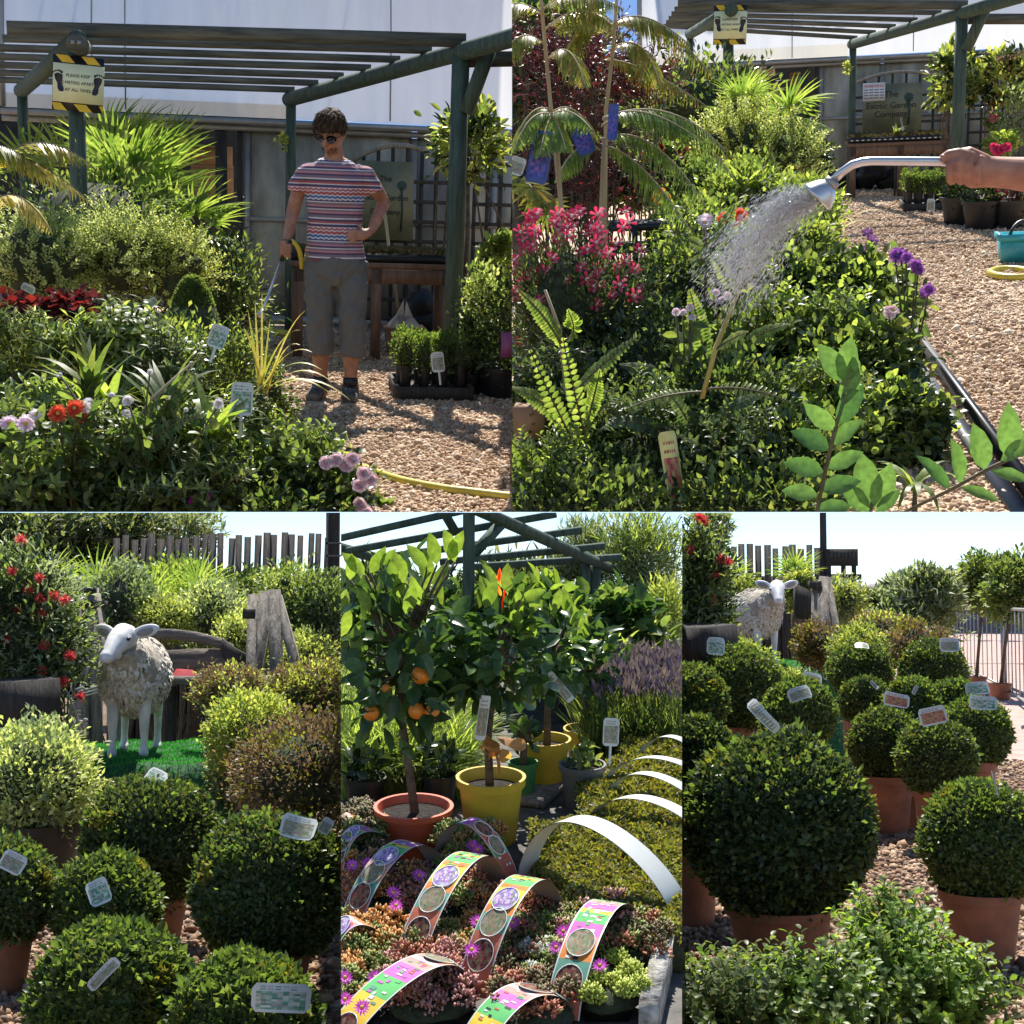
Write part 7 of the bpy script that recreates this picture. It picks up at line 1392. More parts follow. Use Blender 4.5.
far_tree('grey_green_tree', 'airy tree top at the upper left edge behind the red flowers', 712, 528, 18.5, 18, 28, ['treedark', 'grey'], 1300, .16, .03, 40, group=G)
bush('garden_shrub', 'dark hedge patch closing the row below the distant trees', 'shrub', 900, 628, 18, 60, 14, ['green', 'grey'], 3600, .08, .03, 'crown', 80, core=True, depth=.5)
# house
c = gr(880, 628); c = at(878, 600, 60); t = thing('house', 'low house with a grey hipped roof far beyond the trees', 'house', (c.x, 60, 0)); z = at(880, 592, 60).z; zr = at(880, 583, 60).z
W = mm(880, 600, 60, 34); b = MB(); b.box((W * .1, 1, z / 2), (W * .9, 3, z)); b.build('wall', M['white'], t)
b = MB(); b.add([(-W / 2, -1, z), (W * .65, -1, z), (W * .65, 3, z), (-W / 2, 3, z), (-.0 * W, 1, zr), (W * .4, 1, zr)], [np.array([(0, 1, 5, 4), (2, 3, 4, 5)]), np.array([(1, 2, 5), (3, 0, 4)]), np.array([(3, 2, 1, 0)])]); b.build('roof', tinted('slate_roof', (.22, .2, .22), .8), t)
b = MB(); b.box((W * .1, -.53, z * .82), (.5, .05, .12)); b.build('window', M['signblack'], t)
# pinkish yard beyond the railing and the railing itself
b = MB(); a1, a2, a3, a4 = at(940, 690, 13), at(1100, 690, 13), None, None
b.add([(at(958, 660, 13).x, 7, .004), (9, 7, .004), (60, 200, .004), (at(925, 610, 60).x, 200, .004)], np.array([(0, 1, 2, 3)])); o = single(b, 'yard_paving', None, None, plain('pinkish_yard_paving', (.42, .29, .25), .9, var=.12, scale=3, bump=.3), kind='structure')
def railing(label, p0, p1, h, n, mat='steel', feet=True):
    t = thing('metal_railing', label, 'railing', p0); d = p1 - p0; b = MB(); up = Vector((0, 0, 1))
    b.tube([up * h, d + up * h], .022, 8); b.tube([up * .12, d + up * .12], .018, 8); b.build('rails', M[mat], t)
    for i in range(n + 1):
        b = MB(); q = d * (i / n); b.tube([q + up * .12, q + up * h], .009 if 0 < i < n else .022, 6); b.build('bar', M[mat], t)
    if feet:
        for i in (0, 1): b = MB(); s = Vector((d.y, -d.x, 0)).normalized(); b.tube([d * i + up * .14, d * i + up * .02 - s * .3], .02, 6); b.tube([d * i + up * .14, d * i + up * .02 + s * .3], .02, 6); b.build('foot', M[mat], t)
    return t
q0 = gr(958, 678); q1 = gr(1006, 706); q2 = gr(1075, 748)
railing('grey crowd railing running away behind the standard trees', gr(955, 668), gr(1003, 694), 1.3, 12)
railing('nearer grey crowd railing leaving the picture at the right', gr(1006, 696), gr(1050, 730), 1.3, 10)
def standard(label, px, py, D, rx, ry, base, lean=0):
    c = gr(*base); t = thing('standard_tree', label, 'potted tree', (c.x, c.y, 0), 0, 'clipped standard trees by the railing'); q = at(px, py, c.y); r = mm(px, py, c.y, rx); rz = mm(px, py, c.y, ry); dx = q.x - c.x
    f = MB(); cc = crown(f, (dx, 0, q.z), (r * 1.2, r * 1.2, rz), 80, 4600, .085, .04, T_OVAL, .14, .45); f.build('crown', [M['green']], t); s_ = MB(); s_.tube([(0, 0, .1), (dx * .4, 0, q.z * .5), (dx, 0, q.z)], [.028, .024, .02], 8)
    for k in cc[:14]: s_.tube([(dx, 0, q.z * .85), k], [.012, .005], 5, False)
    s_.build('trunk', M['bark'], t); pot(t, .17, .24, M['terra']); return t
standard('clipped standard tree with dark round crown left of the railing post', 985, 585, 12, 24, 32, (976, 692)); standard('clipped standard tree at the right edge beside the railing post', 1014, 588, 12, 26, 34, (1000, 700))
# ================================================================ STAGE 4: sloping display of citrus and sedums
use(ST4)
M['slab'] = plain('dark_wet_paving', (.11, .1, .09), .8, var=.35, scale=7, bump=.6)
b = MB(); b.add([(-2.2, 3.3, 0), (2.2, 3.3, 0), (3, 9.2, 0), (-3, 9.2, 0)], np.array([(0, 1, 2, 3)])); single(b, 'display_paving', None, None, M['slab'], kind='structure')
M['yellowpot'] = plain('yellow_plastic_pot', (.62, .42, .03), .45, var=.05, scale=5, c2=(.5, .33, .03)); M['redpot'] = plain('orange_red_plastic_pot', (.62, .1, .035), .5, var=.05, scale=5, c2=(.5, .085, .035)); M['greenpot'] = plain('green_plastic_pot', (.06, .22, .06), .45); M['greypot'] = plain('grey_plastic_pot', (.12, .12, .12), .6)
M['citrus'] = leafmat('citrus_leaf', [(.018, .04, .015), (.03, .06, .02), (.05, .09, .03)], .28, .22); M['citruslit'] = leafmat('lit_citrus_leaf', [(.07, .11, .025), (.12, .17, .04)], .35, .38)  # second is a lit copy, brightness of sunlit crown tops in its colour
b = MB(); a, e = gr(528, 808), gr(570, 770); b.beam(a + Vector((0, 0, .02)), e + Vector((0, 0, .02)), .13, .03); b.beam(a + Vector((.2, .0, .02)), e + Vector((.22, 0, .02)), .1, .03); single(b, 'duckboard', 'weathered boards on the paving between the yellow pots', 'boards', M['greywood'], a)
def citrus(label, base, rim_w, hgt, potm, trunk, crown_px, rx, ry, n, nb, oranges=(), L=.105, W=.05, group='citrus trees in coloured pots', extra=()):
    c = gr(*base); D = c.y; r = mm(base[0], base[1], D, rim_w) / 2; h = mm(base[0], base[1], D, hgt); t = thing('citrus_tree', label, 'citrus tree', c, 0, group)
    pot(t, r / 1.08, h, M[potm]); O = c; q = [at(*p, D) - O for p in trunk]; q[0] = Vector((q[0].x, 0, h * .8)); s_ = MB(); s_.tube(q, np.linspace(.016, .01, len(q)), 9)
    C_ = at(*crown_px, D) - O; Rx, Rz = mm(*crown_px, D, rx), mm(*crown_px, D, ry); f = MB(); cc = crown(f, C_, (Rx, Rx * .9, Rz), 46, n, L, W, T_OVAL, .2, .45, .0)
    dd = unit(nb); k = V3(C_) + dd * np.array((Rx, Rx, Rz)) * rng.uniform(.75, 1.05, nb)[:, None]; k[:, 2] = V3(C_)[2] + np.abs(k[:, 2] - V3(C_)[2]) * .98
    f.leaves(T_OVAL, k, nrm(unit(nb) * .5 + np.array((0, 0, 1.2))), unit(nb) + np.array((0, -1, .3)), L * 1.1, W * 1.0, 1)
    for (x0, y0, x1, y1) in extra:
        p, e = at(x0, y0, D - .05) - O, at(x1, y1, D - .08) - O; d = e - p; f.leaves(T_OVAL, np.array([V3(p)]), np.array([V3(d)]), np.array([(.2, -1, .3)]), d.length, d.length * .42, 1)
        s_.tube([C_ + (p - C_) * .2, p], [.008, .004], 5)
    f.build('foliage', [M['citrus'], M['citruslit']], t)
    for p in cc[:16]: s_.tube([q[-1], (V3(q[-1]) + p) / 2 + unit(1)[0] * .02, p], [.009, .006, .003], 5, False)
    s_.build('trunk', M['bark'], t)
    for (ox, oy, rr) in oranges:
        p = at(ox, oy, D - Rx * .75) - O; b = MB(); ro = mm(ox, oy, D, rr); b.ell(p, (ro, ro, ro * .94), nu=24, nv=16); fr = b.build('fruit', M['orange'], t, smooth=True); b = MB(); b.tube([p + Vector((0, 0, ro * .9)), p + Vector((0, .01, ro * 1.3))], .003, 5); b.build('stalk', M['stem'], fr)
    return t
citrus('orange tree bearing ripe oranges in an orange red pot', (414, 850), 80, 46, 'redpot', [(415, 812), (408, 760), (400, 705), (404, 660)], (402, 652), 62, 80, 360, 18, [(421, 675, 9.5), (386, 689, 5), (371, 713, 8), (417, 711, 8.5), (432, 713, 8)],
       extra=[(455, 562, 445, 530), (437, 565, 430, 533), (427, 570, 408, 545), (448, 560, 463, 532), (395, 585, 390, 560), (396, 600, 402, 570), (365, 575, 343, 553), (350, 580, 352, 555), (370, 573, 385, 548), (380, 565, 395, 550)])
citrus('lemon tree with a hanging white label in the big yellow pot', (491, 840), 70, 66, 'yellowpot', [(490, 775), (488, 740), (492, 700), (498, 660)], (499, 645), 38, 56, 190, 9, extra=[(520, 600, 545, 590), (515, 615, 540, 605)])
citrus('citrus tree with a slanting label in the yellow pot behind', (545, 787), 52, 50, 'yellowpot', [(547, 738), (548, 700), (548, 670)], (554, 645), 30, 42, 150, 9, L=.085, W=.042)
citrus('small citrus in the yellow pot furthest back', (584, 757), 42, 30, 'yellowpot', [(584, 728), (586, 700), (588, 680)], (594, 662), 24, 32, 110, 8, L=.08, W=.04)
citrus('small plant in the half hidden green pot', (523, 800), 30, 40, 'greenpot', [(523, 760), (524, 745), (524, 730)], (524, 738), 10, 12, 26, 3, L=.06, W=.03)
citrus('small plant in an orange pot behind the yellow ones', (602, 735), 30, 22, 'redpot', [(602, 712), (603, 700), (604, 690)], (606, 682), 20, 20, 80, 10)
t = thing('potted_seedling', 'nearly bare grey pot with small seedlings and a tall white label', 'potted plant', gr(582, 805)); pot(t, mm(582, 800, gr(582, 805).y, 22), mm(582, 800, 5.6, 42), M['greypot']); f = MB(); n = 60; P = unit(n) * .05 + np.array((0, 0, .19)); f.leaves(T_OVAL, P, unit(n) + np.array((0, 0, .6)), unit(n), .045, .022); f.build('foliage', M['green'], t)
for (x, y, w_, lb) in ((440, 812, 34, 'black pot in the shade between the red and yellow pots'), (366, 815, 40, 'black pot in the shade left of the orange red pot')):
    c = gr(x, y); t = thing('black_pot', lb, 'pot', c); pot(t, mm(x, y, c.y, w_) / 2, .15, M['blackpot']); f = MB(); n = 60; f.leaves(T_OVAL, unit(n) * .06 + np.array((0, 0, .2)), unit(n) + np.array((0, 0, .6)), unit(n), .06, .03); f.build('foliage', M['dark'], t)
b = MB(); n = 8; P = V3(at(500, 745, 5.1)) + unit(n) * .03; b.leaves(T_OVAL, P, unit(n) + np.array((0, 0, -.4)), unit(n), .09, .05); single(b, 'dry_leaf', 'brown dried leaves caught on the stem above the big yellow pot', 'dry leaves', leafmat('dry_brown_leaf', [(.18, .09, .04), (.3, .17, .08)], .7, .3), P[0])
tag(483, 718, 5.0, 11, 46, 8, 'long white hanging label on the lemon tree in the big yellow pot', 'print_grey', yaw=10, pitch=0, stake=False)
tag(560, 687, 5.6, 9, 36, -40, 'slanting white label on the citrus tree behind', 'print_grey', stake=False)
tag(611, 732, 5.4, 16, 28, 3, 'upright white label in the grey pot', 'print_grey', stake=True)
b = MB(); q = at(505, 590, 5.25); n = 14; P = V3(q) + np.array([(rng.uniform(-.03, .03), 0, rng.uniform(-.03, .05)) for _ in range(n)]); b.leaves(T_OVAL, P, unit(n) * .4 + np.array((0, 0, 1)), unit(n), .042, .013); b.tube([at(501, 612, 5.25), q], .003, 5); single(b, 'red_shoot', 'bright red and orange young shoot above the lemon tree', 'shoot', leafmat('red_young_leaf', [(.4, .05, .03), (.55, .18, .04)], .45, .4), q)
# planting behind the pots
G = 'leafy plants behind the citrus pots'
for (x, y, D, rx, ry, mt, L, W, tp, lb) in ((365, 640, 7.2, 40, 60, ['citrus', 'green'], .11, .05, T_OVAL, 'broad leaved shrub behind the left side of the orange tree'), (575, 635, 7.4, 36, 30, ['citruslit', 'green', 'citrus'], .12, .055, T_OVAL, 'bright broad leaved plant under the pergola beam'), (620, 635, 7.0, 36, 34, ['green', 'citrus'], .12, .055, T_OVAL, 'broad leaved plant beside the far pergola post'), (600, 672, 6.7, 44, 28, ['bright', 'green'], .11, .022, T_B1, 'narrow leaved bright plant above the lavender'), (640, 660, 7.0, 34, 40, ['bright', 'green'], .1, .02, T_B1, 'spiky narrow leaved plant left of the bamboo'), (530, 620, 7.0, 40, 30, ['citrus', 'citruslit'], .12, .055, T_OVAL, 'broad leaved plant behind the lemon tree'), (460, 650, 7.1, 40, 60, ['citrus', 'green'], .11, .05, T_OVAL, 'dark broad leaved shrub between orange and lemon tree')):
    bush('leafy_plant', lb, 'shrub', x, y, D, rx, ry, mt, 620, L, W, 'crown', 40, tpl=tp, group=G, clump=.2, shell=.4, nst=6)
bush('bamboo', 'yellow green feathery bamboo at the right edge of the citrus display', 'bamboo', 668, 645, 7.6, 24, 62, ['gold', 'bright'], 3600, .07, .012, 'crown', 70, tpl=T_B0)
b = MB(); n = 9000; u = rng.uniform(330, 460, n); v = rng.uniform(722, 800, n); P = np.array([V3(gr(a, c_)) for a, c_ in zip(u, v)]); b.leaves(T_B2, P, nrm(unit(n) * .45 + np.array((0, 0, 1))), unit(n), rng.uniform(.2, .42, n), .012); single(b, 'long_grass', 'bright long grass behind the orange tree', 'grass', M['bright'], P[0], kind='stuff')
b = MB(); n = 5200; u = rng.uniform(590, 700, n); v = rng.uniform(720, 765, n); P = np.array([V3(gr(a, c_)) for a, c_ in zip(u, v)]); b.leaves(T_B1, P, nrm(unit(n) * .4 + np.array((0, 0, 1))), unit(n), rng.uniform(.18, .34, n), .01); k = P[:1300] + np.array((0, 0, .3)) + unit(1300) * .04; b.leaves(T_DIA, k, unit(1300) + np.array((0, 0, 2)), unit(1300), .06, .016, 1)
single(b, 'lavender', 'lavender bank with grey purple flower spikes behind the grey pot', 'lavender', [M['green'], leafmat('lavender_spike', [(.13, .1, .17), (.2, .15, .25)], .7, .2)], P[0], kind='stuff')
# pergola over the citrus
c = gr(468, 700); t = thing('pergola', 'green pergola standing over the citrus trees against the sky', 'pergola', c)
def pb(p0, D0, p1, D1, w_, h_, nm='rafter', mt='greenwood', tube=False):
    b = MB(); a, e = at(*p0, D0), at(*p1, D1)
    if tube: b.tube([a, (a + e) / 2, e], w_, 12)
    else: b.beam(a, e, w_, h_)
    b.build(nm, M[mt], t, c, smooth=tube)
Dp = c.y; b = MB(); tp = at(469, 505, Dp); b.tube([c, (c + tp) / 2, tp], mm(468, 600, Dp, 6), 14); b.build('post', M['greenwood'], t, c, smooth=True)
e2 = at(595, 566, 8.6); f2 = Vector((e2.x, 8.6, 0)); b = MB(); b.tube([f2, e2], .035, 12); b.build('post', M['greenwood'], t, c, smooth=True)
pb((470, 506), Dp - .05, (612, 569), 8.8, .032, 0, 'side_beam', tube=True); pb((330, 545), 7.6, (395, 563), 8.2, .028, 0, 'side_beam', tube=True)
for p0, D0, p1, D1 in (((336, 539), 7.4, (470, 509), 7.2), ((336, 553), 7.7, (556, 514), 7.5), ((385, 557), 8.0, (582, 530), 7.9), ((440, 562), 8.3, (605, 546), 8.25), ((470, 567), 8.6, (622, 557), 8.55)): pb(p0, D0, p1, D1, .04, .035)
pb((440, 506), 7.1, (456, 533), 7.12, .04, .04, 'brace'); pb((502, 523), 7.3, (474, 553), 7.15, .04, .04, 'brace'); pb((590, 600), 8.6, (585, 562), 8.55, .04, .04, 'brace')
G = 'trees beyond the citrus pergola'
far_tree('willow_tree', 'airy willow reaching into the sky right of the pergola', 640, 560, 9.0, 44, 56, ['grey', 'green', 'bright'], 5200, .085, .009, 70, tpl=T_B1, group=G, tr=.03, shell=.3, clump=.2)
far_tree('willow_tree', 'thin topped willow behind the pergola rafter ends', 585, 560, 9.2, 34, 36, ['treedark', 'grey'], 3000, .08, .009, 50, tpl=T_B1, group=G, tr=.03)
far_tree('dark_tree', 'dark grey green tree mass behind the pergola post', 520, 600, 9.3, 60, 40, ['treedark', 'dark'], 3600, .1, .02, 80, group=G, tr=.03)
far_tree('dark_tree', 'dark tree behind the left side of the orange tree', 370, 610, 9.2, 60, 42, ['treedark', 'dark'], 3400, .1, .02, 80, group=G, tr=.03)
far_tree('dark_tree', 'dark green tree filling between orange tree and pergola post', 440, 620, 9.3, 50, 36, ['dark', 'green'], 2800, .1, .02, 80, group=G, tr=.03)
far_tree('dark_tree', 'low dark tree closing the view beside the bamboo', 630, 625, 9.1, 50, 30, ['treedark', 'green'], 2600, .1, .02, 80, group=G, tr=.03)
# ---------------------------------------------------------------- sedums with printed carry bands
tinted('band_red', (.5, .14, .08), .75, spec=.2); tinted('band_teal', (.12, .3, .22), .75, spec=.2); tinted('band_orange', (.7, .24, .05), .75, spec=.2); tinted('band_yellow', (.72, .5, .06), .75, spec=.2); tinted('band_green', (.12, .45, .14), .75, spec=.2); tinted('band_lilac', (.5, .14, .42), .75, spec=.2); tinted('band_pink', (.7, .28, .24), .75, spec=.2); tinted('card_back', (.3, .24, .2), .6); tinted('band_blue', (.3, .45, .6), .75, spec=.2)
M['pic1'] = leafmat('printed_dark_plant', [(.05, .02, .02), (.25, .05, .05), (.1, .12, .05), (.3, .16, .1)], .75, 0, None, .2); M['pic2'] = leafmat('printed_grey_plant', [(.1, .12, .06), (.3, .26, .2), (.12, .2, .08), (.35, .12, .1)], .75, 0, None, .2); M['pic3'] = leafmat('printed_flower_picture', [(.1, .1, .4), (.5, .42, .6), (.3, .08, .4), (.15, .2, .1), (.6, .6, .65)], .75, 0, None, .2)
BAND = ['band_red', 'band_teal', 'band_orange', 'band_yellow', 'band_green', 'band_lilac', 'band_pink', 'card', 'band_blue', 'signblack']
SEQ = {0: [0, 0, 0, 0, 1, 1, 2, 3, 3, 3, 2, 4, 4, 3, 4, 6, 6, 5, 6, 6, 2, 2, 7, 7], 1: [0, 0, 1, 1, 2, 2, 6, 5, 5, 4, 4, 3, 5, 5, 6, 6, 4, 4, 7, 7, 7, 7, 7, 7], 2: [2, 2, 3, 3, 3, 4, 4, 4, 5, 5, 5, 6, 6, 7, 6, 2, 2, 2, 7, 7, 7, 7, 7, 7], 3: [7, 7, 7, 7, 7, 2, 2, 6, 4, 4, 7, 5, 5, 6, 6, 2, 0, 0, 0, 4, 4, 0, 0, 0]}
def band(t, A, Bp, apex, W, O, seq=0, plain_=False, wv=None, zg=.05, discs=(.09, .21, .35)):
    a, e = gr(*A, zg), gr(*Bp, zg); mid = (a + e) / 2; Dm_ = mid.y; hp = at(apex[0], apex[1], Dm_); sx = (hp.x - mid.x); h = max(hp.z - zg, .05); n = 48; ab = e - a; pd = Vector((ab.y, -ab.x, 0)).normalized() if wv is None else wv; wv_ = pd * W
    tt = np.linspace(0, 1, n + 1); C_ = np.array([V3(a + ab * x + Vector((sx * math.sin(math.pi * x), 0, 0)) + Vector((0, 0, h * math.sin(math.pi * x) ** .62))) for x in tt]); T = nrm(np.gradient(C_, axis=0)); Nn = nrm(np.cross(V3(pd), T)); Nn *= np.sign((Nn[n // 2][2])) or 1
    V = np.vstack([C_ - V3(wv_) / 2, C_ + V3(wv_) / 2]); F = np.array([(i, i + 1, n + 2 + i, n + 1 + i) for i in range(n)]); b = MB()
    if plain_: b.add(V + np.vstack([Nn, Nn]) * .001, F)
    else:
        for i in range(n):
            s0 = SEQ[seq][min(23, i * 24 // n)]; L0, L1, R0, R1 = V[i] + Nn[i] * .001, V[i + 1] + Nn[i + 1] * .001, V[n + 1 + i] + Nn[i] * .001, V[n + 2 + i] + Nn[i + 1] * .001
            for k in range(3):
                u0, u1 = (0, .035, .965)[k], (.035, .965, 1)[k]; s1 = s0 if k == 1 else 7
                b.add([L0 * (1 - u0) + R0 * u0, L1 * (1 - u0) + R1 * u0, L1 * (1 - u1) + R1 * u1, L0 * (1 - u1) + R0 * u1], np.array([(0, 1, 2, 3)]), s1)
    if not plain_:      # rows of small printed words and picture blocks along the band
        for i in range(8, n - 3):
            if SEQ[seq][min(23, i * 24 // n)] == 7: continue
            for row in range(3):
                u = .2 + .22 * row
                if rng.random() < .55: continue
                u1 = min(u + rng.uniform(.08, .2), .86); a0, a1 = (.2, .75) if rng.random() < .6 else (.05, .95)
                def pt(f, uu): return (V[i] * (1 - f) + V[i + 1] * f) * (1 - uu) + (V[n + 1 + i] * (1 - f) + V[n + 2 + i] * f) * uu + Nn[i] * .0022
                b.add([pt(a0, u), pt(a1, u), pt(a1, u1), pt(a0, u1)], np.array([(0, 1, 2, 3)]), int(rng.choice((7, 7, 4, 5, 1, 0, 9))))
    bo = b.build('carry_band', [M['card']] if plain_ else [M[x] for x in BAND], t, O); b = MB(); b.add(V - np.vstack([Nn, Nn]) * .0012, F[:, ::-1]); b.build('band_inside', M['card_back'] if not plain_ else M['card'], bo, O)
    if not plain_:
        for k, x in enumerate(discs):
            i = x * n; j = int(i); p = V3(C_[j]) + Nn[j] * .003; al = W * .5; bl = W * .4; dk = MB()
            for ring in range(7):       # concentric patches make a mottled round picture
                for q in range(16):
                    a0, a1 = 2 * math.pi * q / 16, 2 * math.pi * (q + 1) / 16; r0, r1 = ring / 7, (ring + 1) / 7
                    dk.add([p + T[j] * al * r * math.cos(g) + V3(pd) * bl * r * math.sin(g) for r, g in ((r0, a0), (r1, a0), (r1, a1), (r0, a1))], np.array([(0, 1, 2, 3)]))
            dk.build('picture', M[('pic1', 'pic2', 'pic3')[k % 3]], bo, O)
            wr = MB(); wr.tube([p + T[j] * al * math.cos(g) + V3(pd) * bl * math.sin(g) for g in np.linspace(0, 2 * math.pi, 20)], .0016, 4); wr.build('picture_rim', M['card'], bo, O)
    return bo
T_SUC = (np.array([(0, 0, 0), (.5, .5, .25), (0, 1, .1), (-.5, .5, .25), (0, .5, -.15), (0, .45, .5)]), [np.array([(0, 1, 5), (1, 2, 5), (2, 3, 5), (3, 0, 5), (1, 0, 4), (2, 1, 4), (3, 2, 4), (0, 3, 4)])])
def succ(n_, cols, tr=.2):
    cols = [tuple(min(.75, x * 1.25) for x in c) for c in cols]; M[n_] = leafmat(n_ + '_leaf', cols, .5, tr, (1.5, 1.3, 1))
succ('sed_orange', [(.42, .17, .05), (.6, .32, .1), (.3, .22, .07)]); succ('sed_red', [(.32, .09, .06), (.48, .2, .13), (.22, .2, .07)]); succ('sed_green', [(.12, .18, .04), (.2, .27, .07), (.3, .25, .07)]); succ('sed_pink', [(.4, .18, .17), (.55, .32, .28), (.3, .15, .13)]); succ('sed_lime', [(.3, .38, .05), (.45, .5, .1)]); succ('sed_silver', [(.3, .35, .3), (.5, .53, .48)]); succ('sed_dark', [(.1, .08, .045), (.2, .13, .07), (.12, .15, .05)])
petal('icepetal', [(.55, .04, .4), (.7, .1, .55), (.65, .2, .6)], .4)
def sedum(label, px, py, mats, bnd=None, fl=(), r=38, seq=0, W=.085, discs=(.09, .21, .35), zt=.09, n=2200):
    c = gr(px, py + 8, 0); D = c.y; t = thing('sedum_pot', label, 'sedum', c, 0, 'sedums in square pots with printed bands'); O = c; q = mm(px, py, D, r); b = MB(); s = q * .78
    b.add([(-s * .8, -s * .8, 0), (s * .8, -s * .8, 0), (s * .8, s * .8, 0), (-s * .8, s * .8, 0), (-s, -s, zt * .8), (s, -s, zt * .8), (s, s, zt * .8), (-s, s, zt * .8)], np.array([(0, 1, 5, 4), (1, 2, 6, 5), (2, 3, 7, 6), (3, 0, 4, 7), (3, 2, 1, 0), (4, 5, 6, 7)])); b.build('pot', M['blackpot'], t)
    f = MB()
    for i, m_ in enumerate(mats):
        k = 14; cx_ = np.stack([rng.uniform(-1, 1, k) * q, rng.uniform(-1, 1, k) * q * 1.3, np.full(k, zt) + rng.uniform(-.01, .035, k)], 1)
        for cp in cx_:
            m = n // (k * len(mats)); d = unit(m); d[:, 2] = np.abs(d[:, 2]); P = cp + d * q * .3 * rng.uniform(.5, 1, m)[:, None]; f.leaves(T_SUC, P, nrm(d + np.array((0, 0, .5)) + unit(m) * .3), d + unit(m) * .5, rng.uniform(.012, .022, m), .008, i)
    f.build('foliage', [M[m_] for m_ in mats], t); b = MB(); b.ell((0, 0, zt * .7), (q * 1.05, q * 1.3, zt * .45), bump=.15, seed=px); b.build('shade_core', M['core'], t, smooth=True)
    for h in fl: p = gr(h[0], h[1], zt + .075) - O; flower(t, p, (rng.uniform(-.2, .2), -.6, .8), 'icepetal', .026, .007, 14, 'yellow_centre', .25, 2, T_B0)
    if bnd: band(t, *bnd, W, O, seq, discs=discs)
    return t
sedum('dark sedum pot at the left edge under a bluish band', 352, 856, ['sed_dark', 'sed_green'], ((338, 868), (397, 853), (360, 829)), [(368, 864), (352, 866)], 30, 1, .075)
sedum('orange red sedum with magenta daisies under the band left of the red pot', 385, 905, ['sed_orange', 'sed_red', 'sed_dark'], ((352, 925), (441, 880), (402, 845)), [(419, 876), (393, 893), (396, 906)], 36, 1)
sedum('mixed green and red sedum under the tall band in the centre left', 440, 912, ['sed_red', 'sed_green', 'sed_pink'], ((408, 972), (497, 895), (462, 859)), [(472, 950)], 40, 0, .09)
sedum('orange sedum with one bright magenta daisy close to the yellow pot', 468, 866, ['sed_orange', 'sed_green'], ((437, 868), (513, 890), (470, 821)), [(473, 846), (478, 850)], 30, 3, .07, (.68, .82, .1))
sedum('red and orange sedum under the tall band in the middle', 510, 935, ['sed_red', 'sed_orange'], ((472, 996), (552, 922), (520, 882)), [(477, 922), (512, 923)], 38, 0, .09)
sedum('pink and green sedum with lilac flowers under the right hand band', 592, 945, ['sed_pink', 'sed_green', 'sed_dark'], ((562, 1018), (627, 930), (598, 910)), [(563, 932), (573, 928), (556, 948), (600, 966)], 36, 1, .095, (.1, .26, .9))
sedum('pink sedum under the big band at the bottom left', 430, 1008, ['sed_pink', 'sed_pink', 'sed_red'], ((335, 1050), (462, 990), (418, 964)), [], 44, 2, .1, (.06, .7, .9))
sedum('sedum under the band cut by the bottom edge', 535, 1024, ['sed_red', 'sed_dark'], ((470, 1060), (563, 1012), (518, 993)), [], 40, 2, .1, (.7, .9, .05))
sedum('golden orange sedum with magenta flowers at the left edge', 362, 968, ['sed_orange', 'sed_orange', 'sed_green'], ((322, 975), (388, 955), (350, 921)), [(345, 978), (375, 978)], 36, 2, .08)
sedum('shaded dark sedum pot at the far left under a plain band', 350, 832, ['sed_dark'], ((332, 838), (368, 833), (346, 815)), [], 22, 2, .05, ())
sedum('green sedum pot between the two tall bands', 438, 962, ['sed_green', 'sed_orange'], None, [], 34)
sedum('brown green sedum pot right of the middle band', 532, 968, ['sed_green', 'sed_dark', 'sed_red'], None, [], 34)
sedum('silver leaved sedum tuft in front of the right hand band', 540, 985, ['sed_silver', 'sed_green'], None, [], 20)
sedum('bright lime sedum pot at the bottom right', 606, 1004, ['sed_lime'], None, [], 34, n=2400)
sedum('brownish red sedum pot along the white timber edge', 632, 960, ['sed_red', 'sed_green', 'sed_dark'], None, [], 34)
sedum('orange sedum pot at the bottom left corner', 350, 1010, ['sed_orange', 'sed_green'], None, [(345, 1000), (362, 1008)], 34)
b = MB(); p0, p1 = gr(684, 884), gr(648, 1040); b.beam(p0 + Vector((.0, 0, .05)), p1 + Vector((.0, 0, .05)), .05, .11); single(b, 'bed_edging', 'peeling white painted timber edge along the right of the sedum display', 'edging', plain('peeling_white_paint', (.55, .52, .46), .8, var=.3, scale=22, bump=.6, c2=(.12, .1, .08)), p0)
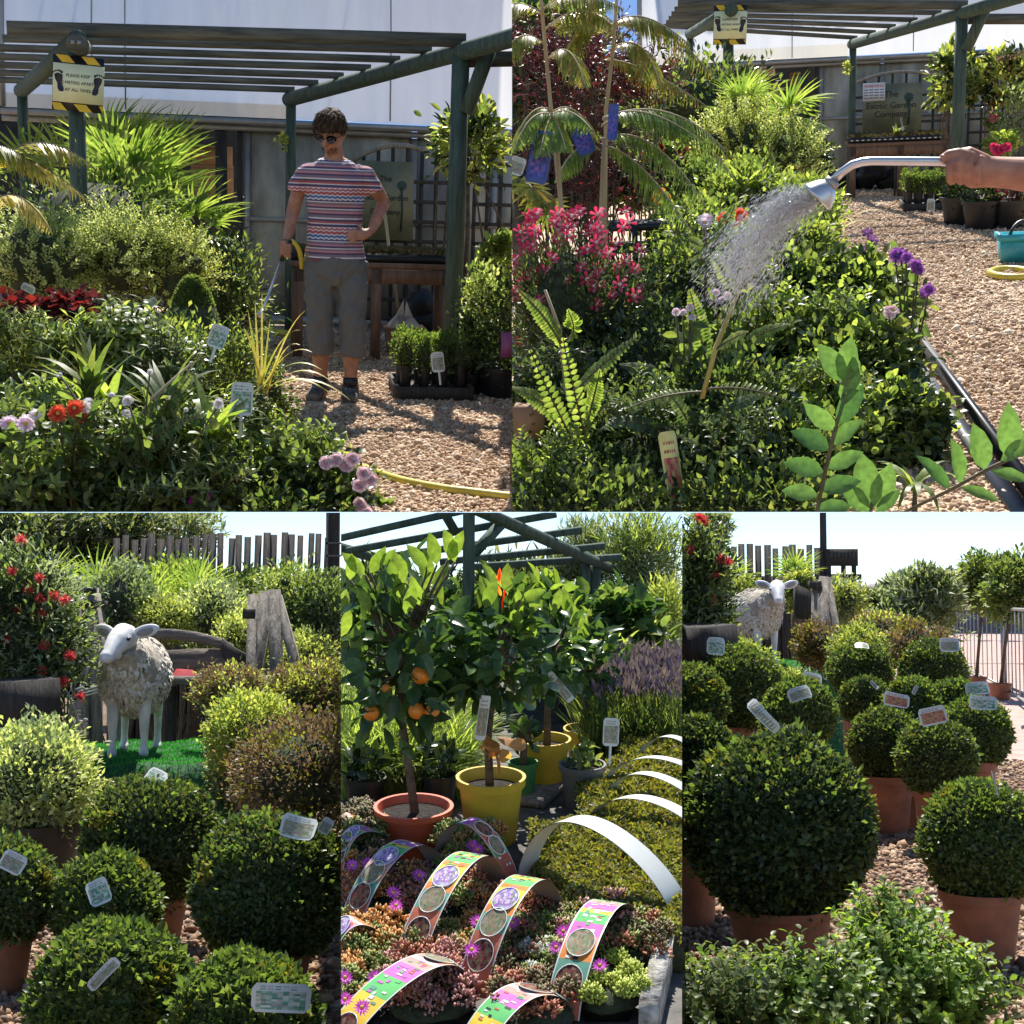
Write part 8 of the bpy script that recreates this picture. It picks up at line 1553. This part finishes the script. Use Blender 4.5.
# creeping mats under plain white bands
G = 'creeping mats under white bands'
for k, (x, y, rx, ry, A, Bp, ap_, W, lb) in enumerate(((615, 905, 84, 24, (527, 875), (680, 915), (585, 820), .085, 'large olive creeping mat under the widest white band'), (640, 838, 62, 12, (590, 822), (705, 835), (640, 797), .06, 'olive creeping mat under the second white band'), (655, 806, 50, 9, (606, 802), (705, 810), (645, 773), .05, 'olive creeping mat under the third white band'), (662, 782, 42, 8, (602, 788), (710, 785), (650, 757), .045, 'olive creeping mat under the fourth white band'), (668, 762, 36, 8, (635, 765), (705, 766), (668, 736), .04, 'smallest olive creeping mat at the far end of the bands'))):
    c = gr(x, y); D = c.y; t = thing('creeping_plant', lb, 'ground cover plant', c, 0, G); q = mm(x, y, D, rx); dd = [.5, .32, .26, .24, .22][k]; f = MB(); n = [13000, 5200, 4000, 3200, 2600][k]
    u = rng.uniform(-1, 1, n); v = rng.uniform(-1, 1, n); z = .085 + .05 * np.sqrt(np.maximum(0, 1 - np.abs(u) ** 4)) * np.sqrt(np.maximum(0, 1 - np.abs(v) ** 4)) + .012 * np.sin(u * 11) * np.sin(v * 8); P = np.stack([u * q, v * dd, z], 1)
    f.leaves(T_OVAL if k == 0 else T_DIA, P, nrm(unit(n) + np.array((0, 0, .5))), nrm(unit(n) * .6 + np.array((0, 0, 1))), rng.uniform(.016, .026, n), .011); f.build('foliage', M['olive'], t)
    b = MB(); b.box((0, 0, .045), (q * 1.96, dd * 1.96, .085)); b.build('tray', M['core'], t); band(t, A, Bp, ap_, W, c, plain_=True, wv=Vector((.7, .7, 0)).normalized(), zg=.09)
# ================================================================ trim every display at the edge of its stage
bpy.context.view_layer.update()
def _root(o):
    while o.parent: o = o.parent
    return o
for o in [x for x in col.objects if x.type == 'MESH']:
    st = STAGE_OF.get(_root(o).name)
    if st is None or not st.cuts or len(o.modifiers): continue
    mw = o.matrix_world; me = o.data; n = len(me.vertices)
    if n == 0: continue
    co = np.empty(n * 3, np.float32); me.vertices.foreach_get('co', co); co = co.reshape(-1, 3).astype(float)
    wm = np.array(mw); wc = co @ wm[:3, :3].T + wm[:3, 3] - np.array(EYE)
    need = []; gone = False
    for c in st.cuts:
        d = wc @ np.array(c)
        if d.max() <= 0: gone = True
        elif d.min() < 0: need.append(c)
    if gone: 
        kids = [k for k in col.objects if k.parent is o]
        if not kids and o.parent: bpy.data.objects.remove(o)
        elif not kids: bpy.data.objects.remove(o)
        continue
    if need:
        if me.users > 1: o.data = me = me.copy()
        bm = bmesh.new(); bm.from_mesh(me); inv = mw.inverted()
        for c in need:
            pl = inv @ EYE; no = (mw.to_3x3().transposed() @ c).normalized()
            bmesh.ops.bisect_plane(bm, geom=bm.verts[:] + bm.edges[:] + bm.faces[:], plane_co=pl, plane_no=no, clear_inner=True, clear_outer=False)
        bm.to_mesh(me); bm.free()
        if len(me.polygons) == 0: bpy.data.objects.remove(o)
for o in [x for x in col.objects if x.type == 'EMPTY' and not any(k.parent is x for k in col.objects)]: bpy.data.objects.remove(o)
